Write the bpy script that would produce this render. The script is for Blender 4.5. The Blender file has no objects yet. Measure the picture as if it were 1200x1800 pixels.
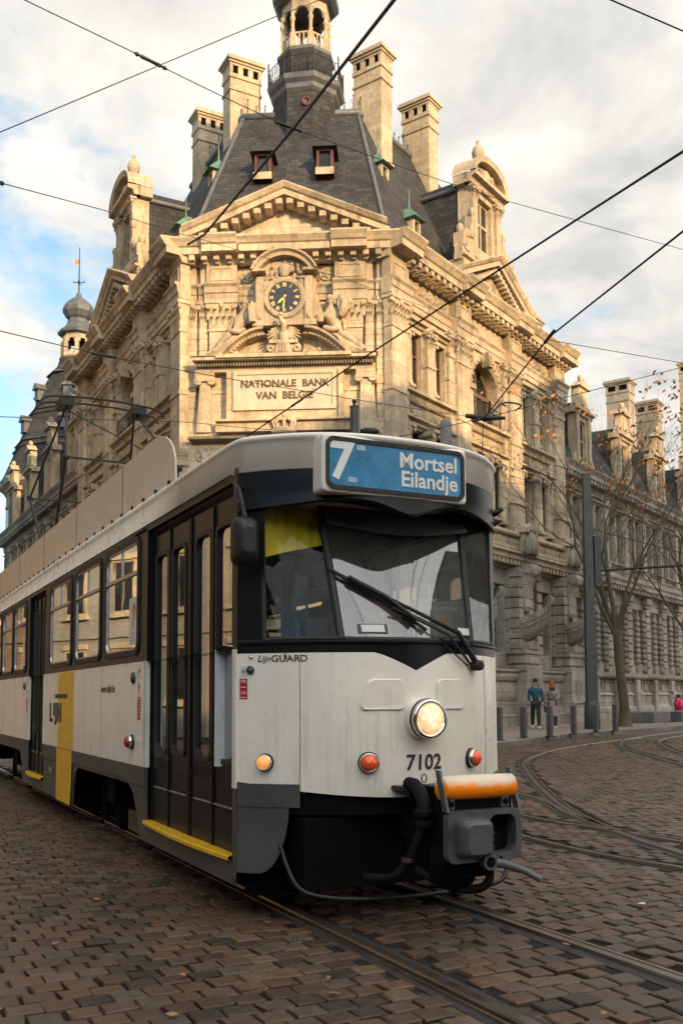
import bpy, math, random
import numpy as np
from mathutils import Matrix, Vector
random.seed(7); rng=np.random.default_rng(7)
R=math.radians; sin=math.sin; cos=math.cos; PI=math.pi
S=bpy.context.scene; COL=S.collection; D=bpy.data

# ------------------------------------------------------------ camera
H=1.35; FPX=1710.0; TH=R(4.5); ROLL=R(0.3)
cam=D.cameras.new('camera'); co=D.objects.new('camera',cam); COL.objects.link(co); S.camera=co
fw=Vector((0,cos(TH),sin(TH))); up=Vector((0,-sin(TH),cos(TH))); rt=Vector((1,0,0))
r2=rt*cos(ROLL)-up*sin(ROLL); u2=rt*sin(ROLL)+up*cos(ROLL)
co.matrix_world=Matrix(((r2.x,u2.x,-fw.x,0),(r2.y,u2.y,-fw.y,0),(r2.z,u2.z,-fw.z,H),(0,0,0,1)))
cam.sensor_fit='VERTICAL'; cam.sensor_height=36; cam.lens=FPX/1800*36
cam.shift_y=((1225-FPX*math.tan(TH))-900)/1800
cam.clip_end=3000; cam.clip_start=.05
cam.dof.use_dof=True; cam.dof.focus_distance=7.5; cam.dof.aperture_fstop=5.6

# ------------------------------------------------------------ sky and sun
SUN_AZ=149; SUN_EL=15.5
W=D.worlds.new("World"); S.world=W; W.use_nodes=True
nt=W.node_tree; nt.nodes.clear()
def N(t,typ,**k):
    n=t.nodes.new(typ)
    for a,b in k.items(): setattr(n,a,b)
    return n
out=N(nt,'ShaderNodeOutputWorld'); bg=N(nt,'ShaderNodeBackground'); bg.inputs[1].default_value=.135
sky=N(nt,'ShaderNodeTexSky',sky_type='NISHITA',sun_disc=False)
sky.sun_elevation=R(SUN_EL+5); sky.sun_rotation=R(SUN_AZ); sky.air_density=1.2; sky.dust_density=2.0; sky.ozone_density=2.0
tc=N(nt,'ShaderNodeTexCoord'); sp=N(nt,'ShaderNodeSeparateXYZ'); nt.links.new(tc.outputs['Generated'],sp.inputs[0])
def M_(t,op,a,b=None,c=None):
    n=N(t,'ShaderNodeMath',operation=op)
    for i,x in enumerate((a,b,c)):
        if x is None: continue
        if isinstance(x,(int,float)): n.inputs[i].default_value=x
        else: t.links.new(x,n.inputs[i])
    return n.outputs[0]
zz=M_(nt,'ADD',M_(nt,'MAXIMUM',sp.outputs[2],0.0),.22)
cx=M_(nt,'DIVIDE',sp.outputs[0],zz); cy=M_(nt,'DIVIDE',sp.outputs[1],zz)
cb=N(nt,'ShaderNodeCombineXYZ'); nt.links.new(cx,cb.inputs[0]); nt.links.new(cy,cb.inputs[1]); cb.inputs[2].default_value=3.7
def noise(t,vec,scale,detail=6,rough=.55,dist=0.0):
    n=N(t,'ShaderNodeTexNoise'); n.inputs['Scale'].default_value=scale; n.inputs['Detail'].default_value=detail
    n.inputs['Roughness'].default_value=rough; n.inputs['Distortion'].default_value=dist
    if vec is not None: t.links.new(vec,n.inputs['Vector'])
    return n.outputs[0]
def ramp(t,fac,stops):
    n=N(t,'ShaderNodeValToRGB'); e=n.color_ramp.elements
    while len(e)<len(stops): e.new(.5)
    for k,(p,c) in zip(e,stops):
        k.position=p; k.color=(c,c,c,1) if isinstance(c,(int,float)) else (*c,1)
    t.links.new(fac,n.inputs[0]); return n.outputs[0]
def mix(t,fac,a,b,mode='MIX'):
    n=N(t,'ShaderNodeMix',data_type='RGBA',blend_type=mode)
    for s,x in ((n.inputs[0],fac),(n.inputs[6],a),(n.inputs[7],b)):
        if isinstance(x,(int,float)): s.default_value=x
        elif isinstance(x,tuple): s.default_value=(*x,1)
        else: t.links.new(x,s)
    return n.outputs[2]
n1=noise(nt,cb.outputs[0],2.9,10,.58,.25); n2=noise(nt,cb.outputs[0],4.6,9,.60,.35); n3=noise(nt,cb.outputs[0],.7,4,.5,.2)
# more blue low on the left of the view, closed cloud to the right
tilt=M_(nt,'MULTIPLY',sp.outputs[0],.36)
n1=M_(nt,'ADD',M_(nt,'ADD',n1,tilt),M_(nt,'MULTIPLY',M_(nt,'SUBTRACT',sp.outputs[2],.30),.22))
mask=ramp(nt,n1,[(.37,.06),(.44,.45),(.51,.92),(.58,1)])
shade=M_(nt,'ADD',M_(nt,'MULTIPLY',n2,.6),M_(nt,'MULTIPLY',n3,.4))
cl=ramp(nt,shade,[(.36,(3.7,3.75,3.8)),(.45,(4.7,4.7,4.67)),(.53,(5.5,5.43,5.3)),(.62,(6.3,6.15,5.85))])
blue=mix(nt,1.0,sky.outputs[0],(1.25,1.42,1.38),'MULTIPLY')
skyc=mix(nt,mask,blue,cl)
# sky on the sun's side, behind the view, raised as added soft fill
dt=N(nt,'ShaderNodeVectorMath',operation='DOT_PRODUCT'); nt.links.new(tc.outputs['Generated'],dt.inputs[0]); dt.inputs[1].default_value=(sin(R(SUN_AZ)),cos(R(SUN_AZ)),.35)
fill_gain=ramp(nt,M_(nt,'MULTIPLY_ADD',dt.outputs['Value'],.5,.5),[(.30,1.0/2.5),(.55,1.2/2.5),(.80,2.0/2.5),(1.0,1.0)])
skyc=mix(nt,1.0,skyc,mix(nt,1.0,fill_gain,(2.5,2.43,2.3),'MULTIPLY'),'MULTIPLY')
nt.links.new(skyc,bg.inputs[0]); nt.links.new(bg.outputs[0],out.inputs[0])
sl=D.lights.new('sun','SUN'); sl.energy=5.0; sl.color=(1.0,.66,.31); sl.angle=R(.5)
so=D.objects.new('sun',sl); COL.objects.link(so)
SV=Vector((sin(R(SUN_AZ))*cos(R(SUN_EL)),cos(R(SUN_AZ))*cos(R(SUN_EL)),sin(R(SUN_EL))))
so.rotation_euler=SV.to_track_quat('Z','Y').to_euler(); so.location=(10,-20,40)
S.view_settings.view_transform='Standard'; S.view_settings.look='None'; S.view_settings.exposure=0.5; S.view_settings.gamma=1
S.cycles.max_bounces=6; S.cycles.transparent_max_bounces=12; S.cycles.caustics_reflective=False; S.cycles.caustics_refractive=False
S.cycles.use_denoising=True

# ------------------------------------------------------------ materials
def base(name):
    m=D.materials.new(name); m.use_nodes=True; t=m.node_tree
    return m,t,t.nodes['Principled BSDF']
def setb(b,col=None,rough=.6,metal=0,spec=None):
    if col is not None: b.inputs['Base Color'].default_value=(*col,1)
    b.inputs['Roughness'].default_value=rough; b.inputs['Metallic'].default_value=metal
    if spec is not None: b.inputs['Specular IOR Level'].default_value=spec
def objco(t): return N(t,'ShaderNodeTexCoord').outputs['Object']
def scaled(t,v,s):
    n=N(t,'ShaderNodeMapping'); n.inputs['Scale'].default_value=s; t.links.new(v,n.inputs[0]); return n.outputs[0]
def bump(t,b,h,strength=.3,dist=.02):
    n=N(t,'ShaderNodeBump'); n.inputs['Strength'].default_value=strength; n.inputs['Distance'].default_value=dist
    t.links.new(h,n.inputs['Height']); t.links.new(n.outputs[0],b.inputs['Normal']); return n
def plain(name,col,rough=.5,metal=0,var=.25,scale=6,bmp=0,spec=None,streak=None):
    m,t,b=base(name); setb(b,col,rough,metal,spec); oc=objco(t)
    n=noise(t,oc,scale,5,.6)
    f=ramp(t,n,[(.3,1-var),(.7,1+var*.5)])
    c=mix(t,1.0,col,f,'MULTIPLY')
    if streak:
        s=noise(t,scaled(t,oc,(16,16,.55)),1.6,7,.65); s=ramp(t,s,[(.50,0),(.80,1)])
        s2=noise(t,oc,1.1,3); s2=ramp(t,s2,[(.4,0),(.62,1)])
        c=mix(t,M_(t,'MULTIPLY',M_(t,'MULTIPLY',s,s2),streak),c,(.16,.15,.13))
        zs=N(t,'ShaderNodeSeparateXYZ'); t.links.new(oc,zs.inputs[0]); gr=M_(t,'ADD',M_(t,'MULTIPLY',zs.outputs[2],-1.3),M_(t,'MULTIPLY',noise(t,oc,5,8,.7),1.5))
        c=mix(t,M_(t,'MULTIPLY',ramp(t,gr,[(-.35,0),(.25,1)]),streak*.55),c,(.17,.14,.11))   # road grime thrown up from below
    t.links.new(c,b.inputs['Base Color'])
    r=ramp(t,noise(t,oc,scale*2.3,4),[(.3,max(0,rough-.08)),(.7,min(1,rough+.1))]); t.links.new(r,b.inputs['Roughness'])
    if bmp: bump(t,b,noise(t,oc,scale*4,6,.65),bmp,.02)
    return m
def stone(name,c1,c2,bw=.9,bh=.42,mort=.006,soot=.35,bmp=.3,brick=True,mortc=(.27,.22,.165)):
    m,t,b=base(name); setb(b,c1,.85,0,.25); oc=objco(t)
    if brick:
        uv=N(t,'ShaderNodeUVMap').outputs[0]
        br=N(t,'ShaderNodeTexBrick'); t.links.new(uv,br.inputs['Vector'])
        br.inputs['Scale'].default_value=1; br.inputs['Mortar Size'].default_value=mort; br.inputs['Brick Width'].default_value=bw
        br.inputs['Row Height'].default_value=bh; br.inputs['Mortar Smooth'].default_value=.25; br.inputs['Bias'].default_value=-.1
        br.inputs['Color1'].default_value=(*c1,1); br.inputs['Color2'].default_value=(*c2,1); br.inputs['Mortar'].default_value=(*mortc,1)
        c=br.outputs[0]
    else: c=mix(t,noise(t,oc,1.7,3),c1,c2)
    fine=noise(t,oc,7,8,.7); c=mix(t,1.0,c,ramp(t,fine,[(.3,.7),(.7,1.15)]),'MULTIPLY')
    st=noise(t,scaled(t,oc,(1.6,1.6,.35)),1.3,7,.7); st=ramp(t,st,[(.5,0),(.72,1)])
    c=mix(t,1.0,c,ramp(t,noise(t,oc,.45,5,.6),[(.35,.74),(.65,1.12)]),'MULTIPLY')
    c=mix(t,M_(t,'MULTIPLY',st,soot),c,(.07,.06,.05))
    t.links.new(c,b.inputs['Base Color'])
    h=noise(t,oc,22,8,.7)
    if brick: h=M_(t,'SUBTRACT',M_(t,'MULTIPLY',h,.5),br.outputs['Fac'])
    bump(t,b,h,bmp,.025); return m
LIME=stone('limestone_blocks',(.56,.46,.335),(.42,.335,.24),soot=.66)
LIMEO=stone('carved_limestone',(.55,.45,.325),(.38,.30,.215),soot=.78,brick=False,bmp=.4)
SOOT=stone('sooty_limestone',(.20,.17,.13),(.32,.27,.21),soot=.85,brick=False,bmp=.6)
RUST=stone('rusticated_limestone',(.40,.36,.305),(.31,.275,.23),bw=1.1,bh=.5,mort=.015,soot=.6,bmp=.7)
RUSTD=stone('weathered_limestone',(.29,.255,.215),(.40,.355,.30),soot=.8,brick=False,bmp=.8)
CHIM=stone('chimney_limestone',(.50,.41,.30),(.40,.32,.23),bw=.5,bh=.24,mort=.006,soot=.4)
SLATE=stone('roof_slate',(.030,.033,.040),(.062,.060,.060),bw=.34,bh=.2,mort=.012,soot=.3,bmp=.6,mortc=(.02,.02,.02))
LEAD=plain('lead_sheet',(.10,.108,.118),.55,.2,.4,4,.1)
COPPER=plain('green_copper',(.10,.20,.16),.7,0,.4,5)
WOOD=plain('red_painted_wood',(.085,.022,.016),.5,0,.3,9)
WFRAME=plain('window_frame_wood',(.13,.075,.045),.55,0,.3,9)
IRON=plain('black_iron',(.018,.018,.02),.5,.3,.3,12)
WIREM=plain('wire_dark',(.012,.012,.013),.6,.2,.2,12)
GOLD=plain('gilded_metal',(.75,.50,.16),.4,.2,.2,30)
AMBK=1
CLOCKF=plain('clock_black_enamel',(.012,.013,.016),.35,0,.2,20)
LETTER=plain('carved_letter_brown',(.085,.06,.04),.8,0,.3,9)
def glassm(name,tint,tr,ior=1.5,rough=.02,refl=(.9,.95,1),sky_veil=0):
    m=D.materials.new(name); m.use_nodes=True; t=m.node_tree; t.nodes.clear()
    o=N(t,'ShaderNodeOutputMaterial'); a=N(t,'ShaderNodeBsdfTransparent'); g=N(t,'ShaderNodeBsdfGlossy'); f=N(t,'ShaderNodeFresnel'); x=N(t,'ShaderNodeMixShader')
    a.inputs[0].default_value=(*[c*tr for c in tint],1); g.inputs[0].default_value=(*refl,1); g.inputs['Roughness'].default_value=rough; f.inputs[0].default_value=ior
    oc=objco(t); bn=N(t,'ShaderNodeBump'); bn.inputs['Strength'].default_value=.02; bn.inputs['Distance'].default_value=.05
    t.links.new(noise(t,oc,1.4,2),bn.inputs['Height']); t.links.new(bn.outputs[0],g.inputs['Normal'])
    t.links.new(f.outputs[0],x.inputs[0]); t.links.new(a.outputs[0],x.inputs[1]); t.links.new(g.outputs[0],x.inputs[2]); 
    if sky_veil:
        df=N(t,'ShaderNodeBsdfDiffuse'); df.inputs[0].default_value=(.55,.55,.5,1); y=N(t,'ShaderNodeMixShader')  # pale diffuse veil stands in for milky sky reflection on the glass
        t.links.new(ramp(t,noise(t,oc,3,6,.6),[(.3,sky_veil*.6),(.75,sky_veil*1.7)]),y.inputs[0]); t.links.new(x.outputs[0],y.inputs[1]); t.links.new(df.outputs[0],y.inputs[2]); t.links.new(y.outputs[0],o.inputs[0])
    else: t.links.new(x.outputs[0],o.inputs[0])
    return m
TGLASS=glassm('tram_glass',(.80,.86,.86),.62,1.8)
DGLASS=glassm('door_glass',(.75,.82,.82),.35,1.33,.02,(.5,.52,.54))
SGLASS=glassm('cab_side_glass',(.86,.9,.9),.95,1.3)
WGLASS=glassm('windscreen_glass',(.84,.88,.88),.92,2.2,.02,(.9,.95,1),.06)
def darkglass(name,col,rough=.05):
    m,t,b=base(name); setb(b,col,rough,0,.22); oc=objco(t)
    c=mix(t,ramp(t,noise(t,oc,.9,3),[(.4,0),(.6,1)]),col,tuple(x*2.5 for x in col)); t.links.new(c,b.inputs['Base Color'])
    bump(t,b,noise(t,oc,1.2,2),.06,.05); return m
BGLASS=darkglass('building_window_glass',(.012,.014,.016))
CREAM=plain('cream_tram_paint',(.80,.75,.66),.32,0,.10,3,.02,.5,streak=.62)
CREAMR=plain('cream_roof_paint',(.82,.77,.68),.28,0,.08,3,.02,.6,streak=.22)
GREYP=plain('grey_tram_paint',(.055,.06,.063),.5,0,.2,6,.03,streak=.25)
BLACKP,_t,_b=base('black_tram_paint'); setb(_b,(.008,.010,.012),.33,0,.16); bump(_t,_b,noise(_t,objco(_t),2.2,2),.03,.05)
RUBBER=plain('black_rubber',(.012,.012,.012),.6,0,.3,20)
YELLOW=plain('yellow_paint',(.72,.42,.02),.4,0,.12,7)
CHROME=plain('chrome',(.75,.75,.74),.12,1,.1,10)
ALU=plain('brushed_aluminium',(.45,.45,.44),.4,.8,.2,14)
BLUES=plain('blue_sign_film',(.03,.22,.42),.3,0,.35,9)
WHITEP=plain('white_print',(.75,.75,.72),.5,0,.08,20)
REDP=plain('red_sticker',(.42,.015,.04),.4,0,.1,10)
GREENP=plain('green_sticker',(.03,.25,.14),.4,0,.1,10)
BLACKT=plain('black_print',(.02,.02,.022),.5,0,.1,10)
PALEP=plain('pale_sticker',(.6,.6,.57),.45,0,.1,20)
UNDER=plain('underframe_grime',(.004,.004,.005),.9,0,.4,8,.3,.1)
GREYM=plain('coupler_grey_paint',(.065,.073,.082),.42,.1,.35,9,.12,.5,streak=.4)
GREYD=plain('dark_grey_plastic',(.008,.009,.010),.55,0,.25,12,.08)
STEEL=plain('worn_rail_steel',(.20,.17,.145),.33,.85,.3,3,.1)
BITU=plain('rail_bitumen',(.025,.024,.023),.75,0,.4,9,.3)
CURTAIN=plain('yellow_curtain',(.95,.70,.04),.8,0,.25,4)
INTER=plain('grey_interior_panel',(.55,.56,.56),.6,0,.1,5)
INTD=plain('dark_interior_panel',(.08,.084,.09),.7,0,.2,5)
ORSEAT=plain('orange_brown_seat',(.42,.13,.04),.6,0,.2,6)
POLEG=plain('grey_pole_paint',(.075,.073,.07),.55,.2,.35,5,.12)
CONC=stone('concrete',(.26,.25,.23),(.2,.19,.18),brick=False,soot=.3,bmp=.3)
BARK=stone('tree_bark',(.10,.092,.06),(.14,.125,.085),brick=False,soot=.2,bmp=1.0)
LEAF=plain('autumn_leaf',(.50,.19,.035),.7,0,.5,3)
SKIN=plain('skin',(.45,.24,.16),.55,0,.08,10)
def cloth(n,c): return plain(n,c,.85,0,.25,18,.15)
def lamp_mat(name,col,emi,estr):
    m,t,b=base(name); setb(b,col,.08,0,.7); b.inputs['Emission Color'].default_value=(*emi,1); b.inputs['Emission Strength'].default_value=estr
    oc=objco(t); w=N(t,'ShaderNodeTexVoronoi'); w.inputs['Scale'].default_value=60; t.links.new(oc,w.inputs['Vector'])
    bump(t,b,w.outputs[0],.15,.01)
    if estr:
        c=ramp(t,noise(t,oc,14,3,.6),[(.35,.8),(.68,1.25)]); t.links.new(M_(t,'MULTIPLY',c,estr),b.inputs['Emission Strength'])
    return m
def headlens():
    m,t,b=base('headlight_lens'); setb(b,(.75,.6,.45),.1,0,.7); oc=objco(t)
    d=N(t,'ShaderNodeVectorMath',operation='DISTANCE'); t.links.new(oc,d.inputs[0]); d.inputs[1].default_value=HLC
    r=ramp(t,M_(t,'MULTIPLY',d.outputs['Value'],7.5),[(0,(1.0,.80,.52)),(.35,(1.0,.62,.30)),(.75,(.80,.36,.13)),(1,(.45,.2,.08))])
    st=N(t,'ShaderNodeSeparateXYZ'); t.links.new(oc,st.inputs[0])
    wv=M_(t,'SINE',M_(t,'MULTIPLY',M_(t,'ADD',st.outputs[0],M_(t,'MULTIPLY',st.outputs[1],.5)),420.0)); 
    vo=N(t,'ShaderNodeTexVoronoi'); vo.inputs['Scale'].default_value=34; t.links.new(oc,vo.inputs['Vector'])
    k=M_(t,'MULTIPLY',M_(t,'ADD',M_(t,'MULTIPLY',wv,.10),.92),ramp(t,vo.outputs[0],[(.1,1.35),(.6,.62)]))
    t.links.new(r,b.inputs['Emission Color']); t.links.new(M_(t,'MULTIPLY',k,.95),b.inputs['Emission Strength']); bump(t,b,wv,.25,.01); return m
AMBER=lamp_mat('amber_lens',(.8,.30,.05),(1,.42,.12),.42)
ORLENS=lamp_mat('orange_red_lens',(.85,.11,.02),(1,.1,.02),0)
REDLENS=lamp_mat('red_lens',(.33,.02,.015),(1,.1,.02),0)
def orange_roll():
    m,t,b=base('faded_orange_vinyl'); setb(b,None,.38,0,.5); uvz=N(t,'ShaderNodeSeparateXYZ'); oc=objco(t); t.links.new(oc,uvz.inputs[0])
    h=M_(t,'ADD',M_(t,'MULTIPLY',uvz.outputs[2],9.0),M_(t,'MULTIPLY',noise(t,oc,9,6,.65),1.1))
    f=ramp(t,h,[(.62,0),(.95,1)])   # wear on the crown of the roll: local z above the roll's axis
    c=mix(t,f,(1.0,.25,.002),(.66,.58,.44)); t.links.new(c,b.inputs['Base Color']); bump(t,b,noise(t,oc,20,4),.08,.02); return m
ORROLL=orange_roll()
def cobble_mat():
    m,t,b=base('porphyry_setts'); setb(b,(.1,.08,.06),.62,0,.4); oc=objco(t)
    a=N(t,'ShaderNodeAttribute',attribute_name='tint'); s=N(t,'ShaderNodeSeparateXYZ'); t.links.new(a.outputs['Vector'],s.inputs[0])
    c=ramp(t,s.outputs[0],[(0,(.034,.027,.022)),(.3,(.086,.050,.030)),(.55,(.115,.064,.036)),(.8,(.075,.058,.044)),(1,(.135,.088,.055))])
    n=noise(t,oc,16,8,.75); c=mix(t,1.0,c,ramp(t,n,[(.25,.55),(.75,1.35)]),'MULTIPLY')
    big=noise(t,oc,.35,4,.6); c=mix(t,1.0,c,ramp(t,big,[(.35,.72),(.65,1.12)]),'MULTIPLY')
    t.links.new(c,b.inputs['Base Color'])
    t.links.new(ramp(t,n,[(.3,.34),(.7,.62)]),b.inputs['Roughness']); bump(t,b,noise(t,oc,45,8,.7),.55,.012); return m
COBB=cobble_mat()
def ground_mat():
    m,t,b=base('sand_joints_and_far_setts'); setb(b,(.06,.05,.04),.9,0,.2); oc=objco(t)
    mp=N(t,'ShaderNodeMapping'); mp.inputs['Rotation'].default_value=(0,0,R(-26.5)); t.links.new(oc,mp.inputs[0])
    br=N(t,'ShaderNodeTexBrick'); t.links.new(mp.outputs[0],br.inputs['Vector']); br.inputs['Scale'].default_value=1
    br.inputs['Brick Width'].default_value=.165; br.inputs['Row Height'].default_value=.18; br.inputs['Mortar Size'].default_value=.012
    br.inputs['Color1'].default_value=(.15,.105,.08,1); br.inputs['Color2'].default_value=(.11,.085,.07,1); br.inputs['Mortar'].default_value=(.035,.03,.025,1)
    ln=N(t,'ShaderNodeVectorMath',operation='LENGTH'); t.links.new(oc,ln.inputs[0])
    sand=mix(t,ramp(t,noise(t,oc,1.3,5,.65),[(.55,0),(.68,1)]),(.016,.014,.012),(.13,.10,.066))
    c=mix(t,ramp(t,M_(t,'MULTIPLY',ln.outputs['Value'],.01),[(.335,0),(.345,1)]),sand,br.outputs[0])
    t.links.new(c,b.inputs['Base Color']); bump(t,b,noise(t,oc,60,6,.7),.4,.01); return m
GROUND=ground_mat()
def pave_mat():
    m,t,b=base('pavement_slabs'); setb(b,(.2,.17,.14),.8,0,.3); oc=objco(t)
    mp=N(t,'ShaderNodeMapping'); mp.inputs['Rotation'].default_value=(0,0,R(35)); t.links.new(oc,mp.inputs[0])
    br=N(t,'ShaderNodeTexBrick'); t.links.new(mp.outputs[0],br.inputs['Vector']); br.inputs['Scale'].default_value=1
    br.inputs['Brick Width'].default_value=.6; br.inputs['Row Height'].default_value=.4; br.inputs['Mortar Size'].default_value=.008
    br.inputs['Color1'].default_value=(.26,.215,.17,1); br.inputs['Color2'].default_value=(.21,.175,.14,1); br.inputs['Mortar'].default_value=(.09,.075,.06,1)
    c=mix(t,1.0,br.outputs[0],ramp(t,noise(t,oc,2.5,6,.7),[(.3,.65),(.7,1.15)]),'MULTIPLY')
    t.links.new(c,b.inputs['Base Color']); bump(t,b,noise(t,oc,30,6),.3,.01); return m
PAVE=pave_mat(); KERB=stone('kerb_bluestone',(.17,.165,.16),(.24,.23,.21),bw=1,bh=.5,soot=.3)
BRICKH=stone('house_brick',(.16,.085,.055),(.20,.11,.07),bw=.22,bh=.07,mort=.008,soot=.2,mortc=(.3,.27,.23))
RENDERH=stone('pale_house_render',(.42,.34,.24),(.36,.30,.22),brick=False,soot=.2,bmp=.2)
GREYH=stone('grey_house_render',(.30,.285,.26),(.25,.24,.22),brick=False,soot=.3,bmp=.2)
TILE=stone('roof_tile',(.10,.075,.065),(.14,.09,.075),bw=.25,bh=.25,soot=.3)

# ------------------------------------------------------------ mesh helpers
def frame(o,a,b,c=(0,0,1)):
    a,b,c,o=Vector(a),Vector(b),Vector(c),Vector(o)
    return Matrix(((a.x,b.x,c.x,o.x),(a.y,b.y,c.y,o.y),(a.z,b.z,c.z,o.z),(0,0,0,1)))
IDM=Matrix.Identity(4); LOC={}
class MB:
    def __init__(s,M=IDM): s.M=M; s.v=[]; s.f=[]; s.mi=[]; s.sm=[]
    def add(s,vs,fs,mi=0,sm=False,M=None):
        M=s.M if M is None else M; o=len(s.v)
        s.v.extend([M@Vector(v) for v in vs])
        for f in fs: s.f.append([i+o for i in f]); s.mi.append(mi); s.sm.append(sm)
        return s
    def box(s,a0,a1,b0,b1,c0,c1,mi=0,M=None,ch=0):
        if ch:
            vs=[];
            for c,k in ((c0,ch),(c0+ch,0),(c1-ch,0),(c1,ch)):
                vs+=[(a0+k,b0+k,c),(a1-k,b0+k,c),(a1-k,b1-k,c),(a0+k,b1-k,c)]
            fs=[(3,2,1,0),(12,13,14,15)]+[(4*l+i,4*l+(i+1)%4,4*l+4+(i+1)%4,4*l+4+i) for l in range(3) for i in range(4)]
            return s.add(vs,fs,mi,False,M)
        vs=[(a,b,c) for c in (c0,c1) for a,b in ((a0,b0),(a1,b0),(a1,b1),(a0,b1))]
        return s.add(vs,[(3,2,1,0),(4,5,6,7),(0,1,5,4),(1,2,6,5),(2,3,7,6),(3,0,4,7)],mi,False,M)
    def ext(s,pts,b0,b1,mi=0,sm=False,M=None,caps=True):      # polygon in the (a,c) plane pushed along b
        n=len(pts); vs=[(p[0],b0,p[1]) for p in pts]+[(p[0],b1,p[1]) for p in pts]
        fs=[(i,(i+1)%n,n+(i+1)%n,n+i) for i in range(n)]
        s.add(vs,fs,mi,sm,M)
        if caps: s.add(vs,[tuple(range(n)),tuple(range(n,2*n))],mi,False,M)
        return s
    def mold(s,pts,a0,a1,m0=0,m1=0,mi=0,M=None):               # profile in (b,c) pushed along a, ends mitred by m*b
        n=len(pts); vs=[(a0-m0*p[0],p[0],p[1]) for p in pts]+[(a1+m1*p[0],p[0],p[1]) for p in pts]
        return s.add(vs,[(i,(i+1)%n,n+(i+1)%n,n+i) for i in range(n)]+[tuple(range(n)),tuple(range(n,2*n))],mi,False,M)
    def loft(s,loops,closed=True,caps=False,mi=0,sm=True,M=None):
        n=len(loops[0]); vs=[p for l in loops for p in l]; fs=[]
        for k in range(len(loops)-1):
            for i in range(n if closed else n-1):
                j=(i+1)%n; fs.append((k*n+i,k*n+j,(k+1)*n+j,(k+1)*n+i))
        s.add(vs,fs,mi,sm,M)
        if caps: s.add(list(loops[0])+list(loops[-1]),[tuple(range(n))[::-1],tuple(range(n,2*n))],mi,False,M)
        return s
    def lathe(s,a,b,prof,n=12,mi=0,sm=True,M=None,ph=0,caps=True,arc=2*PI):
        full=arc>6.28
        loops=[[(a+r*cos(ph+arc*i/n),b+r*sin(ph+arc*i/n),c) for i in range(n if full else n+1)] for r,c in prof]
        return s.loft(loops,full,caps,mi,sm,M)
    def tube(s,pts,r,n=6,mi=0,sm=True,M=None,caps=True):
        P=[Vector(p) for p in pts]; m=len(P); rs=r if isinstance(r,(list,tuple)) else [r]*m
        loops=[]; ref=None
        for i,p in enumerate(P):
            d=(P[min(i+1,m-1)]-P[max(i-1,0)]).normalized()
            if ref is None: ref=Vector((0,0,1)) if abs(d.z)<.9 else Vector((1,0,0))
            x=d.cross(ref).normalized(); y=x.cross(d).normalized(); ref=y
            loops.append([tuple(p+rs[i]*(x*cos(2*PI*k/n)+y*sin(2*PI*k/n))) for k in range(n)])
        return s.loft(loops,True,caps,mi,sm,M)
    def sph(s,c,r,n=10,m=6,mi=0,M=None):
        if not isinstance(r,(tuple,list)): r=(r,r,r)
        loops=[[(c[0]+r[0]*sin(PI*j/m)*cos(2*PI*i/n),c[1]+r[1]*sin(PI*j/m)*sin(2*PI*i/n),c[2]-r[2]*cos(PI*j/m)) for i in range(n)] for j in range(1,m)]
        o=len(s.v); s.loft(loops,True,False,mi,True,M)
        s.add([(c[0],c[1],c[2]-r[2]),(c[0],c[1],c[2]+r[2])]+loops[0]+loops[-1],[(0,2+(i+1)%n,2+i) for i in range(n)]+[(1,2+n+i,2+n+(i+1)%n) for i in range(n)],mi,True,M)
        return s
    def ring(s,outer,inner,b,mi=0,M=None,b2=None,bo=None):    # flat ring between two (a,c) loops at depth b; optional inner reveal to b2, outer skirt to bo
        n=len(outer); vs=[(p[0],b,p[1]) for p in outer]+[(p[0],b,p[1]) for p in inner]
        s.add(vs,[(i,(i+1)%n,n+(i+1)%n,n+i) for i in range(n)],mi,False,M)
        if b2 is not None: s.loft([[(p[0],b,p[1]) for p in inner],[(p[0],b2,p[1]) for p in inner]],True,False,mi,False,M)
        if bo is not None: s.loft([[(p[0],b,p[1]) for p in outer],[(p[0],bo,p[1]) for p in outer]],True,False,mi,False,M)
        return s
    def poly(s,pts,b,mi=0,M=None): return s.add([(p[0],b,p[1]) for p in pts],[tuple(range(len(pts)))],mi,False,M)
    def build(s,name,mats,parent=None,loc=None):
        if not isinstance(mats,(list,tuple)): mats=[mats]
        L=LOC[parent.name] if parent is not None else Vector(loc if loc is not None else (0,0,0))
        me=D.meshes.new(name); me.from_pydata([tuple(v-L) for v in s.v],[],s.f)
        for m in mats: me.materials.append(m)
        me.polygons.foreach_set('material_index',s.mi); me.polygons.foreach_set('use_smooth',s.sm)
        # uv: metres along the face's own horizontal and up directions
        nl=len(me.loops); vi=np.empty(nl,np.int32); me.loops.foreach_get('vertex_index',vi)
        co_=np.array([tuple(v) for v in s.v],np.float64).reshape(-1,3)[vi]
        nn=np.empty(len(me.polygons)*3,np.float32); me.polygons.foreach_get('normal',nn); nn=nn.reshape(-1,3)
        cnt=np.array([len(f) for f in s.f]); nl_=np.repeat(nn,cnt,axis=0)
        hx,hy=-nl_[:,1],nl_[:,0]; hl=np.hypot(hx,hy); flat=hl<.15; hx=np.where(flat,1,hx/np.maximum(hl,1e-6)); hy=np.where(flat,0,hy/np.maximum(hl,1e-6))
        sgn=np.where((hx+0.37*hy)<0,-1,1); hx*=sgn; hy*=sgn
        u=co_[:,0]*hx+co_[:,1]*hy; v=np.where(flat,co_[:,1],co_[:,2]/np.maximum(np.where(flat,1,hl),.3))
        uvl=me.uv_layers.new(name='UVMap'); uvl.data.foreach_set('uv',np.stack([u,v],1).astype(np.float32).ravel())
        o=D.objects.new(name,me); COL.objects.link(o); o.location=L if parent is None else (0,0,0)
        if parent is not None:
            o.parent=parent
        LOC[o.name]=L.copy(); me.update(); return o
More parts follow.
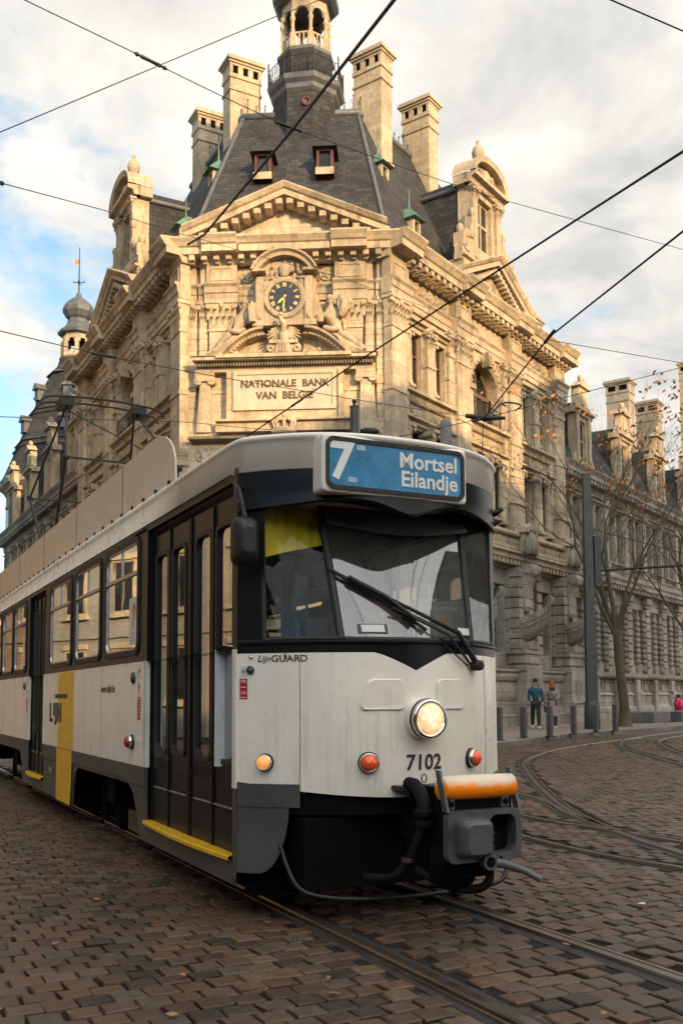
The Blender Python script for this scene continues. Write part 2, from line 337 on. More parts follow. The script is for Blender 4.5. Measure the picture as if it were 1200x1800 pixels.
def tag(o,label,cat,group=None,kind=None):
    o['label']=label; o['category']=cat
    if group: o['group']=group
    if kind: o['kind']=kind
    return o
def empty(name,loc,label,cat,group=None):
    o=D.objects.new(name,None); COL.objects.link(o); o.location=loc; o.empty_display_size=.2; LOC[o.name]=Vector(loc); return tag(o,label,cat,group)
def structure(o): o['kind']='structure'; return o
def rrect(a0,a1,c0,c1,r,n=5):
    pts=[]
    for (cx_,cz_,s0) in ((a1-r,c1-r,0),(a0+r,c1-r,PI/2),(a0+r,c0+r,PI),(a1-r,c0+r,1.5*PI)):
        for k in range(n+1): pts.append((cx_+r*cos(s0+k*PI/2/n),cz_+r*sin(s0+k*PI/2/n)))
    return pts
def sqring(a0,a1,c0,c1,n=5):
    pts=[]
    for (x,z) in ((a1,c1),(a0,c1),(a0,c0),(a1,c0)): pts+= [(x,z)]*(n+1)
    return pts
def circ(a,c,r,n=24,r2=None): return [(a+r*cos(2*PI*k/n),c+(r2 or r)*sin(2*PI*k/n)) for k in range(n)]
def wall_open(mb,a0,a1,c0,c1,ops,d=0,dep=.4,mi=0,M=None,back=True):
    A=sorted({a0,a1,*[x for o in ops for x in o[:2] if a0<x<a1]}); Cc=sorted({c0,c1,*[x for o in ops for x in o[2:4] if c0<x<c1]})
    for i in range(len(A)-1):
        for j in range(len(Cc)-1):
            am=(A[i]+A[i+1])/2; cm=(Cc[j]+Cc[j+1])/2
            if any(o[0]<am<o[1] and o[2]<cm<o[3] for o in ops): continue
            mb.add([(A[i],d,Cc[j]),(A[i+1],d,Cc[j]),(A[i+1],d,Cc[j+1]),(A[i],d,Cc[j+1])],[(0,1,2,3)],mi,False,M)
    for x0,x1,z0,z1 in ops:
        q=[(x0,z0),(x1,z0),(x1,z1),(x0,z1)]
        mb.loft([[(p[0],d,p[1]) for p in q],[(p[0],d-dep,p[1]) for p in q]],True,False,mi,False,M)
def lerp(a,b,t): return a+(b-a)*t
def textmesh(s,size,xform,bold=0.0,align='CENTER',sx=1.0,extr=0.0,shear=0.0):
    """list of verts/faces for a word; xform maps (x,y) on the letter plane to a world point"""
    cu=D.curves.new('lettering','FONT'); cu.body=s; cu.size=size; cu.align_x=align; cu.align_y='CENTER'; cu.offset=bold; cu.resolution_u=3; cu.shear=shear
    o=D.objects.new('lettering',cu); COL.objects.link(o); bpy.context.view_layer.update()
    me=D.meshes.new_from_object(o.evaluated_get(bpy.context.evaluated_depsgraph_get()))
    vs=[xform(v.co.x*sx,v.co.y) for v in me.vertices]; fs=[tuple(p.vertices) for p in me.polygons]
    D.objects.remove(o); D.curves.remove(cu); D.meshes.remove(me)
    return vs,fs
def skin(name,verts,edges,rad,mat,parent,M=IDM,sub=1,branch=.5):
    L=LOC[parent.name] if parent is not None else Vector((0,0,0))
    me=D.meshes.new(name); me.from_pydata([tuple(M@Vector(v)-L) for v in verts],edges,[]); me.materials.append(mat)
    o=D.objects.new(name,me); COL.objects.link(o)
    if parent is not None: o.parent=parent
    md=o.modifiers.new('Skin','SKIN'); md.use_smooth_shade=True; md.branch_smoothing=branch
    for i,r in enumerate(rad):
        sv=me.skin_vertices[0].data[i]; r=r if isinstance(r,tuple) else (r,r); sv.radius=r; sv.use_root=(i==0)
    if sub:
        ms=o.modifiers.new('Subdivision','SUBSURF'); ms.levels=sub; ms.render_levels=sub
    LOC[o.name]=L.copy(); return o
def spline(pts,n=8):
    P=[Vector(p) for p in pts]; P=[P[0]*2-P[1]]+P+[P[-1]*2-P[-2]]; o=[]
    for i in range(1,len(P)-2):
        for k in range(n):
            t=k/n; o.append(.5*((2*P[i])+(P[i+1]-P[i-1])*t+(2*P[i-1]-5*P[i]+4*P[i+1]-P[i+2])*t*t+(3*P[i]-P[i-1]-3*P[i+1]+P[i+2])*t**3))
    o.append(P[-2]); return o

# ------------------------------------------------------------ ground, rails, pavement
AZT=R(-26.5); TP=Vector((-.65,6.05,0)); TR=Vector((sin(AZT),cos(AZT),0)); TW=Vector((TR.y,-TR.x,0))
MT=frame(TP,TR,TW)                                   # tram frame: a rearwards, b to the right, c up
def TPt(t,w,z): return MT@Vector((t,w,z))
g=MB(); g.add([(-900,-300,-.022),(900,-300,-.022),(900,1500,-.022),(-900,1500,-.022)],[(0,1,2,3)])
structure(g.build('ground',GROUND))
rails=[]
for w in (.42,1.44): rails.append([TPt(t,w,0) for t in (-6,-4,-2,0,3,7,11,15,20,30)])
rails=[[ (p.x,p.y) for p in r] for r in rails]
curves=[[(3.35,6.4),(3.1,7.4),(2.91,8.46),(2.75,9.56),(2.67,11.6),(2.92,14.46),(3.33,17.74),(3.7,20.02),(4.38,22.28),(5.6,25.2),(7.6,28.6),(9.6,31.4)],
 [(6.2,14),(6.35,16.5),(6.58,18.97),(6.89,22.06),(7.22,25.19),(8.02,28.24),(9.23,31.21),(13.27,37.3),(17.5,42)],
 [(7.5,19),(7.86,22.63),(8.49,25.93),(9.71,29.91),(11.9,33.6),(16,39)],
 [(-1.2,23.2),(.2,20.2),(2.4,13.89),(2.6,11.32),(2.81,9.8),(3.14,9.1),(4.4,6.6)],
 [(-.5,19.5),(.5,16),(1.99,11.35),(2.61,10.1),(3.2,9.28),(4.3,7.4)],
 [(-.2,17),(1.0,12),(1.73,9.6),(2.19,8.48),(2.67,7.77),(3.6,6.5)]]
allr=[spline([(x,y,0) for x,y in c],8) for c in rails+curves]
for k,pl in enumerate(allr):
    mb=MB(); L=[]
    for i,p in enumerate(pl):
        d=(pl[min(i+1,len(pl)-1)]-pl[max(i-1,0)]).normalized(); n=Vector((d.y,-d.x,0)); L.append((p,n))
    flip=-1 if k in (0,) else 1
    prof=[(-.105,-.018),(-.04,-.012),(-.034,-.004),(-.028,.006),(.026,.006),(.032,-.006),(.034,-.02),(.066,-.02),(.068,-.004),(.088,-.002),(.090,-.012),(.13,-.018)]
    mis=[1,1,0,0,0,0,1,0,0,0,1]
    for j in range(len(prof)-1):
        mb.loft([[tuple(p+n*(prof[q][0]*flip)+Vector((0,0,prof[q][1]))) for p,n in L] for q in (j,j+1)],False,False,mis[j],j in (3,))
    structure(mb.build('tram_track',[STEEL,BITU]))
# setts: one mesh for the road surface, each stone a rounded block laid in courses across the track
def setts():
    W0,H0=.156,.147
    tt=np.arange(-6,34,H0); ww=np.arange(-16,34,W0)
    T,Wg=np.meshgrid(tt,ww,indexing='ij'); row=np.arange(len(tt))[:,None]
    Wg=Wg+(row%2)*W0*.5+rng.normal(0,.012,len(tt))[:,None]+rng.normal(0,.003,T.shape)
    T=T+rng.normal(0,.004,T.shape)+.03*np.sin(Wg*.7+T*.13)
    hw=W0/2-.0070+rng.normal(0,.003,T.shape); ht=H0/2-.0075+rng.normal(0,.0025,T.shape)
    X=TP.x+TR.x*T+TW.x*Wg; Y=TP.y+TR.y*T+TW.y*Wg
    keep=(Y>2.2)&(Y<33.5)&(X>-.62*Y-2.5)&(X<.55*Y+2.5)
    keep&=~inpave(X,Y)
    dmin=np.full(X.shape,9.0)
    for pl in allr:
        a=np.array([(p.x,p.y) for p in pl])
        for i in range(len(a)-1):
            d=a[i+1]-a[i]; l2=d@d; s=np.clip(((X-a[i,0])*d[0]+(Y-a[i,1])*d[1])/l2,0,1)
            dmin=np.minimum(dmin,np.hypot(X-a[i,0]-s*d[0],Y-a[i,1]-s*d[1]))
    keep&=dmin>.165
    X,Y,hw,ht=X[keep],Y[keep],hw[keep],ht[keep]; n=len(X)
    tint=rng.random(n).astype(np.float32); hz=rng.normal(-.003,.0028,n); tx=rng.normal(0,.014,n); ty=rng.normal(0,.014,n); rot=rng.normal(0,.016,n)
    V=np.zeros((n,12,3)); sg=[(-1,-1),(1,-1),(1,1),(-1,1)]
    for lv,(ins,z) in enumerate(((-.001,-.04),(.001,-.006),(.008,0))):
        for k,(sx,sy) in enumerate(sg):
            jx=rng.normal(0,.0035,n); jy=rng.normal(0,.0035,n)
            a=sx*(hw-ins)+jx; b=sy*(ht-ins)+jy
            a2=a*np.cos(rot)-b*np.sin(rot); b2=a*np.sin(rot)+b*np.cos(rot)
            V[:,lv*4+k,0]=X+TR.x*b2+TW.x*a2; V[:,lv*4+k,1]=Y+TR.y*b2+TW.y*a2
            V[:,lv*4+k,2]=z+hz+(tx*a+ty*b if lv else 0)
    q=[(8,9,10,11)]+[(l*4+k,l*4+(k+1)%4,l*4+4+(k+1)%4,l*4+4+k) for l in (0,1) for k in range(4)]
    F=(np.array(q)[None]+(np.arange(n)*12)[:,None,None]).reshape(-1,4)
    me=D.meshes.new('cobbled_road'); me.vertices.add(n*12); me.vertices.foreach_set('co',V.ravel())
    me.loops.add(F.size); me.loops.foreach_set('vertex_index',F.ravel().astype(np.int32))
    me.polygons.add(len(F)); me.polygons.foreach_set('loop_start',np.arange(0,F.size,4,dtype=np.int32))
    me.polygons.foreach_set('use_smooth',np.zeros(len(F),bool)); me.update(calc_edges=True)
    at=me.attributes.new('tint','FLOAT_VECTOR','POINT'); at.data.foreach_set('vector',np.repeat(np.stack([tint,tint,tint],1),12,axis=0).ravel())
    me.materials.append(COBB); o=D.objects.new('cobbled_road',me); COL.objects.link(o); structure(o)
KL=[(-34,78),(-12,36),(-9,30),(-5.5,25.6),(-2.2,23.6),(.8,23.5),(4.0,25.7),(6.8,30.6),(10.9,35.9),(13.8,39.3),(20,47),(42,77)]
KL=[(p.x,p.y) for p in spline([(x,y,0) for x,y in KL],4)]
def inpave(X,Y):
    poly=KL+[(42,90),(-34,90)]; r=np.zeros(X.shape,bool); j=len(poly)-1
    for i in range(len(poly)):
        xi,yi=poly[i]; xj,yj=poly[j]
        c=((yi>Y)!=(yj>Y)); r^=c&(X<(xj-xi)*(Y-yi)/((yj-yi) if yj!=yi else 1e-9)+xi); j=i
    return r
setts()
mb=MB(); top=[(x,y,.12) for x,y in KL]
mb.add(top+[(42,120,.12),(-34,120,.12)],[tuple(range(len(top)+2))]); structure(mb.build('pavement',PAVE))
mb=MB(); prof=[(0,-.04),(0,.115),(.02,.128),(.16,.128),(.16,.05)]
L=[]
for i,(x,y) in enumerate(KL):
    a=Vector(KL[max(i-1,0)]); b=Vector(KL[min(i+1,len(KL)-1)]); d=(b-a).normalized(); L.append((Vector((x,y,0)),Vector((-d.y,d.x,0))))
mb.loft([[tuple(p+n*o+Vector((0,0,z))) for p,n in L] for o,z in prof],False,False,0,False); structure(mb.build('kerb',KERB))
# fallen leaves and scraps on the setts
mb=MB()
for k in range(230):
    y=random.uniform(3.2,30)**1.0; x=random.uniform(-.36,.38)*y; z=.012
    if inpave(np.array([x]),np.array([y]))[0]: z=.128
    a=random.uniform(0,6.28); s=random.uniform(.012,.035)
    mb.add([(x+s*cos(a+q)*(1 if i%2 else .6),y+s*sin(a+q)*(1 if i%2 else .6),z+random.uniform(0,.01)) for i,q in enumerate((0,1.2,2.4,3.6,5))],[(0,1,2,3,4)],k%19==0 and 1 or 0)
tag(mb.build('fallen_leaves',[plain('dry_leaf',(.30,.16,.06),.8,0,.4,4),PALEP]),'scattered dry leaves and paper scraps on the setts','leaves',None,'stuff')

# ------------------------------------------------------------ the tram
tram=empty('tram',tuple(TP),'white and black tram number 7102 on line 7 with yellow stripe','tram')
TWD=1.94; FB=.52
def F0(w): return -FB*(1-(2*w/TWD-1)**2)
def tmb(): return MB(MT)
MTL=frame(TP,TR,-TW); MTRt=frame(TP+TW*TWD,TR,TW)     # b outwards, left and right sides
LENT=14.2
win_ts=[(2.36,3.56),(3.78,4.98),(5.2,6.5),(8.36,9.46),(9.66,10.76),(10.96,12.06)]
doors=[(.07,2.1),(6.86,8.1),(12.2,13.4)]
# black window band with openings
for side,Mx,drs in (('l',MTL,doors),('r',MTRt,[])):
    mb=MB(Mx); ops=[(a,b,1.74,2.70) for a,b in win_ts]+[(a,b,1.6,2.72) for a,b in drs]
    if not drs: ops+=[(.35,1.9,1.74,2.62),(6.9,8.1,1.74,2.62)]
    wall_open(mb,0.0,LENT,1.65,2.80,[(o[0],o[1],max(o[2],1.65),o[3]) for o in ops],0,.04)
    mb.build('window_band',BLACKP,tram)
    mb=MB(Mx); segs=[]; x=0.0
    for a,b in drs:
        if a-x>.02: segs.append((x,a))
        x=b
    segs.append((x,LENT))
    for a,b in segs: mb.box(a,b,-.03,.006,.79,1.65)
    mb.build('side_panel',CREAM,tram)
    # skirt with wheel arches
    mb=MB(Mx)
    arch=[(2.28,.22),(2.36,.40),(2.48,.55),(2.66,.625),(4.75,.625),(4.92,.56),(5.0,.40),(5.06,.2)]
    arch2=[(a+6.2,c) for a,c in arch]
    if drs:
        mb.ext([(2.1,.79),(2.1,.22)]+arch+[(6.86,.2),(6.86,.79)],-.02,.0)
        mb.ext([(8.1,.79),(8.1,.2)]+arch2+[(12.2,.2),(12.2,.79)],-.02,.0)
        mb.ext([(13.4,.79),(13.4,.2),(LENT,.3),(LENT,.79)],-.02,.0)
        for a,b in drs: mb.box(a,b,-.03,.0,.2,.325)
        mb.box(2.1,2.6,0,.014,.64,.785); mb.box(5.0,6.86,0,.012,.63,.787); mb.box(2.6,5.0,0,.012,.66,.787)
    else: mb.ext([(0,.79),(0,.2)]+arch+[(LENT,.2),(LENT,.79)],-.02,0)
    mb.build('skirt',GREYP,tram)
# yellow stripe, step edges
mb=MB(MTL); mb.ext([(5.03,1.645),(5.9,1.645),(5.9,.79),(5.03,.79)],.007,.009); mb.ext([(5.04,.785),(5.9,.785),(5.9,.2),(5.1,.2),(5.04,.42)],.013,.016); mb.build('yellow_stripe',YELLOW,tram)
for a,b in doors:
    mb=MB(MTL); n=9
    mb.loft([[(lerp(a+.01,b-.01,k/n),.02+.04*sin(PI*k/n)+dy,z) for k in range(n+1)] for dy,z in ((-.1,.372),(0,.372),(.006,.366),(.006,.344),(-.02,.34))],False,False,0,False)
    mb.build('door_step',YELLOW,tram)
# windows
def tram_window(a,b,Mx,c0=1.74,c1=2.70,split=True):
    mb=MB(Mx); o=sqring(a-.012,b+.012,c0-.012,c1+.012); i1=rrect(a+.02,b-.02,c0+.02,c1-.02,.09)
    o2=rrect(a-.03,b+.03,c0-.03,c1+.03,.11); 
    mb.ring(o2,i1,.016,0,None,-.03,.0)
    fr=mb.build('window',RUBBER,tram)
    mb=MB(Mx); i2=rrect(a+.035,b-.035,c0+.035,c1-.035,.08); mb.ring(i1,i2,.008,0,None,-.02)
    if split:
        mb.box(a+.03,b-.03,-.012,.014,c1-.30,c1-.27); mb.box((a+b)/2-.012,(a+b)/2+.012,-.012,.006,c1-.27,c1-.03)
    mb.build('window_trim',ALU,fr)
    mb=MB(Mx); mb.poly(i1,-.004); mb.build('pane',TGLASS,fr)
for a,b in win_ts: tram_window(a,b,MTL); tram_window(a,b,MTRt)
tram_window(.35,1.9,MTRt,1.74,2.62); tram_window(6.9,8.1,MTRt,1.74,2.62)
# doors: leaves with tall rounded lights
for di,(a,b) in enumerate(doors):
    m=(a+b)/2
    for x0,x1 in ((a,m-.008),(m+.008,b)):
        mb=MB(MTL); w=(x1-x0); h=w/2; ops=[(x0+.11,x0+h-.05),(x0+h+.05,x1-.11)]
        wall_open(mb,x0,x1,.34,2.66,[(p,q,.93,2.5) for p,q in ops],-.05,.03)
        mb.box(x0,x0+.02,-.06,-.035,.34,2.66); mb.box(x1-.02,x1,-.06,-.035,.34,2.66); mb.box((x0+x1)/2-.012,(x0+x1)/2+.012,-.06,-.034,.34,2.66)
        mb.box(x0+.04,x1-.04,-.052,-.044,.36,.62); 
        dr=mb.build('door_leaf',BLACKP,tram)
        mb=MB(MTL); gl=MB(MTL)
        for p,q in ops:
            mb.ring(rrect(p-.012,q+.012,.918,2.512,.07),rrect(p+.018,q-.018,.948,2.482,.06),-.038,0,None,-.07,-.05); gl.poly(rrect(p+.014,q-.014,.944,2.486,.06),-.062)
        mb.build('door_gasket',RUBBER,dr); gl.build('pane',DGLASS,dr)
        mb=MB(MTL); mb.box(x0+.08,x1-.1,-.05,-.04,.64,.65); mb.build('kick_strip',ALU,dr)
# front apron
NW=44; ws=[TWD*k/NW for k in range(NW+1)]
def ztop(w):
    x=abs(w-.97); v=max(0,1-x/.26); return 1.62-.11*(v**1.15 if v>0 else 0)
def zlow(w): return .83-.09*(1-(2*w/TWD-1)**2)
def Fz(w,z):   # the apron leans a little: fullest at lamp height
    return F0(w)*(1+.06*sin(PI*min(max((z-.7)/1.0,0),1)))
mb=tmb(); loops=[]
for k in range(13):
    loops.append([(Fz(w,lerp(zlow(w),ztop(w),k/12)),w,lerp(zlow(w),ztop(w),k/12)) for w in ws])
mb.loft(loops,False,False,0,True); mb.build('front_apron',CREAM,tram)
mb=tmb(); loops=[]
for k in range(5):
    loops.append([(Fz(w,1.7),w,lerp(ztop(w),1.695,k/4)) for w in ws])
mb.loft(loops,False,False,0,True)
mb.loft([[(F0(w)+d,w,z) for w in ws] for d,z in ((-.012,1.675),(-.02,1.688),(-.012,1.702),(.03,1.705))],False,False,0,True)
mb.build('waist_band',BLACKP,tram)
# windscreen pillars and panes
bL=(F0(.13),.13,1.70); b1=(F0(.52),.52,1.70); b2=(F0(1.48),1.48,1.70); bR=(F0(1.84),1.84,1.70)
tL=(F0(.13)+.05,.13,2.60); t1=(-.04,.55,2.60); t2=(-.10,1.58,2.60); tR=(F0(1.84)+.03,1.84,2.60)
c0=(.0,0,1.70); c0t=(.0,0,2.66); c3=(0,TWD,1.70); c3t=(0,TWD,2.66)
sill_pts=[(F0(lerp(.52,1.48,k/12)),lerp(.52,1.48,k/12),1.70) for k in range(13)]
ws_=tram_ws=None
mb=tmb()
def pane(mb,p,q,r,s,n=6,m=6): mb.loft([[tuple(Vector(p).lerp(Vector(q),i/n).lerp(Vector(s).lerp(Vector(r),i/n),j/m)) for i in range(n+1)] for j in range(m+1)],False,False,0,True)
mb2=tmb(); pane(mb2,bL,b1,t1,tL)
mb.loft([[tuple(Vector(sill_pts[i]).lerp(Vector(t1).lerp(Vector(t2),i/12),j/6)) for i in range(13)] for j in range(7)],False,False,0,True)
pane(mb,b2,bR,tR,t2); wsn=mb.build('windscreen',WGLASS,tram); mb2.build('windscreen_side_pane',SGLASS,tram)
mb=tmb()
for p,q,r in ((b1,t1,.026),(b2,t2,.024),(bL,tL,.018),(bR,tR,.012)): mb.tube([p,q],r,8)
mb.tube([bL]+[(F0(.13+(.39)*k/6)-.0,.13+.39*k/6,1.705) for k in range(1,7)]+sill_pts[1:]+[(F0(1.48+.36*k/6),1.48+.36*k/6,1.705) for k in range(1,7)],.018,6)
mb.build('windscreen_gasket',RUBBER,wsn)
for cw in ((0,.03,.06,.09,.13),(1.84,1.87,1.9,TWD)):
    mb=tmb(); mb.loft([[(F0(w),w,z) for w in cw] for z in (1.695,2.0,2.3,2.66)],False,False,0,True); mb.build('corner_post',BLACKP,tram)
# brow over the windscreen
def gtop(w):
    K=[(0,F0(0)),(.13,tL[0]),(.57,t1[0]),(1.62,t2[0]),(1.84,tR[0]),(TWD,F0(TWD))]
    for (a,ta),(b,tb) in zip(K,K[1:]):
        if w<=b+1e-6: return lerp(ta,tb,(w-a)/(b-a))
    return K[-1][1]
def zb(w):
    x=w-.97; return 2.545-.055*math.exp(-(x/.16)**2)+.028*math.exp(-((abs(x)-.42)/.25)**2)-.03*(abs(x)/.97)**3
mb=tmb(); loops=[]
for k in range(6): loops.append([(lerp(-.458*(1-abs(2*w/TWD-1)**2.4)-.022*(1-k/5)**2-.012,-.458*(1-abs(2*w/TWD-1)**2.7)-.008,min(1,k/3)),w,lerp(zb(w),2.76,k/5)) for w in ws])
mb.loft(loops,False,False,0,True)
mb.loft([[(-.458*(1-abs(2*w/TWD-1)**2.4)-.034,w,zb(w)) for w in ws],[(-.458*(1-abs(2*w/TWD-1)**2.4)-.014,w,zb(w)-.012) for w in ws],[(gtop(w),w,2.61) for w in ws]],False,False,0,True)
mb.build('brow',BLACKP,tram)
# roof
def outline(e,z,n=26):
    pts=[(t,e,z) for t in (LENT-e,11,8,5,2.5,1.2,.5)]
    for k in range(n+1):
        s=k/n; w=lerp(e,TWD-e,s); pts.append((-.458*(1-abs(2*s-1)**2.7)*(1-e/.99)+e*.9,w,z))
    pts+= [(t,TWD-e,z) for t in (.5,1.2,2.5,5,8,11,LENT-e)]
    for _ in range(3):
        q=[pts[0]]
        for a,b in zip(pts,pts[1:]):
            if max(a[0],b[0])<1.3: q+= [tuple(lerp(a[i],b[i],.25) for i in range(3)),tuple(lerp(a[i],b[i],.75) for i in range(3))]
            else: q+=[a,b]
        pts=q+[pts[-1]]
    return [(t,w,z_-.075*max(0,1-(t+.5)/2.2)*min(1,max(0,e)/.25)) for t,w,z_ in pts]
mb=tmb()
lv=[(.0,2.755),(-.008,2.76),(-.008,2.93),(-.022,2.945),(-.028,2.96),(-.022,2.975),(-.004,2.985),(.03,3.005),(.09,3.035),(.18,3.07),(.34,3.115),(.55,3.15),(.95,3.17)]
mb.loft([outline(e,z) for e,z in lv],False,False,0,True); roof=mb.build('roof',CREAMR,tram)
mb=tmb(); mb.loft([[(t,-.012,2.755) for t in (0.06,LENT)],[(t,-.02,2.765) for t in (.06,LENT)]],False,False,0,False); mb.box(2.2,2.5,-.02,.0,2.735,2.765); mb.build('rain_gutter',RUBBER,roof)
# roof screen (long fascia) and its rear twin
for w,nm in ((.16,'roof_screen'),(TWD-.16,'roof_screen')):
    mb=tmb(); tf=1.85
    pts=[(tf,3.12),(LENT-.4,3.12),(LENT-.4,3.60),(tf+.62,3.60)]+[(tf+.62-.62*sin(a),3.60-.40*(1-cos(a))*1.0) for a in [PI/2*k/6 for k in range(1,6)]]
    mb.ext(pts,w-.008,w+.008); sc=mb.build(nm,plain('roof_screen_paint',(.50,.43,.35),.28,0,.08,1.2,.03,.6) if w<1 else CREAM,tram)
    mb=tmb()
    for k in range(5): mb.box(3.6+k*2.2,3.606+k*2.2,w-.0105,w+.0105,3.13,3.595)
    mb.build('panel_seam',UNDER,sc)
    for k in range(30): mb=tmb(); mb.box(2.0+k*.4,2.05+k*.4,w-.015,w+.03,3.04,3.14); mb.build('bracket',UNDER,sc)
# destination sign on the roof front
sg=frame(MT@Vector((-.475,.882,2.765)),TW,-TR,(0,0,1))   # a right, b towards the street, c up
sg=sg@Matrix.Rotation(R(0),4,'X')
mb=MB(sg)
def rbox(mb,a0,a1,c0,c1,r,b0,b1,n=5,round_=.02):
    mb.loft([[(x,b,z) for x,z in rrect(a0+k,a1-k,c0+k,c1-k,max(r-k,.005),n)] for b,k in ((b0,0),(b1-round_,0),(b1-round_*.3,round_*.3),(b1,round_))],True,True,0,False)
rbox(mb,-.515,.525,-.175,.192,.03,-.5,.0); sb=mb.build('sign_box',CREAMR,tram)
mb=MB(sg); mb.ring(rrect(-.495,.5,-.155,.17,.055),rrect(-.472,.477,-.13,.145,.04),.012,0,None,.002,.0); mb.build('sign_rim',RUBBER,sb)
mb=MB(sg); mb.poly(rrect(-.474,.479,-.132,.147,.04),.004); mb.build('sign_panel',BLUES,sb)
mb=MB(sg)
def sgx(cx,cz,b=.0075): return lambda x,y:(cx+x,b,cz+y)
for s_,sz,x,z,al,bo in (('7',.32,-.39,.012,'CENTER',.0085),('Mortsel',.138,.448,.065,'RIGHT',.003),('Eilandje',.138,.448,-.053,'RIGHT',.003)):
    v,f=textmesh(s_,sz,sgx(x,z),bo,al,1.0 if s_!='7' else 1.05); mb.add(v,f)
mb.build('lettering',WHITEP,sb)
mb=MB(sg)
for a,c in ((-.455,.105),(-.285,.10),(-.345,-.105)): mb.box(a,a+.06,.0045,.0065,c,c+.032)
mb.build('tape_patch',plain('pale_tape',(.35,.5,.58),.4),sb)
# seams and rivets
mb=tmb()
for w in (.30,1.66): mb=tmb(); mb.tube([(Fz(w,z)-.0005,w,z) for z in np.linspace(zlow(w)+.01,ztop(w)-.01,8)],.0022,4); mb.build('panel_seam',GREYM,tram)
mb=MB(MTL)
for t in (3.7,4.45,5.0,9.3,10.6): mb.box(t-.002,t+.002,.0062,.0072,.80,1.64)
for t in np.arange(2.2,6.8,.16): mb.lathe(0,0,[(.006,0),(.004,.004)],6,0,True,MTL@Matrix.Translation((t,.013,.775))@Matrix.Rotation(-PI/2,4,'X')); mb.lathe(0,0,[(.005,0),(.003,.003)],6,0,True,MTL@Matrix.Translation((t,.006,1.632))@Matrix.Rotation(-PI/2,4,'X'))
mb.build('panel_seam',GREYM,tram)
mb=tmb()
for w in np.linspace(.33,1.62,9):
    p=MT@Vector((F0(w)*.985+.015,w,.775)); mb.sph((F0(w)*.985+.012,w,.775),(.012,.012,.012),6,4)
mb.build('bumper_bolts',GREYM,tram)
# lamps
def surfM(w,z,out=0):
    t=Fz(w,z); e=.01; p=Vector((Fz(w,z),w,z)); tx=Vector((Fz(w+e,z)-Fz(w-e,z),2*e,0)).normalized(); n=Vector((-tx.y,tx.x,0)); 
    if n.x>0: n=-n
    p=MT@(p+n*out); tx=MT.to_3x3()@tx; n=MT.to_3x3()@n
    return frame(p,tx,n)
def front_lamp(w,z,r,lens,name,Mx=None,hous=False):
    Mx=Mx or surfM(w,z); ML=Mx@Matrix.Rotation(-PI/2,4,'X')     # lathe axis -> outward
    prof=[(r*1.28,-.02),(r*1.28,.012),(r*1.22,.02),(r*1.15,.02)]
    mb=MB(ML); mb.lathe(0,0,prof,26); o=mb.build(name,RUBBER,tram)
    mb=MB(ML); mb.lathe(0,0,[(r*1.16,.0),(r*1.16,.03),(r*1.10,.042),(r*1.0,.044),(r*.97,.03)],26,caps=False); mb.build('rim',CHROME,o)
    mb=MB(ML); mb.lathe(0,0,[(r,.03),(r*.96,.045),(r*.8,.06),(r*.5,.07),(r*.02,.075)],26); mb.build('lens',lens,o)
    return o
hm=surfM(1.0,1.215); hm=frame(hm.translation,(hm.to_3x3()@Vector((1,0,0)))*.9,(hm.to_3x3()@Vector((0,1,0))))
HM=surfM(1.0,1.215); nrm=(-TR).normalized(); HF=frame(HM.translation,TW,nrm)
ML=HF@Matrix.Rotation(-PI/2,4,'X')@Matrix.Diagonal((.84,.84,1,1))
mb=MB(ML); mb.lathe(0,0,[(.155,-.05),(.152,.05),(.142,.085)],32); hl=mb.build('headlight',CREAM,tram)
mb=MB(ML); mb.lathe(0,0,[(.142,.07),(.146,.085),(.14,.105),(.122,.112),(.112,.10)],32,caps=False); mb.build('rim',CHROME,hl)
mb=MB(ML); mb.lathe(0,0,[(.148,.055),(.150,.068),(.147,.08)],32,caps=False); mb.build('gasket',RUBBER,hl)
mb=MB(ML); mb.lathe(0,0,[(.114,.10),(.10,.113),(.07,.122),(.03,.127),(.002,.128)],32); HLC=tuple(HF@Vector((0,.11,0))-TP); mb.build('lens',headlens(),hl)
front_lamp(.66,.955,.051,ORLENS,'marker_lamp'); front_lamp(1.44,.955,.050,ORLENS,'marker_lamp'); front_lamp(.135,.955,.043,AMBER,'turn_lamp')
front_lamp(0,0,.050,REDLENS,'side_lamp',frame(TPt(2.5,-.006,.98),TR,-TW))
# blanking plates
for wa,wb in ((.63,.88),(1.12,1.36)):
    mb=tmb(); n=rrect(wa,wb,1.27,1.455,.035); 
    if wa<1: n=[(x+(.03*(1.36-z)/.1 if x<(wa+wb)/2 else 0)*-1,z) for x,z in n]
    mb.loft([[(Fz(.5*(wa+wb)+(x-.5*(wa+wb))*k,1.3625+(z-1.3625)*k)-d,.5*(wa+wb)+(x-.5*(wa+wb))*k,1.3625+(z-1.3625)*k) for x,z in n] for d,k in ((-.005,1),(.012,1),(.016,.95))],True,False,0,False); mb.add([(Fz(.5*(wa+wb)+(x-.5*(wa+wb))*.95,1.3625+(z-1.3625)*.95)-.016,.5*(wa+wb)+(x-.5*(wa+wb))*.95,1.3625+(z-1.3625)*.95) for x,z in n],[tuple(range(len(n)))])
    mb.build('blanking_plate',CREAM,tram)
def front_text(s,size,w,z,bold,mat,name,sx=1,align='CENTER',out=.004,shear=0):
    v,f=textmesh(s,size,lambda x,y:(Fz(w+x,z+y)-out,w+x,z+y),bold,align,sx,0,shear); mb=tmb(); mb.add(v,f); return mb.build(name,mat,tram)
front_text('7102',.132,1.02,.945,.0026,BLACKT,'fleet_number')
front_text('Lijn',.055,.125,1.585,.0006,BLACKT,'lettering',.8,'CENTER',.004,.25); front_text('GUARD',.058,.25,1.585,.0008,BLACKT,'lettering',.9)
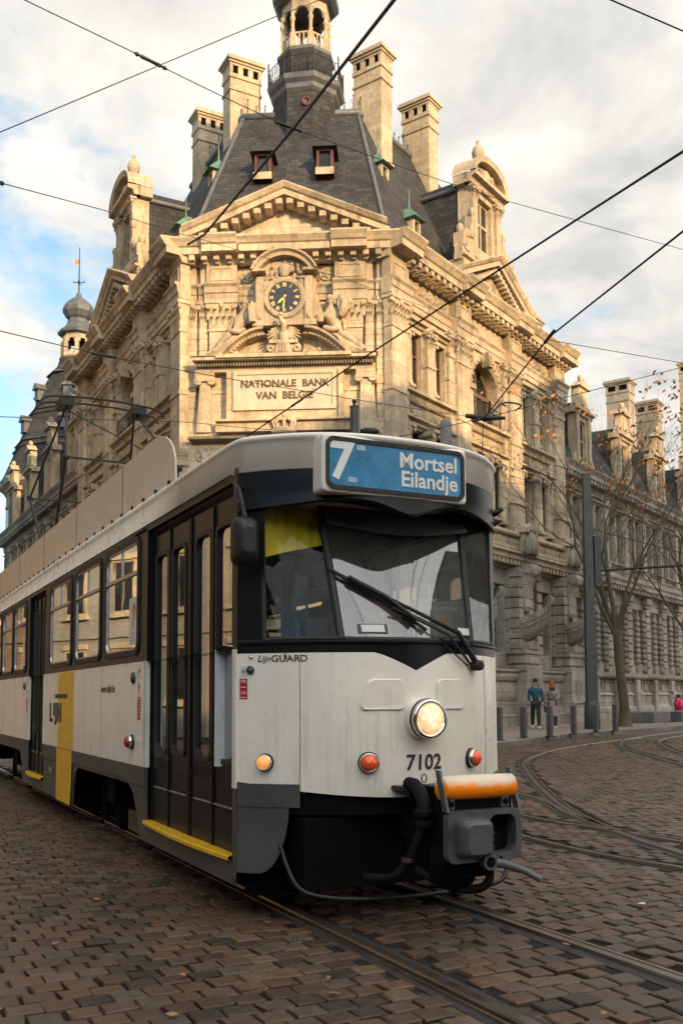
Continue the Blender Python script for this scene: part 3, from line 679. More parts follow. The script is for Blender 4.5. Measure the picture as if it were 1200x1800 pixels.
mb=tmb(); mb.tube([(Fz(.225,1.6)-.004,.225,1.585),(Fz(.225,1.64)-.004,.222,1.628),(Fz(.23,1.64)-.004,.234,1.628),(Fz(.235,1.6)-.004,.236,1.585)],.0025,5); mb.build('lettering',BLACKT,tram)
def front_patch(name,mat,w0,w1,z0,z1,out=.003,parent=None):
    mb=tmb(); mb.loft([[(Fz(lerp(w0,w1,i/6),z)-out,lerp(w0,w1,i/6),z) for i in range(7)] for z in (z0,z1)],False,False,0,False); return mb.build(name,mat,parent or tram)
st=front_patch('sticker',REDP,.012,.048,1.34,1.465); 
for z,h in ((1.455,.004),(1.445,.003),(1.415,.004),(1.385,.003),(1.375,.003),(1.352,.003)): front_patch('print',WHITEP,.017,.043,z-h,z,.0036,st)
st=front_patch('sticker',PALEP,.016,.040,1.475,1.545); mb=tmb()
mb.add([(Fz(x,1.5)-.0045,x,z) for x,z in ((.019,1.51),(.026,1.527),(.026,1.493))],[(0,1,2)]); mb.add([(Fz(x,1.5)-.0045,x,z) for x,z in ((.038,1.51),(.030,1.527),(.030,1.493))],[(0,1,2)]); mb.build('print',GREENP,st)
for w,z,r in ((.064,1.518,.026),):
    mb=MB(surfM(w,z)@Matrix.Rotation(-PI/2,4,'X')); mb.lathe(0,0,[(r,0),(r,.012),(r*.85,.018),(r*.6,.012),(r*.55,.02),(.002,.021)],20); mb.build('door_button',GREYM,tram)
mb=MB(surfM(.066,1.60)@Matrix.Rotation(-PI/2,4,'X')); mb.lathe(0,0,[(.013,0),(.013,.008),(.002,.014)],14); mb.build('door_key_lock',CHROME,tram)
# side markings
def side_text(s,size,t,z,bold,mat,name,sx=1,b=.0085,shear=0):
    v,f=textmesh(s,size,lambda x,y:(t-x,b,z+y),bold,'CENTER',sx,0,shear); mb=MB(MTL); mb.add(v,f); return mb.build(name,mat,tram)
side_text('www.delijn.be',.105,3.42,1.435,.0015,BLACKT,'web_address',.92)
mb=MB(MTL)
LG=BLACKT; zb0,zt0=1.075,1.30
for pts in ([(6.42,zt0),(6.34,zt0),(6.34,zb0+.04),(6.22,zb0+.04),(6.22,zb0),(6.42,zb0)],
            [(6.18,zt0),(6.10,zt0),(6.10,zb0+.07),(6.18,zb0+.07)],
            [(6.05,zt0),(5.97,zt0),(5.97,zb0+.01),(6.0,zb0-.03),(6.10,zb0-.03),(6.10,zb0+.015),(6.05,zb0+.02)],
            [(5.93,zt0),(5.93,zb0),(5.85,zb0),(5.85,zb0+.14),(5.76,zb0),(5.67,zb0),(5.67,zt0),(5.75,zt0),(5.75,zt0-.14),(5.84,zt0)]):
    mb.ext(pts,.010,.0115)
mb.ext([(6.05,1.40),(5.35,1.40),(5.35,1.352),(6.05,1.352)],.010,.0115)
v,f=textmesh('DE',.055,lambda x,y:(6.13-x,.0115,1.375+y),.001); mb.add(v,f)
mb.build('company_logo',LG,tram)
side_text('7102',.085,6.28,.50,.001,PALEP,'fleet_number',.8,.018)
for t0,zz0 in ((2.30,1.30),(8.2,1.30)):
    mb=MB(MTL); mb.box(t0-.05,t0+.05,.006,.0085,zz0-.13,zz0+.06); st=mb.build('sticker',REDP,tram)
    mb=MB(MTL)
    for k in range(6): mb.box(t0-.035,t0+.03-.01*(k%3),.0085,.0095,zz0+.045-.03*k,zz0+.05-.03*k)
    mb.build('print',WHITEP,st)
    mb=MB(MTL); mb.box(t0-.05,t0+.05,.006,.008,zz0+.08,zz0+.2); mb.box(t0-.07,t0+.06,.006,.008,zz0+.22,zz0+.33); st=mb.build('sticker',PALEP,tram)
    mb=MB(MTL); mb.ext([(t0-.03,zz0+.14),(t0-.005,zz0+.17),(t0-.005,zz0+.11)],.0085,.009); mb.ext([(t0+.03,zz0+.14),(t0+.005,zz0+.17),(t0+.005,zz0+.11)],.0085,.009); mb.build('print',GREENP,st)
    mb=MB(MTL); mb.box(t0-.045,t0-.005,.0085,.009,zz0+.27,zz0+.285); mb.box(t0+.005,t0+.04,.0085,.009,zz0+.255,zz0+.275); mb.build('print',BLACKT,st)
    mb=MB(frame(TPt(t0+.17,-.006,1.52),TR,-TW)@Matrix.Rotation(-PI/2,4,'X')); mb.lathe(0,0,[(.05,0),(.05,.015),(.042,.022),(.03,.015),(.028,.026),(.002,.028)],20); mb.build('door_button',GREYM,tram)
EDG=plain('pale_edge_strip',(.5,.56,.56),.4)
for x0,x1 in ((2.1,2.135),(6.86,6.88)): mb=MB(MTL); mb.box(x0,x1,.006,.014,.79,1.645); mb.build('edge_strip',EDG,tram)
for t0,z0,z1 in ((2.42,1.84,2.16),(8.4,1.84,2.16)):
    mb=MB(MTL); mb.ext(rrect(t0,t0+.24,z0-.03,z1+.05,.02),.004,.0065); st=mb.build('window_sticker',PALEP,tram)
    mb=MB(MTL); mb.ext([(t0+.08+.045*cos(a)*(1+.4*sin(3*a)),z0+.25+.075*sin(a)) for a in [k*PI/8 for k in range(16)]],.0065,.0075); mb.ext([(t0+.10,z0+.1),(t0+.14,z0+.12),(t0+.11,z0+.2),(t0+.09,z0+.18)],.0065,.0075); mb.build('print',plain('salmon_print',(.6,.16,.11),.5),st)
    mb=MB(MTL)
    for k in range(4): mb.box(t0+.05,t0+.19,.0065,.0075,z0+.0+.02*k,z0+.005+.02*k)
    mb.build('print',plain('grey_print',(.3,.3,.3),.5),st)
mb=MB(MTL); mb.box(.1,.17,-.049,-.046,1.48,1.70); st=mb.build('door_sticker',PALEP,tram)
mb=MB(MTL); mb.ext(circ(.12,1.665,.012,10),-.046,-.045); mb.ext(circ(.15,1.665,.012,10),-.046,-.045); mb.box(.108,.132,-.046,-.045,1.615,1.65); mb.box(.138,.162,-.046,-.045,1.615,1.65)
for k in range(4): mb.box(.11,.16,-.046,-.045,1.50+.022*k,1.505+.022*k)
mb.build('print',BLACKT,st)
mb=MB(MTL); mb.box(5.6,5.95,-.02,-.006,2.02,2.28); mb.build('window_poster',plain('blue_poster',(.02,.25,.45),.5),tram)
mb=MB(MTL); mb.box(5.6,6.0,-.02,-.006,2.285,2.38); mb.build('window_poster',plain('red_poster',(.5,.06,.05),.5),tram)
# bumper strip, corner skirts
mb=tmb(); mb.loft([[(F0(w)*.985+.02,w,z) for w in ws] for z in (.845,.66,.64)],False,False,0,True); mb.loft([[(F0(w)*.985+.02,w,.64) for w in ws],[(F0(w)+.35,w,.62) for w in ws]],False,False,0,False); mb.build('bumper_strip',UNDER,tram)
for s in (0,1):
    mb=tmb(); cols=[0,.02,.05,.08,.11,.14,.17,.2,.22,.235,.245,.25]
    def zc(w): return .285+ (0 if w<.1 else .45*(1-math.sqrt(max(0,1-((w-.1)/.15)**2))))
    mb.loft([[(F0(w)-.004,(w if not s else TWD-w),lerp(zc(w),zlow(w)+.004,k/5)) for w in cols] for k in range(6)],False,False,0,True)
    mb.loft([[((.07 if s==0 else .3)*k/3,(0 if not s else TWD)+(-.002 if not s else .002),z) for k in range(4)] for z in (.24,.83)],False,False,0,False)
    mb.loft([[(F0(w)-.012,(w if not s else TWD-w),z) for w in (0,.03,.08,.14,.2,.27,.30)] for z in (zlow(.1)+.012,.69,.685)],False,False,0,True)
    mb.build('corner_skirt',GREYP,tram)
# wiper
mb=tmb(); piv=Vector((Fz(1.5,1.54)-.05,1.5,1.55)); 
def onglass(s,v):   # s across 0..1 (pillar to pillar), v up
    a=Vector((F0(lerp(.52,1.48,s)),lerp(.52,1.48,s),1.70)); b=Vector(t1).lerp(Vector(t2),s); p=a.lerp(b,v); return p+Vector((-.06,0,.0))
mb.tube([piv,onglass(.82,.06),onglass(.30,.30)],[.022,.016,.010],8); mb.tube([piv+Vector((0,-.03,-.02)),onglass(.72,.04),onglass(.33,.22)],.008,6)
mb.lathe(0,0,[(.035,-.04),(.035,.03),(.02,.04)],14,M=MT@Matrix.Translation(piv)@Matrix.Rotation(-PI/2,4,'Y'))
wp=mb.build('wiper',RUBBER,tram)
mb=tmb(); mb.tube([onglass(-.02,.50)+Vector((.03,0,0)),onglass(.2,.35)+Vector((.03,0,0)),onglass(.56,.07)+Vector((.03,0,0))],[.012,.02,.012],6); mb.tube([onglass(.08,.44),onglass(.30,.30),onglass(.48,.14)],.016,6); mb.build('wiper_blade',RUBBER,wp)
mb=tmb(); mb.tube([piv+Vector((0,-.02,.05)),onglass(.66,.05)+Vector((.02,0,-.03)),Vector((Fz(1.3,1.6)-.03,1.30,1.60)),Vector((Fz(1.4,1.5)-.03,1.40,1.545))],.005,5); mb.build('washer_hose',RUBBER,wp)
# mirrors
for s,w,sgn in ((0,.02,-1),(1,TWD-.02,1)):
    mb=tmb(); x=w+sgn*(.04 if s==0 else -.03); mz=2.30-.16*s; mt=-.13+.36*s
    pr=rrect(-.08,.08,-.15,.15,.05,4)
    mb.loft([[(mt+d*1.0,x+a*k,mz+c*k) for a,c in pr] for d,k in ((0,.9),(-.015,1),(-.07,.98),(-.12,.8),(-.14,.5))],True,True,0,True)
    mr=mb.build('mirror',GREYD,tram)
    mb=tmb(); mb.tube([(-.03,w,2.66),(-.06,w+sgn*.06,2.68),(mt-.03,w+sgn*.07,2.62),(mt-.06,x,mz+.14)],.016,8); mb.tube([(-.0,w,2.58),(-.05,w+sgn*.06,2.60),(mt-.02,w+sgn*.06,2.54)],.010,6); mb.build('mirror_arm',IRON,mr)
    mb=tmb(); mb.add([(mt+.002,x+a*.85,mz+c*.85) for a,c in pr],[tuple(range(len(pr)))]); mb.build('mirror_glass',CHROME,mr)
# coupler, folded up on the nose
CF=frame(TPt(-1.22,.99,.585),TW,-TR)       # a right, b towards the street, c up
cpl=MB(CF)
pl=rrect(-.24,.24,-.135,.145,.045); hole=rrect(.03,.205,-.095,.115,.05)
n=len(pl)
cpl.ring(pl,hole,0,0,None,-.14,-.05); 
cpl.loft([[(x,-.14,z) for x,z in hole],[(.12,-.145,0)]*len(hole)],True,False,1,False)
cpl.loft([[(x,-.05,z) for x,z in pl],[(x*.9,-.07,z*.9) for x,z in pl]],True,False,0,False)
bul=rrect(-.19,.01,-.105,.105,.04)
cpl.loft([[(-.09+(x+.09)*k,b,(z)*k) for x,z in bul] for b,k in ((0,1.04),(.04,1.0),(.075,.9),(.092,.74))],True,False,0,True); cpl.poly([(-.09+(x+.09)*.74,z*.74) for x,z in bul],.092)
cpl.box(-.015,.012,.03,.07,-.05,.03,0); cpl.box(-.002,.016,.05,.085,-.035,-.012,1); cpl.box(-.002,.016,.05,.085,.0,.02,1)
cpl.lathe(.0,-.0,[(.045,-.02),(.045,.035)],18,0,True,CF@Matrix.Translation((.01,0,-.135))@Matrix.Rotation(-PI/2,4,'X')); cpl.lathe(0,0,[(.030,.036),(.002,.036)],14,1,True,CF@Matrix.Translation((.01,0,-.135))@Matrix.Rotation(-PI/2,4,'X'),caps=False)
cpl.lathe(0,0,[(.012,.002),(.002,.003)],10,1,True,CF@Matrix.Translation((.10,0,-.125))@Matrix.Rotation(-PI/2,4,'X'))
cp=cpl.build('coupler',[GREYM,UNDER],tram)
mb=MB(CF); mb.tube([(.03,.0,-.14),(.10,.03,-.15),(.20,.08,-.19),(.27,.13,-.235)],[.03,.026,.02,.018],10); mb.build('coupler_lever',GREYM,cp)
mb=MB(CF)
for x,d in ((-.235,-.02),(.235,-.02)):
    mb.ext([(-.05,.0),(0.0,0.0),(-.08,.22),(-.12,.22)],x-.008,x+.008,0,False,CF@Matrix(((0,1,0,0),(1,0,0,0),(0,0,1,.14),(0,0,0,1))))
mb.box(-.22,.22,-.16,-.06,.13,.20,1); mb.box(-.22,-.17,-.06,-.04,.15,.21,0); mb.box(.14,.19,-.06,-.04,.15,.21,0)
mb.lathe(0,0,[(.016,0),(.016,.012),(.002,.014)],10,1,True,CF@Matrix.Translation((.165,-.04,.18))@Matrix.Rotation(-PI/2,4,'X')); mb.lathe(0,0,[(.016,0),(.016,.012),(.002,.014)],10,1,True,CF@Matrix.Translation((-.195,-.04,.18))@Matrix.Rotation(-PI/2,4,'X'))
mb.build('coupler_bracket',[GREYM,UNDER],cp)
# orange warning roll over the folded drawhook
rc=CF@Vector((.0,-.08,.262)); e=D.objects.new('tmp',None)
mb=MB(IDM); prof=[(.002,-.235),(.058,-.235),(.067,-.228),(.068,-.12),(.069,0),(.068,.12),(.067,.228),(.058,.235),(.002,.235)]
RM=Matrix(((TW.x,0,-TR.x,rc.x),(TW.y,0,-TR.y,rc.y),(0,1,0,rc.z),(0,0,0,1)))
loops=[[tuple(RM@Vector((c,r*1.0*sin(2*PI*i/28),r*1.05*cos(2*PI*i/28)))) for i in range(28)] for r,c in prof]
mb.loft(loops,True,False,0,True)
rl=mb.build('warning_roll',ORROLL,cp)
L=LOC[rl.name]                      # give the roll its own origin so that its wear sits on top of it
for v in rl.data.vertices: v.co=v.co+L-rc
rl.location=rc-L; LOC[rl.name]=rc; D.objects.remove(e)
mb=tmb()
mb.box(-1.14,-.4,.90,1.2,.5,.70,0); mb.box(-1.16,-.55,.88,1.05,.36,.62,0); mb.box(-.95,-.4,.92,.97,.62,.82,0); mb.box(-1.0,-.45,1.12,1.18,.62,.80,0)
mb.tube([(-1.18,.77,.80),(-1.13,.76,.60),(-1.14,.77,.44)],.016,8,0); mb.tube([(-.9,.9,.78),(-1.02,.84,.62),(-1.0,.86,.42)],.02,8,0); mb.tube([(-.5,1.3,.75),(-.8,1.24,.55),(-1.0,1.2,.5)],.022,8,0)
mb.lathe(0,0,[(.11,-.1),(.13,-.06),(.13,.08),(.10,.12)],16,0,True,MT@Matrix.Translation((-.98,.93,.40)))
mb.build('drawgear',UNDER,cp)
mb=tmb()
mb.tube(spline([(-.62,.86,.83),(-.70,.86,.82),(-.80,.85,.75),(-.83,.84,.64)],5),[.042]*16,12,0); 
mb.lathe(0,0,[(.054,-.02),(.058,-.015),(.058,.015),(.054,.02)],14,0,True,MT@Matrix.Translation((-.825,.842,.68))); mb.lathe(0,0,[(.052,-.02),(.056,0),(.052,.02)],14,0,True,MT@Matrix.Translation((-.83,.84,.62)))
mb.tube(spline([(-.83,.84,.64),(-.80,.80,.5),(-.75,.76,.38),(-.68,.70,.3),(-.5,.62,.28)],5),.027,10,0)
mb.lathe(0,0,[(.042,-.012),(.042,.012)],12,1,True,MT@Matrix.Translation((-.76,.77,.41)))
mb.tube(spline([(-.8,.80,.36),(-.98,.88,.29),(-1.10,.98,.28),(-1.17,1.04,.33),(-1.15,1.06,.45)],6),.024,8,0)
mb.build('brake_hose',[plain('worn_black_hose',(.005,.005,.006),.75,0,.4,14,.1,.2),STEEL],cp)
mb=tmb(); mb.tube([(-.60,.98,.83+.025*0)]+[(-.60+.0*k,.98+.018*sin(k*PI/5),.855+.026*(1-cos(k*PI/5))-.026) for k in range(1,11)],.004,5); mb.box(-.66,-.5,.80,1.15,.79,.815); mb.build('lifting_eye',IRON,cp)
# lifeguard pipe
mb=tmb(); mb.tube(spline([(-.22,.20,.46),(-.30,.21,.34),(-.38,.25,.23),(-.46,.36,.185),(-.55,.6,.165),(-.58,.97,.16),(-.55,1.34,.165),(-.46,1.64,.175),(-.3,1.8,.3),(-.2,1.84,.46)],6),.014,10); mb.build('lifeguard_bar',plain('scuffed_dark_steel',(.025,.025,.025),.45,.6,.4,6),tram)
# underframe, bogies
mb=tmb(); mb.box(.1,LENT-.2,.12,TWD-.12,.62,.80); mb.box(-.22,.2,.35,TWD-.35,.42,.74); mb.box(.0,.12,.1,TWD-.1,.13,.7); mb.box(-.36,.0,.3,TWD-.3,.2,.62); mb.box(5.2,8.2,.08,TWD-.08,.3,.7); mb.box(.1,2.2,.1,TWD-.1,.42,.66); mb.box(11.4,LENT-.4,.1,TWD-.1,.35,.7); mb.build('underframe',UNDER,tram)  # includes a black bulkhead under the nose, added to block light there
for t0 in (3.65,9.85):
    mb=tmb()
    for w in (.30,TWD-.42): mb.box(t0-1.05,t0+1.05,w,w+.12,.28,.42); mb.box(t0-.35,t0+.35,w-.02,w+.1,.42,.56)
    mb.box(t0-.2,t0+.2,.35,TWD-.35,.3,.5); mb.box(t0-1.25,t0-.95,.2,.3,.16,.36); mb.tube([(t0+.5,.16,.14),(t0+.5,.16,.55)],.035,8); mb.tube([(t0+.5,.13,.12),(t0+.9,.13,.12)],.02,6); mb.tube([(t0-.85,.13,.10),(t0-1.25,.13,.10)],.02,6); mb.tube([(t0-1.2,.15,.1),(t0-1.2,.15,.4)],.03,8); 
    mb.box(t0+.05,t0+.32,.13,.28,.34,.62)
    bg_=mb.build('bogie',UNDER,tram)
    mb=tmb(); mb.box(t0-1.15,t0-.35,.17,.19,.15,.33); mb.build('bogie_guard',plain('rusty_plate',(.10,.06,.03),.8,0,.4,5),bg_)
    for t in (t0-.75,t0+.75):
        mb=tmb()
        for w in (.36,TWD-.48):
            Mw=MT@Matrix.Translation((t,w,.30))@Matrix.Rotation(-PI/2,4,'X'); mb.lathe(0,0,[(.10,-.02),(.26,.0),(.295,.01),(.30,.04),(.315,.08),(.31,.10),(.12,.1)],24,0,True,Mw)
        mb.tube([(t,.3,.30),(t,TWD-.3,.30)],.06,10); mb.build('wheelset',UNDER,bg_)
# interior
mb=tmb(); mb.box(.06,LENT-.1,.05,TWD-.05,.80,.88); mb.box(-.2,.06,.45,TWD-.45,.80,.88); mb.build('cabin_floor',INTD,tram)
mb=tmb(); mb.box(.3,LENT-.1,.06,TWD-.06,2.74,2.76); mb.build('cabin_ceiling',INTER,tram)
mb=tmb(); mb.box(LENT-.03,LENT,0,TWD,.3,2.9); mb.build('rear_end',BLACKP,tram)
for s,t0 in [(s,t) for s in (0,1) for t in (2.6,3.4,4.2,5.0,5.8,8.7,9.5,10.3,11.1)]:
    w0=.12 if s==0 else TWD-.55
    mb=tmb(); mb.box(t0,t0+.42,w0,w0+.43,1.24,1.33,0,None,.02); mb.box(t0+.38,t0+.46,w0,w0+.43,1.3,1.92,0,None,.025); mb.box(t0+.15,t0+.3,w0+.1,w0+.3,.88,1.25,1); mb.tube([(t0+.42,w0+.02,1.9),(t0+.42,w0+.05,1.99),(t0+.42,w0+.38,1.99),(t0+.42,w0+.41,1.9)],.016,6,2); mb.build('passenger_seat',[ORSEAT,UNDER,ALU],tram)
for t,w in ((2.3,.55),(2.3,1.4),(4.5,.62),(4.5,1.35),(6.7,.55),(8.3,.55),(8.3,1.4),(.55,.36),(.62,.24),(1.1,.5),(1.9,.35)):
    mb=tmb(); mb.tube([(t,w,.88),(t,w,2.74)],.018,8); mb.build('grab_pole',YELLOW if t>1 else ALU,tram)
mb=tmb()
mb.loft([[(F0(w)*.93+.05,w,1.665) for w in ws],[(F0(w)*.6+.25,w,1.685) for w in ws],[(F0(w)*.4+.42,w,1.665) for w in ws],[(F0(w)*.4+.42,w,.9) for w in ws]],False,False,0,False)
mb.build('dashboard',INTER,tram)
mb=tmb(); mb.box(.08,.42,.86,1.25,1.66,1.86,0,None,.04); mb.box(.0,.12,1.55,1.75,1.7,1.84,0,None,.02); mb.tube([(.42,1.05,1.75),(.5,1.05,1.85)],.02,6); mb.build('control_console',INTD,tram)
mb=tmb(); mb.box(1.0,1.04,.95,TWD-.06,.88,1.95); mb.build('cab_partition',INTER,tram)
mb=tmb(); mb.box(.78,.95,1.08,1.62,1.3,2.05,0,None,.06); mb.box(.35,.9,1.1,1.6,1.25,1.38,0,None,.04); mb.box(.82,.93,1.2,1.5,2.02,2.3,0,None,.05); mb.build('driver_seat',INTD,tram)
mb=tmb(); mb.loft([[tuple(Vector(tL).lerp(Vector(t1),u).lerp(Vector(bL).lerp(Vector(b1),u),v*(.40-.12*u))+Vector((.06+.012*sin(u*30),.012*sin(v*9+u*5),-.02))) for u in [k/16 for k in range(17)]] for v in (0,.2,.4,.6,.8,1)],False,False,0,True); mb.build('cab_sunblind',CURTAIN,tram)
mb=tmb(); mb.loft([[(lerp(t1[0],t2[0],k/8)-.02,lerp(t1[1],t2[1],k/8),2.6) for k in range(9)],[(lerp(t1[0],t2[0],k/8)-.12,lerp(t1[1],t2[1],k/8),2.46-.05*sin(PI*k/8)) for k in range(9)]],False,False,0,False); mb.build('sun_visor',INTD,tram)
for a,b,c in ((.62,.80,1.80),(1.33,1.48,1.80)):   # small plates inside the glass
    mb=tmb(); q=[onglass((a-.52)/.96,.06),onglass((b-.52)/.96,.06),onglass((b-.52)/.96,.125),onglass((a-.52)/.96,.125)]
    mb.add([tuple(p+Vector((.045,0,-.015))) for p in q],[(0,1,2,3)]); mb.build('glass_plate',BLACKT,tram)
    q=[x.lerp((q[0]+q[2])/2,.22) for x in q]; mb=tmb(); mb.add([tuple(p+Vector((.042,0,-.014))) for p in q],[(0,1,2,3)]); mb.build('glass_plate_print',INTER,tram)
# card with the following-tram number on the dashboard
cm=frame(TPt(-.20,1.38,1.87),TW,(Vector((0,0,1))*.35-TR*.94).normalized(),(Vector((0,0,1))*.94+TR*.35).normalized())
mb=MB(cm); mb.box(-.2,.2,-.012,0,-.13,.13); cd=mb.build('number_card',plain('grey_card',(.36,.37,.375),.6),tram)
mb=MB(cm); v,f=textmesh('Volgnummer',.058,lambda x,y:(-.01+x,.002,.075+y),.001); mb.add(v,f); mb.build('lettering',WHITEP,cd)
mb=MB(cm); v,f=textmesh('4',.17,lambda x,y:(.01+x,.002,-.035+y),.004); mb.add(v,f); mb.build('lettering',YELLOW,cd)
# pantograph
pg=tmb(); tp=8.3
for sg_ in (-1,1):
    w=.97+sg_*.62
    pg.tube([(tp+.05,.97+sg_*.5,5.52),(tp+1.5,.97+sg_*.75,4.45)],.017,6,0); pg.tube([(tp+1.5,.97+sg_*.75,4.45),(tp+.25,.97+sg_*.7,3.35)],.023,6,0)
    pg.tube([(tp-.05,.97+sg_*.5,5.52),(tp-1.4,.97+sg_*.75,4.45)],.017,6,0); pg.tube([(tp-1.4,.97+sg_*.75,4.45),(tp-.25,.97+sg_*.7,3.35)],.023,6,0)
    pg.sph((tp+1.5,.97+sg_*.75,4.45),.05,8,5); pg.sph((tp-1.4,.97+sg_*.75,4.45),.05,8,5)
pg.tube([(tp+1.5,.22,4.45),(tp+1.5,1.72,4.45)],.016,6); pg.tube([(tp-1.4,.22,4.45),(tp-1.4,1.72,4.45)],.016,6); pg.tube([(tp+.05,.47,5.5),(tp-1.4,1.72,4.45)],.010,5); pg.tube([(tp+1.5,.22,4.45),(tp+.2,1.6,3.4)],.010,5)
for t in (tp-.3,tp+.3): pg.box(t-.04,t+.04,.2,1.74,3.26,3.36)
for t in (tp-.9,tp+.9):
    for w in (.3,1.64): pg.lathe(0,0,[(.05,3.15),(.07,3.2),(.05,3.23),(.07,3.27),(.04,3.3)],10,0,True,MT@Matrix.Translation((t,w,0)))
pg.tube([(tp-1.0,.3,3.3),(tp+1.0,.3,3.3),(tp+1.0,1.64,3.3),(tp-1.0,1.64,3.3),(tp-1.0,.3,3.3)],.03,6)
pn=pg.build('pantograph',IRON,tram)
mb=tmb()
for t in (tp-.16,tp+.16): mb.tube(spline([(t,.08,5.50),(t,.13,5.56),(t,.25,5.61),(t,.6,5.64),(t,.97,5.65),(t,1.34,5.64),(t,1.69,5.61),(t,1.81,5.56),(t,1.86,5.48)],4),.016,6)
for w in (.45,1.49): mb.box(tp-.2,tp+.2,w-.1,w+.1,5.50,5.60)
mb.build('collector_head',IRON,pn)

# driver
drv=empty('person',tuple(TPt(.6,1.35,.88)),'driver in a dark jacket sitting at the controls behind the windscreen','person')
vs=[(.62,1.35,1.42),(.64,1.35,1.72),(.60,1.35,1.95),(.56,1.35,2.08),(.53,1.35,2.20),(.62,1.16,1.90),(.45,1.12,1.66),(.2,1.2,1.74),(.62,1.54,1.90),(.45,1.58,1.66),(.2,1.5,1.74),(.22,1.26,1.40),(.18,1.26,.95),(.22,1.46,1.40),(.18,1.46,.95)]
ed=[(0,1),(1,2),(2,3),(3,4),(2,5),(5,6),(6,7),(2,8),(8,9),(9,10),(0,11),(11,12),(0,13),(13,14)]
skin('body',vs,ed,[.17,.17,.13,.06,.095,.08,.055,.035,.08,.055,.035,.08,.05,.08,.05],SKIN,drv,MT)
DJ=cloth('dark_jacket',(.03,.035,.045))
skin('jacket',[(.62,1.35,1.38),(.64,1.35,1.70),(.60,1.35,1.94),(.6,1.35,2.0),(.62,1.15,1.91),(.45,1.11,1.66),(.26,1.19,1.73),(.62,1.55,1.91),(.45,1.59,1.66),(.26,1.51,1.73)],[(0,1),(1,2),(2,3),(2,4),(4,5),(5,6),(2,7),(7,8),(8,9)],[.19,.19,.15,.09,.095,.07,.055,.095,.07,.055],DJ,drv,MT)
mb=tmb(); mb.sph((.545,1.35,2.25),(.105,.09,.09),12,8); mb.build('hair',cloth('grey_hair',(.10,.09,.08)),drv)
mb=tmb(); mb.sph((.435,1.35,2.185),(.02,.016,.025),6,4); 
for w in (1.315,1.385): mb.sph((.447,w,2.215),(.012,.014,.009),6,4,1)
mb.build('face',[SKIN,BLACKT],drv)
# bottle on the dashboard
b=TPt(-.05,1.0,1.672)
bt=empty('bottle',tuple(b),'small clear bottle with yellow cap standing on the tram dashboard','bottle')
bm=MB(Matrix.Translation(b)); bm.lathe(0,0,[(.001,0),(.033,.0),(.035,.01),(.035,.13),(.03,.15),(.014,.19),(.013,.205)],14); bm.build('glass_body',glassm('clear_bottle',(.95,.95,.9),.7,1.5),bt)
bm=MB(Matrix.Translation(b)); bm.lathe(0,0,[(.0355,.03),(.0355,.09)],14,caps=False); bm.build('bottle_label',YELLOW,bt)
bm=MB(Matrix.Translation(b)); bm.lathe(0,0,[(.016,.2),(.016,.23),(.002,.232)],12); bm.build('cap',YELLOW,bt)

# ------------------------------------------------------------ the bank, a wedge with a cut-off corner
AR,AL,AC=R(35.8),R(-28.4),R(93.7)
CR=Vector((1.75,33.5,0)); cdir=Vector((sin(AC),cos(AC),0)); CL=CR-cdir*7.3; CM=(CR+CL)/2
cin=Vector((sin(R(3.7)),cos(R(3.7)),0))
dR=Vector((sin(AR),cos(AR),0)); nR=Vector((dR.y,-dR.x,0)); dL=Vector((sin(AL),cos(AL),0)); nL=Vector((-dL.y,dL.x,0))
MR=frame(CR,dR,nR); ML_=frame(CL,dL,nL); MC=frame(CM,cdir,-cin)
MI=math.tan(R(57.9/2))
bank=empty('bank_building',(CM.x,CM.y,.12),'golden stone corner bank with clock, reclining statues, name panel and steep slate roof','bank')
def off(prof,d): return [(b+d if b>0 else b,c) for b,c in prof]
CORN=[(0,16.72),(.12,16.72),(.16,16.84),(.22,16.95),(.70,16.98),(.70,17.22),(.76,17.26),(.84,17.38),(.92,17.48),(.92,17.54),(0,17.66)]
ARCH=[(0,15.42),(.10,15.42),(.11,15.62),(.15,15.64),(.17,15.84),(.25,15.93),(.25,15.99),(0,16.02)]
def smallcorn(c,d,h=.22): return [(0,c-h),(d*.35,c-h),(d*.5,c-h*.55),(d,c-h*.45),(d,c-h*.1),(0,c)]
def winframe(M,a0,a1,c0,c1,d,root,cross=(.5,),tr=(.62,),mat=None,t=.05):
    mb=MB(M); h=c1-c0
    mb.ring([(a1,c1),(a0,c1),(a0,c0),(a1,c0)],[(a1-t*1.4,c1-t*1.4),(a0+t*1.4,c1-t*1.4),(a0+t*1.4,c0+t*1.4),(a1-t*1.4,c0+t*1.4)],d,0,None,d-.06)
    for x in cross: mb.box(lerp(a0,a1,x)-t*.6,lerp(a0,a1,x)+t*.6,d-.05,d+.01,c0+t,c1-t)
    for z in tr: mb.box(a0+t,a1-t,d-.05,d+.015,lerp(c0,c1,z)-t*.7,lerp(c0,c1,z)+t*.7)
    w=mb.build('window',mat or WFRAME,root)
    mb=MB(M); mb.poly([(a0,c0),(a1,c0),(a1,c1),(a0,c1)],d-.03); mb.build('pane',BGLASS,w); return w
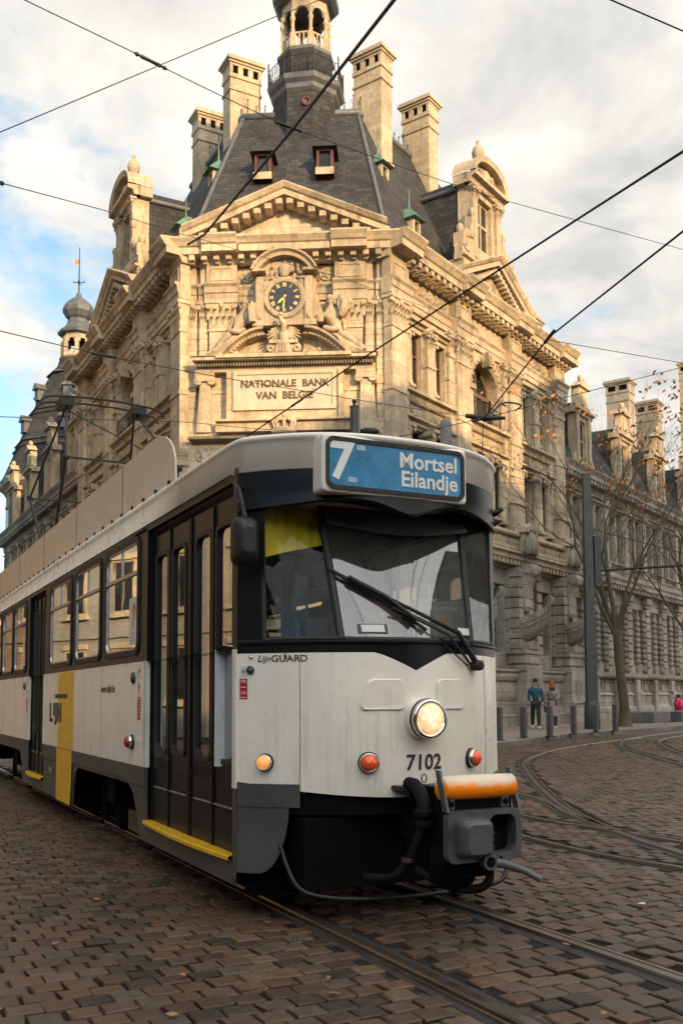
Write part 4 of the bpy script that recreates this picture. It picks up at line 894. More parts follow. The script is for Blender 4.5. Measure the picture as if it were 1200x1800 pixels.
def capital(mb,M,a,d,c0,c1,w,dep):
    h=c1-c0
    prof=[(w/2,dep,c0),(w/2+.01,dep+.01,c0+.05*h),(w/2+.02,dep+.03,c0+.5*h),(w/2+.10,dep+.10,c0+.86*h)]
    mb.loft([[(a-x,d,z),(a-x,d+y,z),(a+x,d+y,z),(a+x,d,z)] for x,y,z in prof],False,False,0,False,M)
    mb.box(a-w/2-.15,a+w/2+.15,d,d+dep+.14,c1-.14*h,c1,0,M)
    k=max(3,int(w/.2))
    for row,(z0,z1,o) in enumerate(((.05,.42,.05),(.32,.68,.075))):
        for i in range(k+row):
            x=a-w/2+w*(i+.5-row*.5)/k
            if not a-w/2-.02<=x<=a+w/2+.02: continue
            ww=w/k*.42
            mb.loft([[(x-ww*q,d+dep+.005,c0+z0*h),(x,d+dep+.03,c0+z0*h),(x+ww*q,d+dep+.005,c0+z0*h)] if j==0 else [(x-ww*q,d+dep+oo,c0+zz*h),(x,d+dep+oo+.03,c0+zz*h),(x+ww*q,d+dep+oo,c0+zz*h)] for j,(q,oo,zz) in enumerate(((1,.0,z0),(1,o*.5+.01,(z0+z1)/2),(.7,o+.05,z1),(.35,o+.09,z1-.04)))],False,False,0,True,M)
    for s in (-1,1):
        mb.lathe(0,0,[(.10,-.06),(.11,0),(.10,.06)],10,0,True,M@Matrix.Translation((a+s*(w/2+.03),d+dep+.05,c0+.78*h))@Matrix.Rotation(PI/2,4,'X'))
    mb.sph((a,d+dep+.10,c0+.8*h),(.09,.07,.10),8,5,0,M)
def pilaster(M,a,root,w=1.0,d=.32,c0=8.2,c1=15.42,full=True,name='pilaster'):
    mb=MB(M)
    if full:
        mb.box(a-w/2-.12,a+w/2+.12,0,d+.16,c0,c0+.25); mb.box(a-w/2-.06,a+w/2+.06,0,d+.09,c0+.25,c0+1.25); mb.box(a-w/2-.14,a+w/2+.14,0,d+.17,c0+1.25,c0+1.42)
        mb.box(a-w/2+.14,a+w/2-.14,d+.09,d+.12,c0+.42,c0+1.1)
        z=c0+1.42
        for k,(o,h) in enumerate(((.09,.1),(.05,.08),(.07,.07))): mb.box(a-w/2-o,a+w/2+o,0,d+o,z,z+h); z+=h
    else: z=c0
    capb=c1-1.05
    mb.box(a-w/2,a+w/2,0,d,z,12.02 if z<12 else z+.01); mb.box(a-w/2-.04,a+w/2+.04,0,d+.04,12.02,12.16); mb.box(a-w/2,a+w/2,0,d,12.16,capb); mb.box(a-w/2-.03,a+w/2+.03,0,d+.04,capb-.09,capb)
    capital(mb,M,a,0,capb,c1,w,d)
    return mb.build(name,LIME,root)
def column(M,a,d,c0,c1,r,root,name='column'):
    mb=MB(M); h=c1-c0
    mb.box(a-r*1.35,a+r*1.35,d-r*1.35,d+r*1.35,c0,c0+.10)
    mb.lathe(a,d,[(r*1.25,c0+.10),(r*1.3,c0+.15),(r*1.05,c0+.2),(r*1.12,c0+.24),(r,c0+.28),(r*1.0,c0+.45*h),(r*.86,c1-.34),(r*.95,c1-.32),(r*.86,c1-.29),(r*1.0,c1-.2),(r*1.15,c1-.12)],14)
    mb.box(a-r*1.35,a+r*1.35,d-r*1.35,d+r*1.35,c1-.12,c1)
    for s in (-1,1): mb.lathe(0,0,[(r*.45,-r*1.2),(r*.45,r*1.2)],10,0,True,mb.M@Matrix.Translation((a+s*r*1.05,d,c1-.2))@Matrix.Rotation(PI/2,4,'X'))
    return mb.build(name,LIME,root)
def rosette(mb,a,b,c,r,M=None):
    Q=(M or mb.M)@Matrix.Translation((a,b,c))@Matrix.Rotation(-PI/2,4,'X')
    mb.lathe(0,0,[(r,0),(r,.05),(r*.86,.07),(r*.78,.03),(r*.5,.03),(r*.42,.07),(r*.12,.1),(.01,.1)],16,0,True,Q)
    for k in range(5): mb.sph((r*.5*cos(k*1.257),r*.5*sin(k*1.257),.05),(r*.2,r*.2,.05),6,4,0,Q)
def scrollwork(mb,a0,a1,c0,c1,b,n,M=None):
    rr=random.Random(int(abs(a0*100)+c0*10))
    for k in range(n):
        x=lerp(a0,a1,(k+.5)/n); s=(a1-a0)/n*.42; z=(c0+c1)/2
        mb.sph((x,b,z+rr.uniform(-.25,.25)*(c1-c0)),(s*.8,.05,(c1-c0)*.3),7,4,0,M)
        mb.sph((x+s*.6,b,z+rr.uniform(-.3,.3)*(c1-c0)),(s*.5,.07,(c1-c0)*.16),6,4,0,M)
PC=[.15,4.85,9.45,14.15]
def side(M,near):
    root=bank
    bays=[(.65,4.35),(5.35,8.95),(9.95,13.65)]
    ups=[];lows=[];gnd=[]
    for i,(x0,x1) in enumerate(bays):
        m=(x0+x1)/2; w=1.12; g=.30
        pr=[(m-g-w,m-g),(m+g,m+g+w)]
        if i!=1: ups+=[(a,b,12.6,14.72) for a,b in pr]
        else: arch=(m-1.18,m+1.18,12.5,15.02)
        lows+=[(a,b,8.55,11.2) for a,b in pr]; gnd+=[(a,b,3.15,6.0) for a,b in pr]
    mb=MB(M); am=(arch[0]+arch[1])/2; ar=1.18; spr=arch[3]-ar
    wall_open(mb,0,15.2,7.2,16.72,ups+lows+[arch],0,.3); 
    arc=[(am+ar*cos(PI*k/16),spr+ar*sin(PI*k/16)) for k in range(17)]
    for s in (0,1):
        h=arc[:9] if s==0 else arc[8:]
        cx_=arch[1] if s==0 else arch[0]
        mb.add([(cx_,0,arch[3])]+[(p[0],0,p[1]) for p in h],[(0,i+1,i+2) for i in range(8)])
    mb.loft([[(x,0,z) for x,z in arc],[(x,-.55,z) for x,z in arc]],False,False,0,False)
    mb.box(15.0,15.2,-6,0,.1,17.6); mb.build('wall',LIME,root)
    for a,b,c,e in ups: winframe(M,a,b,c,e,-.22,root)
    for a,b,c,e in lows: winframe(M,a,b,c,e,-.22,root,(.5,),(.66,))
    # arched window
    mb=MB(M); q=[(arch[0]+.05,arch[2])]+[(am+(ar-.05)*cos(PI-PI*k/16),spr+(ar-.05)*sin(PI-PI*k/16)) for k in range(17)]+[(arch[1]-.05,arch[2])]
    q2=[(am+(x-am)*.90,arch[2]+.08+(z-arch[2]-.08)*.94) for x,z in q]
    mb.ring(q,q2,-.42,0,None,-.5); mb.box(am-.06,am+.06,-.5,-.40,arch[2],spr+ar-.05); mb.box(arch[0]+.05,arch[1]-.05,-.5,-.38,spr-.1,spr+.06)
    w=mb.build('window',WFRAME,root); mb=MB(M); mb.poly(q,-.46); mb.build('pane',BGLASS,w)
    mb=MB(M)
    o1=[(am+1.62*cos(PI*k/16),spr+1.62*sin(PI*k/16)) for k in range(17)]
    o1=[(x,min(z,15.40)) for x,z in o1]
    mb.loft([[(x,b,z) for x,z in l] for l,b in ((arc,.0),([(am+1.24*cos(PI*k/16),spr+1.24*sin(PI*k/16)) for k in range(17)],.10),([(am+1.42*cos(PI*k/16),spr+1.42*sin(PI*k/16)) for k in range(17)],.16),([(am+1.5*cos(PI*k/16),spr+1.5*sin(PI*k/16)) for k in range(17)],.06),([(am+1.5*cos(PI*k/16),spr+1.5*sin(PI*k/16)) for k in range(17)],0))],False,False,0,False)
    for k in range(14):
        a=PI*(k+.5)/14; mb.sph((am+1.33*cos(a),.15,spr+1.33*sin(a)),(.07,.05,.07),6,4)
    mb.ext([(am-.16,spr+1.0),(am+.16,spr+1.0),(am+.26,15.42),(am-.26,15.42)],.0,.38); mb.ext([(am-.10,spr+1.1),(am+.10,spr+1.1),(am+.16,15.3),(am-.16,15.3)],.38,.44)
    for s in (-1,1): mb.box(am+s*1.4-.22,am+s*1.4+.22,0,.26,spr-.22,spr-.02); mb.box(am+s*1.4-.17,am+s*1.4+.17,0,.16,12.5,spr-.22); scrollwork(mb,am+s*1.25-.3,am+s*1.25+.3,14.7,15.3,.06,3)
    mb.build('arch_surround',LIMEO,root)
    mb=MB(M); 
    for x in np.linspace(arch[0],arch[1],13): mb.tube([(x,.16,12.5),(x,.16,13.2)],.014,4)
    mb.tube([(arch[0],.16,13.2),(arch[1],.16,13.2)],.022,5); mb.tube([(arch[0],.16,12.62),(arch[1],.16,12.62)],.018,5); mb.build('railing',IRON,root)
    # columns beside the window pairs
    for i,(x0,x1) in enumerate(bays):
        m=(x0+x1)/2
        if i!=1:
            column(M,m-.30-1.12+.16,.0,12.55,14.72,.14,root); column(M,m+.30+.16,.0,12.55,14.72,.14,root)
        column(M,m-.02,.16,8.5,11.15,.24,root); column(M,m-.3-1.12+.06,.02,8.5,11.15,.17,root); column(M,m+.3+1.12-.06,.02,8.5,11.15,.17,root)
        mb=MB(M)
        if i!=1:
            mb.box(m-.26,m+.26,0,.22,12.45,14.3); mb.box(m-.3,m+.3,0,.27,13.5,13.64); capital(mb,M,m,0,14.2,14.85,.4,.2)
            for p in (m-.86,m+.86): mb.mold(off(smallcorn(15.12,.26),0),p-.66,p+.66)
            for s in (-1,1): mb.box(m+s*1.62-.16,m+s*1.62+.16,0,.14,12.45,14.8); mb.box(m+s*1.62-.2,m+s*1.62+.2,0,.18,13.5,13.62)
        mb.mold(smallcorn(12.42,.34,.3),x0+.05,x1-.05); mb.box(x0+.1,x1-.1,0,.12,11.96,12.12)
        k=int((x1-x0-.3)/.12)
        for q in range(k): mb.box(x0+.15+q*.12,x0+.21+q*.12,.12,.19,11.98,12.1)
        mb.box(x0+.2,x1-.2,0,.05,11.45,11.94); scrollwork(mb,x0+.3,x1-.3,11.5,11.9,.06,14)
        mb.mold(smallcorn(11.44,.3,.2),x0+.05,x1-.05)
        for p in (m-.86,m+.86): mb.mold(smallcorn(11.24,.2,.2),p-.6,p+.6)
        mb.build('window_surround',LIMEO,root)
    for i,a in enumerate(PC):
        pilaster(M,a,root)
        mb=MB(M)
        for s in (-1,1):
            if not -.2<a+s*.68<15.2: continue
            mb.box(a+s*.68-.16,a+s*.68+.16,0,.16,8.2,14.5); mb.box(a+s*.68-.2,a+s*.68+.2,0,.2,12.3,12.46); mb.box(a+s*.68-.21,a+s*.68+.21,0,.22,14.42,14.6)
            capital(mb,M,a+s*.68,0,14.6,15.42,.3,.16)
            z=8.4
            while z<14.2: mb.box(a+s*.68-.175,a+s*.68+.175,0,.175,z,z+.38); z+=.42
        mb.build('half_pilaster',LIME,root)
    # entablature
    mb=MB(M); mb.mold(ARCH,0,15.2,MI,0); mb.build('architrave',LIME,root)
    mb=MB(M)
    for a in PC:
        mb.mold(off(ARCH,.34),a-.68,a+.68); mb.box(a-.6,a+.6,0,.36,16.0,16.74); mb.ring([(a+.45,16.62),(a-.45,16.62),(a-.45,16.12),(a+.45,16.12)],[(a+.38,16.56),(a-.38,16.56),(a-.38,16.18),(a+.38,16.18)],.39,0,None,.36,.36)
    for i in (0,2):
        x0,x1=bays[i]; 
        for k in range(6):
            x=lerp(x0+.3,x1-.3,(k+.5)/6); rosette(mb,x,.02,16.36,.235)
            mb.box(x-.305,x-.285,.0,.05,16.05,16.68)
    x0,x1=bays[1]; mb.box(x0+.2,x1-.2,0,.06,16.1,16.64)
    mb.build('frieze',LIMEO,root)
    mb=MB(M); mb.mold(CORN,0,15.2,MI,.0)
    for a in PC: mb.mold(off(CORN,.22),a-.72,a+.72)
    x=.55
    while x<15: mb.box(x,x+.2,.12,.66,16.78,16.975); mb.box(x+.03,x+.17,.14,.5,16.70,16.79); x+=.44
    mb.box(14.9,15.2,-1.5,.90,16.98,17.5)
    mb.build('cornice',LIME,root)
    # pediment over the middle bay
    a0,a1,ap=3.95,10.35,7.15; zb_,zt_=17.5,19.05
    mb=MB(M)
    RK=[(0,-.30),(.16,-.30),(.22,-.14),(.78,-.10),(.78,.10),(.86,.14),(.96,.28),(.96,.32),(0,.36)]
    for s,e in ((a0,ap),(a1,ap)):
        n=len(RK); vs=[(s,b+.02 if b else b,zb_+c+.10) for b,c in RK]+[(e,b+.02 if b else b,zt_+c+.10) for b,c in RK]
        mb.add(vs,[(i,(i+1)%n,n+(i+1)%n,n+i) for i in range(n)]+[tuple(range(n))])
    for k in range(14):
        t=(k+.5)/14
        for s in (-1,1):
            x=ap+s*(1-t)*3.0; z=lerp(zb_,zt_,t)-.22; mb.box(x-.1,x+.1,.12,.72,z-.1,z+.09)
    mb.ext([(a0+.4,17.6),(a1-.4,17.6),(ap,18.95)],.0,.10,1)
    mb.ext([(ap-1.8,17.66),(ap+1.8,17.66),(ap,18.52)],.1,.22,1)
    mb.box(a0+.1,a1-.1,.0,.5,17.5,17.62)
    mb.build('pediment',[LIME,LIME],root)
    # roof dormer with segmental gable
    mb=MB(M); b0=.15
    wall_open(mb,ap-1.25,ap+1.25,19.2,22.3,[(ap-.62,ap+.62,19.75,21.95)],b0,.3)
    for s in (-1,1):
        mb.box(ap+s*1.05-.2,ap+s*1.05+.2,b0,b0+.14,19.5,21.6); capital(mb,M,ap+s*1.05,b0,21.5,22.15,.36,.14); mb.box(ap+s*1.22-.03,ap+s*1.22+.03,-.42,b0,19.2,22.3)
        # volute buttress
        pr=[(1.25,21.0)]+[(1.25+.2+.75*(1-cos(k*PI/2/7)),20.9-1.5*sin(k*PI/2/7)) for k in range(8)]+[(2.35,19.2),(2.35,18.6),(1.25,18.6)]
        mb.ext([(ap+s*x,z) for x,z in pr],b0-.15,b0+.2)
        mb.lathe(0,0,[(.30,-.2),(.32,0),(.30,.2)],14,0,True,M@Matrix.Translation((ap+s*1.95,b0+.05,19.35))@Matrix.Rotation(PI/2,4,'X')); mb.sph((ap+s*1.55,b0+.2,20.0),(.2,.12,.3),8,5); mb.sph((ap+s*1.9,b0+.2,19.8),(.25,.14,.2),8,5); mb.sph((ap+s*1.42,b0+.14,20.9),(.14,.12,.2),8,5)
        mb.box(ap+s*2.15-.18,ap+s*2.15+.18,b0-.2,b0+.25,19.2,19.75); mb.sph((ap+s*2.15,b0,19.95),(.17,.17,.22),8,6)
    mb.box(ap-2.3,ap+2.3,-.5,b0+.22,17.55,18.7); mb.mold(off(smallcorn(18.85,.35,.22),b0),ap-2.4,ap+2.4)
    mb.box(ap-1.3,ap+1.3,b0,b0+.18,19.15,19.5)
    for k in range(22): mb.box(ap-1.2+k*.11,ap-1.14+k*.11,b0+.1,b0+.24,18.9,19.12)
    mb.mold(off(smallcorn(22.62,.42,.42),b0),ap-1.5,ap+1.5); mb.box(ap-1.5,ap+1.5,-.5,b0,22.2,22.62)
    for s in (-1,1): mb.box(ap+s*1.5-.0 if s<0 else ap+1.5,ap-1.5+.001 if s<0 else ap+1.501,-1,b0+.4,22.42,22.6) if False else None
    ro=1.55; zc=22.62; sg2=[(ap+ro*cos(PI*k/16),zc+1.0*sin(PI*k/16)) for k in range(17)]; sg3=[(ap+1.3*cos(PI*k/16),zc+.78*sin(PI*k/16)) for k in range(17)]
    mb.loft([[(x,b,z) for x,z in l] for l,b in ((sg2,-.5),(sg2,b0+.42),(sg3,b0+.36),(sg3,b0+.05))],False,False,0,False); mb.add([(x,b0+.05,z) for x,z in sg3],[tuple(range(17))])
    scrollwork(mb,ap-.7,ap+.7,22.75,23.25,b0+.1,5); mb.sph((ap,b0+.12,23.0),(.3,.1,.26),10,6)
    dm=mb.build('dormer',LIMEO,root)
    winframe(M,ap-.62,ap+.62,19.75,21.95,b0-.2,root,(.5,),(.55,),LIMEO,.075)
    mb=MB(M); mb.lathe(ap,-.1,[(.22,23.55),(.24,23.62),(.10,23.7),(.10,23.8),(.24,24.0),(.27,24.2),(.2,24.4),(.08,24.52),(.06,24.6),(.09,24.66),(.02,24.76)],14); mb.build('finial',LIMEO,dm)
    mb=MB(M); q=[(ap+s*x,z) for s,x,z in ((-1,1.2,18.6),(1,1.2,18.6),(1,1.2,22.2),(1,.8,22.75),(-1,.8,22.75),(-1,1.2,22.2))]; mb.ext(q,-4.6,-.4); mb.build('dormer_roof',SLATE,dm)
    mb=MB(M)
    for s in (-1,1): mb.tube([(ap+s*1.22,-.42,22.2),(ap+s*1.22,-4.0,22.2)],.11,8)
    mb.build('lead_roll',LEAD,dm)
    # lower storeys
    gops=[(a,b,3.15,6.0) for a,b in [(o[0],o[1]) for o in gnd]]
    mb=MB(M); wall_open(mb,0,15.2,2.4,7.2,gops,0,.5)
    if near:
        for x0,x1 in [(x0-.35,x1+.35) for x0,x1 in bays]:
            z=2.65
            while z<6.9:
                for xx0,xx1 in ((x0,x0+.62),(x1-.62,x1),((x0+x1)/2-.27,(x0+x1)/2+.27)):
                    mb.box(xx0+.02,xx1-.02,0,.16,z,z+.40,0,None,.03)
                z+=.47
    mb.build('ground_floor_wall',RUST,root)
    for a,b,c,e in gops: winframe(M,a,b,c,e,-.4,root,(.5,),(.3,.72),IRON)
    mb=MB(M); mb.mold([(0,.1),(.62,.1),(.62,.55),(.5,.62),(.46,.9),(.46,1.95),(.55,2.0),(.62,2.15),(.62,2.3),(0,2.45)],0,15.2,MI,.0)
    if near:
        for x0,x1 in bays: 
            mb.box(x0-.1,x1+.1,.46,.5,1.2,1.9); mb.box(x0+.2,x1-.2,.5,.53,1.3,1.8)
    mb.build('plinth',RUST,root)
    mb=MB(M); mb.mold([(0,2.3),(.66,2.3),(.70,2.36),(.62,2.44),(0,2.46)],0,15.2,MI,0); mb.mold([(0,1.98),(.56,1.98),(.58,2.1),(0,2.1)],0,15.2,MI,0); mb.build('plinth_ledge',SOOT,root)
    # balcony with balusters
    mb=MB(M); mb.mold([(0,6.7),(.15,6.7),(.2,6.95),(.62,7.02),(.62,7.2),(.75,7.25),(.75,7.36),(0,7.42)],0,15.2,MI,0)
    if near:
        x=.2
        while x<15: mb.box(x,x+.16,.15,.58,6.8,7.0); x+=.36
    mb.mold([(.40,7.95),(.70,7.95),(.74,8.02),(.70,8.14),(.40,8.14)],0,15.2,MI,0); mb.mold([(.42,7.40),(.70,7.40),(.70,7.52),(.42,7.52)],0,15.2,MI,0)
    bal=mb.build('balcony',LIMEO,root)
    mb=MB(M)
    if near:
        for x0,x1 in bays:
            x=x0
            while x<x1: mb.lathe(x,.56,[(.06,7.52),(.06,7.56),(.035,7.6),(.075,7.72),(.07,7.78),(.03,7.9),(.055,7.95)],8); x+=.2
    for a in PC: mb.box(a-.6,a+.6,.0,.82,7.36,8.16); mb.ext([(a-.75,8.16),(a+.75,8.16),(a,8.62)],.3,.9); mb.ext([(a-.5,8.2),(a+.5,8.2),(a,8.48)],.9,.93)
    mb.build('balustrade',LIMEO,bal)
    if near:
        for a in PC:
            mb=MB(M); mb.sph((a,.95,7.75),(.42,.22,.5),10,7); mb.sph((a-.4,.9,7.6),(.2,.18,.4),8,5); mb.sph((a+.4,.9,7.6),(.2,.18,.4),8,5); mb.sph((a,1.0,8.3),(.2,.16,.22),8,5); mb.build('shield_carving',RUSTD,bal)
        for a in PC:
            mb=MB(M)
            mb.ext([(a-.95,.1),(a+.95,.1),(a+.78,2.4),(a-.78,2.4)],.0,.95); mb.box(a-1.0,a+1.0,0,1.05,.1,.75,0,None,.04); mb.box(a-.86,a+.86,0,1.0,1.0,1.12)
            for s in (-.3,.25): mb.box(a+s-.09,a+s+.09,.93,.965,1.35,1.95,1)
            mb.box(a-.85,a+.85,0,.95,2.4,2.62); mb.box(a-.75,a+.75,.0,.85,2.62,3.15,0,None,.1); mb.box(a-.82,a+.82,0,.9,3.1,3.28)
            z=3.3
            for k in range(8): mb.box(a-.7,a-.26,0,.62,z,z+.40,0,None,.03); mb.box(a+.26,a+.7,0,.62,z,z+.40,0,None,.03); z+=.43
            mb.box(a-.3,a+.3,0,.45,3.3,6.8)
            sp_=[(.45,6.9),(1.05,6.85),(1.15,6.65),(1.1,6.45),(.95,6.3),(.8,5.9),(.7,5.4),(.72,5.1),(.62,4.9),(.45,4.9)]
            mb.mold(sp_,a-.3,a+.3); mb.mold([(.45,6.7),(.98,6.7),(.6,5.0),(.45,5.0)],a-.12,a+.12); 
            for s in (-1,1): mb.lathe(0,0,[(.2,-.06),(.22,0),(.2,.06)],12,0,True,M@Matrix.Translation((a+s*.33,.95,6.62))@Matrix.Rotation(PI/2,4,'Y'))
            mb.build('pier',[RUST,SOOT],root)
            # ship's prow
            mb=MB(M); loops=[]
            for k in range(9):
                t=k/8; y=.45+1.15*t; w=.62*(1-t**2.2)+.03; zk=3.55+.75*t**1.6; zt=4.55+.55*t**2
                loops.append([(a+w*cos(PI+PI*q/10)*1.0,y,lerp(zt,zk,sin(PI*q/10)**.8)) for q in range(11)])
            mb.loft(loops,False,False,0,True); mb.add([p for p in [l[0] for l in loops]+[l[-1] for l in loops][::-1]],[tuple(range(18))])
            for zz_ in (4.15,4.35): 
                for s in (-1,1): mb.tube([(a+s*(.62*(1-(k/8)**2.2)+.05)*(.98 if zz_>4.2 else .9),.45+1.15*k/8,zz_+.5*(k/8)**2) for k in range(9)],.03,5)
            mb.tube([(a,1.5,5.0),(a,1.75,5.25),(a,1.78,5.4),(a,1.68,5.45)],[.09,.08,.07,.05],8); mb.box(a-.5,a+.5,.5,.95,3.3,3.6)
            for s in (-1,1): mb.tube(spline([(a+s*.62,.6,4.6),(a+s*.5,1.0,4.25),(a+s*.2,1.5,4.75)],5),.04,6)
            mb.build('ship_prow',RUSTD,root)
side(MR,True); side(ML_,False)

# corner front
mb=MB(MC); wall_open(mb,-3.65,3.65,.1,16.74,[(-2.5,-2.12,10.95,12.55),(2.12,2.5,10.95,12.55)],0,.5); mb.build('wall',LIME,bank)
mb=MB(MC); mb.mold(ARCH,-3.65,3.65,MI,MI); mb.build('architrave',LIME,bank)
mb=MB(MC); mb.mold(CORN,-3.65,3.65,MI,MI)
for a,w in ((-2.28,.62),(2.28,.62)): mb.mold(off(CORN,.2),a-w,a+w)
mb.mold(off(CORN[:7],.12)+[(.0,17.4)],-1.6,1.6)
x=-3.4
while x<3.3: mb.box(x,x+.2,.12,.66,16.78,16.975); mb.box(x+.03,x+.17,.14,.5,16.7,16.79); x+=.44
mb.build('cornice',LIME,bank)
mb=MB(MC)
for s in (-1,1):
    a=s*2.28; mb.mold(off(ARCH,.34),a-.6,a+.6); mb.box(a-.54,a+.54,0,.36,16.0,16.74); mb.ring([(a+.42,16.62),(a-.42,16.62),(a-.42,16.12),(a+.42,16.12)],[(a+.35,16.56),(a-.35,16.56),(a-.35,16.18),(a+.35,16.18)],.39,0,None,.36,.36)
    for x in (1.42,): rosette(mb,s*x,.06,16.36,.25); mb.box(s*x-.34,s*x+.34,0,.06,16.05,16.68)
    for x in (2.95,3.35): mb.box(s*x-.12,s*x+.12,0,.22,15.4,16.74); mb.mold(off(ARCH,.2),s*x-.17,s*x+.17)
rosette(mb,1.0,.04,16.36,.22); mb.build('frieze',LIMEO,bank)
for s in (-1,1):
    pilaster(MC,s*2.28,bank,.88,.32,8.2,15.42)
    mb=MB(MC)
    for x in (2.95,3.35):
        mb.box(s*x-.14,s*x+.14,0,.18,8.0,14.5); mb.box(s*x-.18,s*x+.18,0,.23,12.3,12.46); capital(mb,MC,s*x,0,14.5,15.42,.26,.18); 
        z=8.2
        while z<14.2: mb.box(s*x-.155,s*x+.155,0,.195,z,z+.36); z+=.42
    mb.build('half_pilaster',LIME,bank)
mb=MB(MC); RK=[(0,-.30),(.16,-.30),(.22,-.14),(.78,-.10),(.78,.10),(.86,.14),(.96,.28),(.96,.32),(0,.36)]
for s in (-1,1):
    n=len(RK); vs=[(s*3.62,b,17.62+c) for b,c in RK]+[(0,b,19.12+c) for b,c in RK]
    mb.add(vs,[(i,(i+1)%n,n+(i+1)%n,n+i) for i in range(n)]+[tuple(range(n))])
    for k in range(9):
        t=(k+.5)/9; x=s*(1-t)*3.5; z=lerp(17.6,19.12,t)-.22; mb.box(x-.12,x+.12,.12,.72,z-.1,z+.09)
mb.ext([(-3.5,17.55),(3.5,17.55),(0,19.0)],0,.08); mb.ext([(-2.1,17.6),(2.1,17.6),(0,18.55)],.08,.2); mb.box(-3.6,3.6,0,.5,17.5,17.6); mb.box(-3.7,3.7,-.6,-.02,17.5,18.1)
mb.build('pediment',LIME,bank)
# clock aedicule
mb=MB(MC); mb.box(-.98,.98,0,.62,14.45,16.1); mb.box(-1.12,1.12,0,.72,14.3,14.5)
for s in (-1,1): mb.box(s*.86-.14,s*.86+.14,.0,.72,14.5,16.0); mb.sph((s*.86,.72,14.62),(.1,.06,.12),8,5); mb.ext([(s*.98,14.5),(s*1.35,14.5),(s*1.32,14.9),(s*1.08,15.6),(s*1.12,16.0),(s*.98,16.1)],.05,.45)
mb.mold(smallcorn(16.32,.86,.24),-1.16,-.66); mb.mold(smallcorn(16.32,.86,.24),.66,1.16)
ac=[(a,16.28-.9+.0) for a in ()]
def segarc(r,zc,h0,n=18):   # arc from -half to half
    t0=math.asin(min(1,h0/r)); return [(r*sin(lerp(-t0,t0,k/n)),zc+r*cos(lerp(-t0,t0,k/n))) for k in range(n+1)]
o=segarc(1.30,15.72,1.18); i=segarc(1.06,15.72,.96)
mb.loft([[(x,b,z) for x,z in l] for l,b in ((o,0),(o,.95),(segarc(1.24,15.72,1.12),.95),(segarc(1.18,15.72,1.06),.84),(i,.82),(i,.5))],False,False,0,False); mb.add([(x,.5,z) for x,z in i],[tuple(range(len(i)))])
mb.box(-.38,.38,.1,.9,16.98,17.12,0,None,.03); mb.sph((0,.5,17.1),(.36,.36,.16),12,6)
cks=mb.build('clock_surround',LIMEO,bank)
mb=MB(MC); scrollwork(mb,-.55,.55,16.0,16.6,.62,6); mb.sph((0,.68,16.3),(.22,.12,.28),10,6); scrollwork(mb,-.8,-.4,15.95,16.1,.66,2); scrollwork(mb,.4,.8,15.95,16.1,.66,2)
for k in range(14): mb.sph((random.uniform(-.45,.45),.66,random.uniform(16.02,16.55)),(.07,.07,.09),6,4)
mb.build('cartouche_carving',LIMEO,cks)
ck=MC@Matrix.Translation((0,.66,15.31))@Matrix.Rotation(-PI/2,4,'X')
mb=MB(ck); mb.lathe(0,0,[(.76,-.04),(.74,.03),(.68,.05),(.64,.03),(.585,.05),(.565,.02)],40,caps=False); mb.build('clock_rim',LIMEO,cks)
mb=MB(ck); mb.lathe(0,0,[(.57,.02),(.001,.021)],40,caps=False); cf=mb.build('clock',CLOCKF,bank)
CKM=MC@Matrix.Translation((0,.688,15.31)); mb=MB(CKM)
for k,s in enumerate(('XII','I','II','III','IIII','V','VI','VII','VIII','IX','X','XI')):
    a=-2*PI*k/12; 
    v,f=textmesh(s,.19,lambda x,y:(x*cos(a)-(y+.445)*sin(a),0,x*sin(a)+(y+.445)*cos(a)),.006,'CENTER',.62); mb.add(v,f)
mb.build('clock_numerals',GOLD,cf)
for ang,ln,wd in ((PI+.09,.50,.028),(-2*PI*(7.45/12),.33,.042)):
    mb=MB(CKM); d=(sin(ang) if ln>.4 else sin(2*PI*7.5/12),cos(ang) if ln>.4 else cos(2*PI*7.5/12)); p=(-d[1],d[0])
    mb.ext([(-.09*d[0]+wd*.5*p[0],-.09*d[1]+wd*.5*p[1]),(ln*.7*d[0]+wd*p[0],ln*.7*d[1]+wd*p[1]),(ln*d[0],ln*d[1]),(ln*.7*d[0]-wd*p[0],ln*.7*d[1]-wd*p[1]),(-.09*d[0]-wd*.5*p[0],-.09*d[1]-wd*.5*p[1])],.008 if ln>.4 else .018,.014 if ln>.4 else .024)
    mb.lathe(0,0,[(.055,.0),(.05,.03),(.001,.032)],12,0,True,CKM@Matrix.Rotation(-PI/2,4,'X')); mb.build('clock_hand',GOLD,cf)
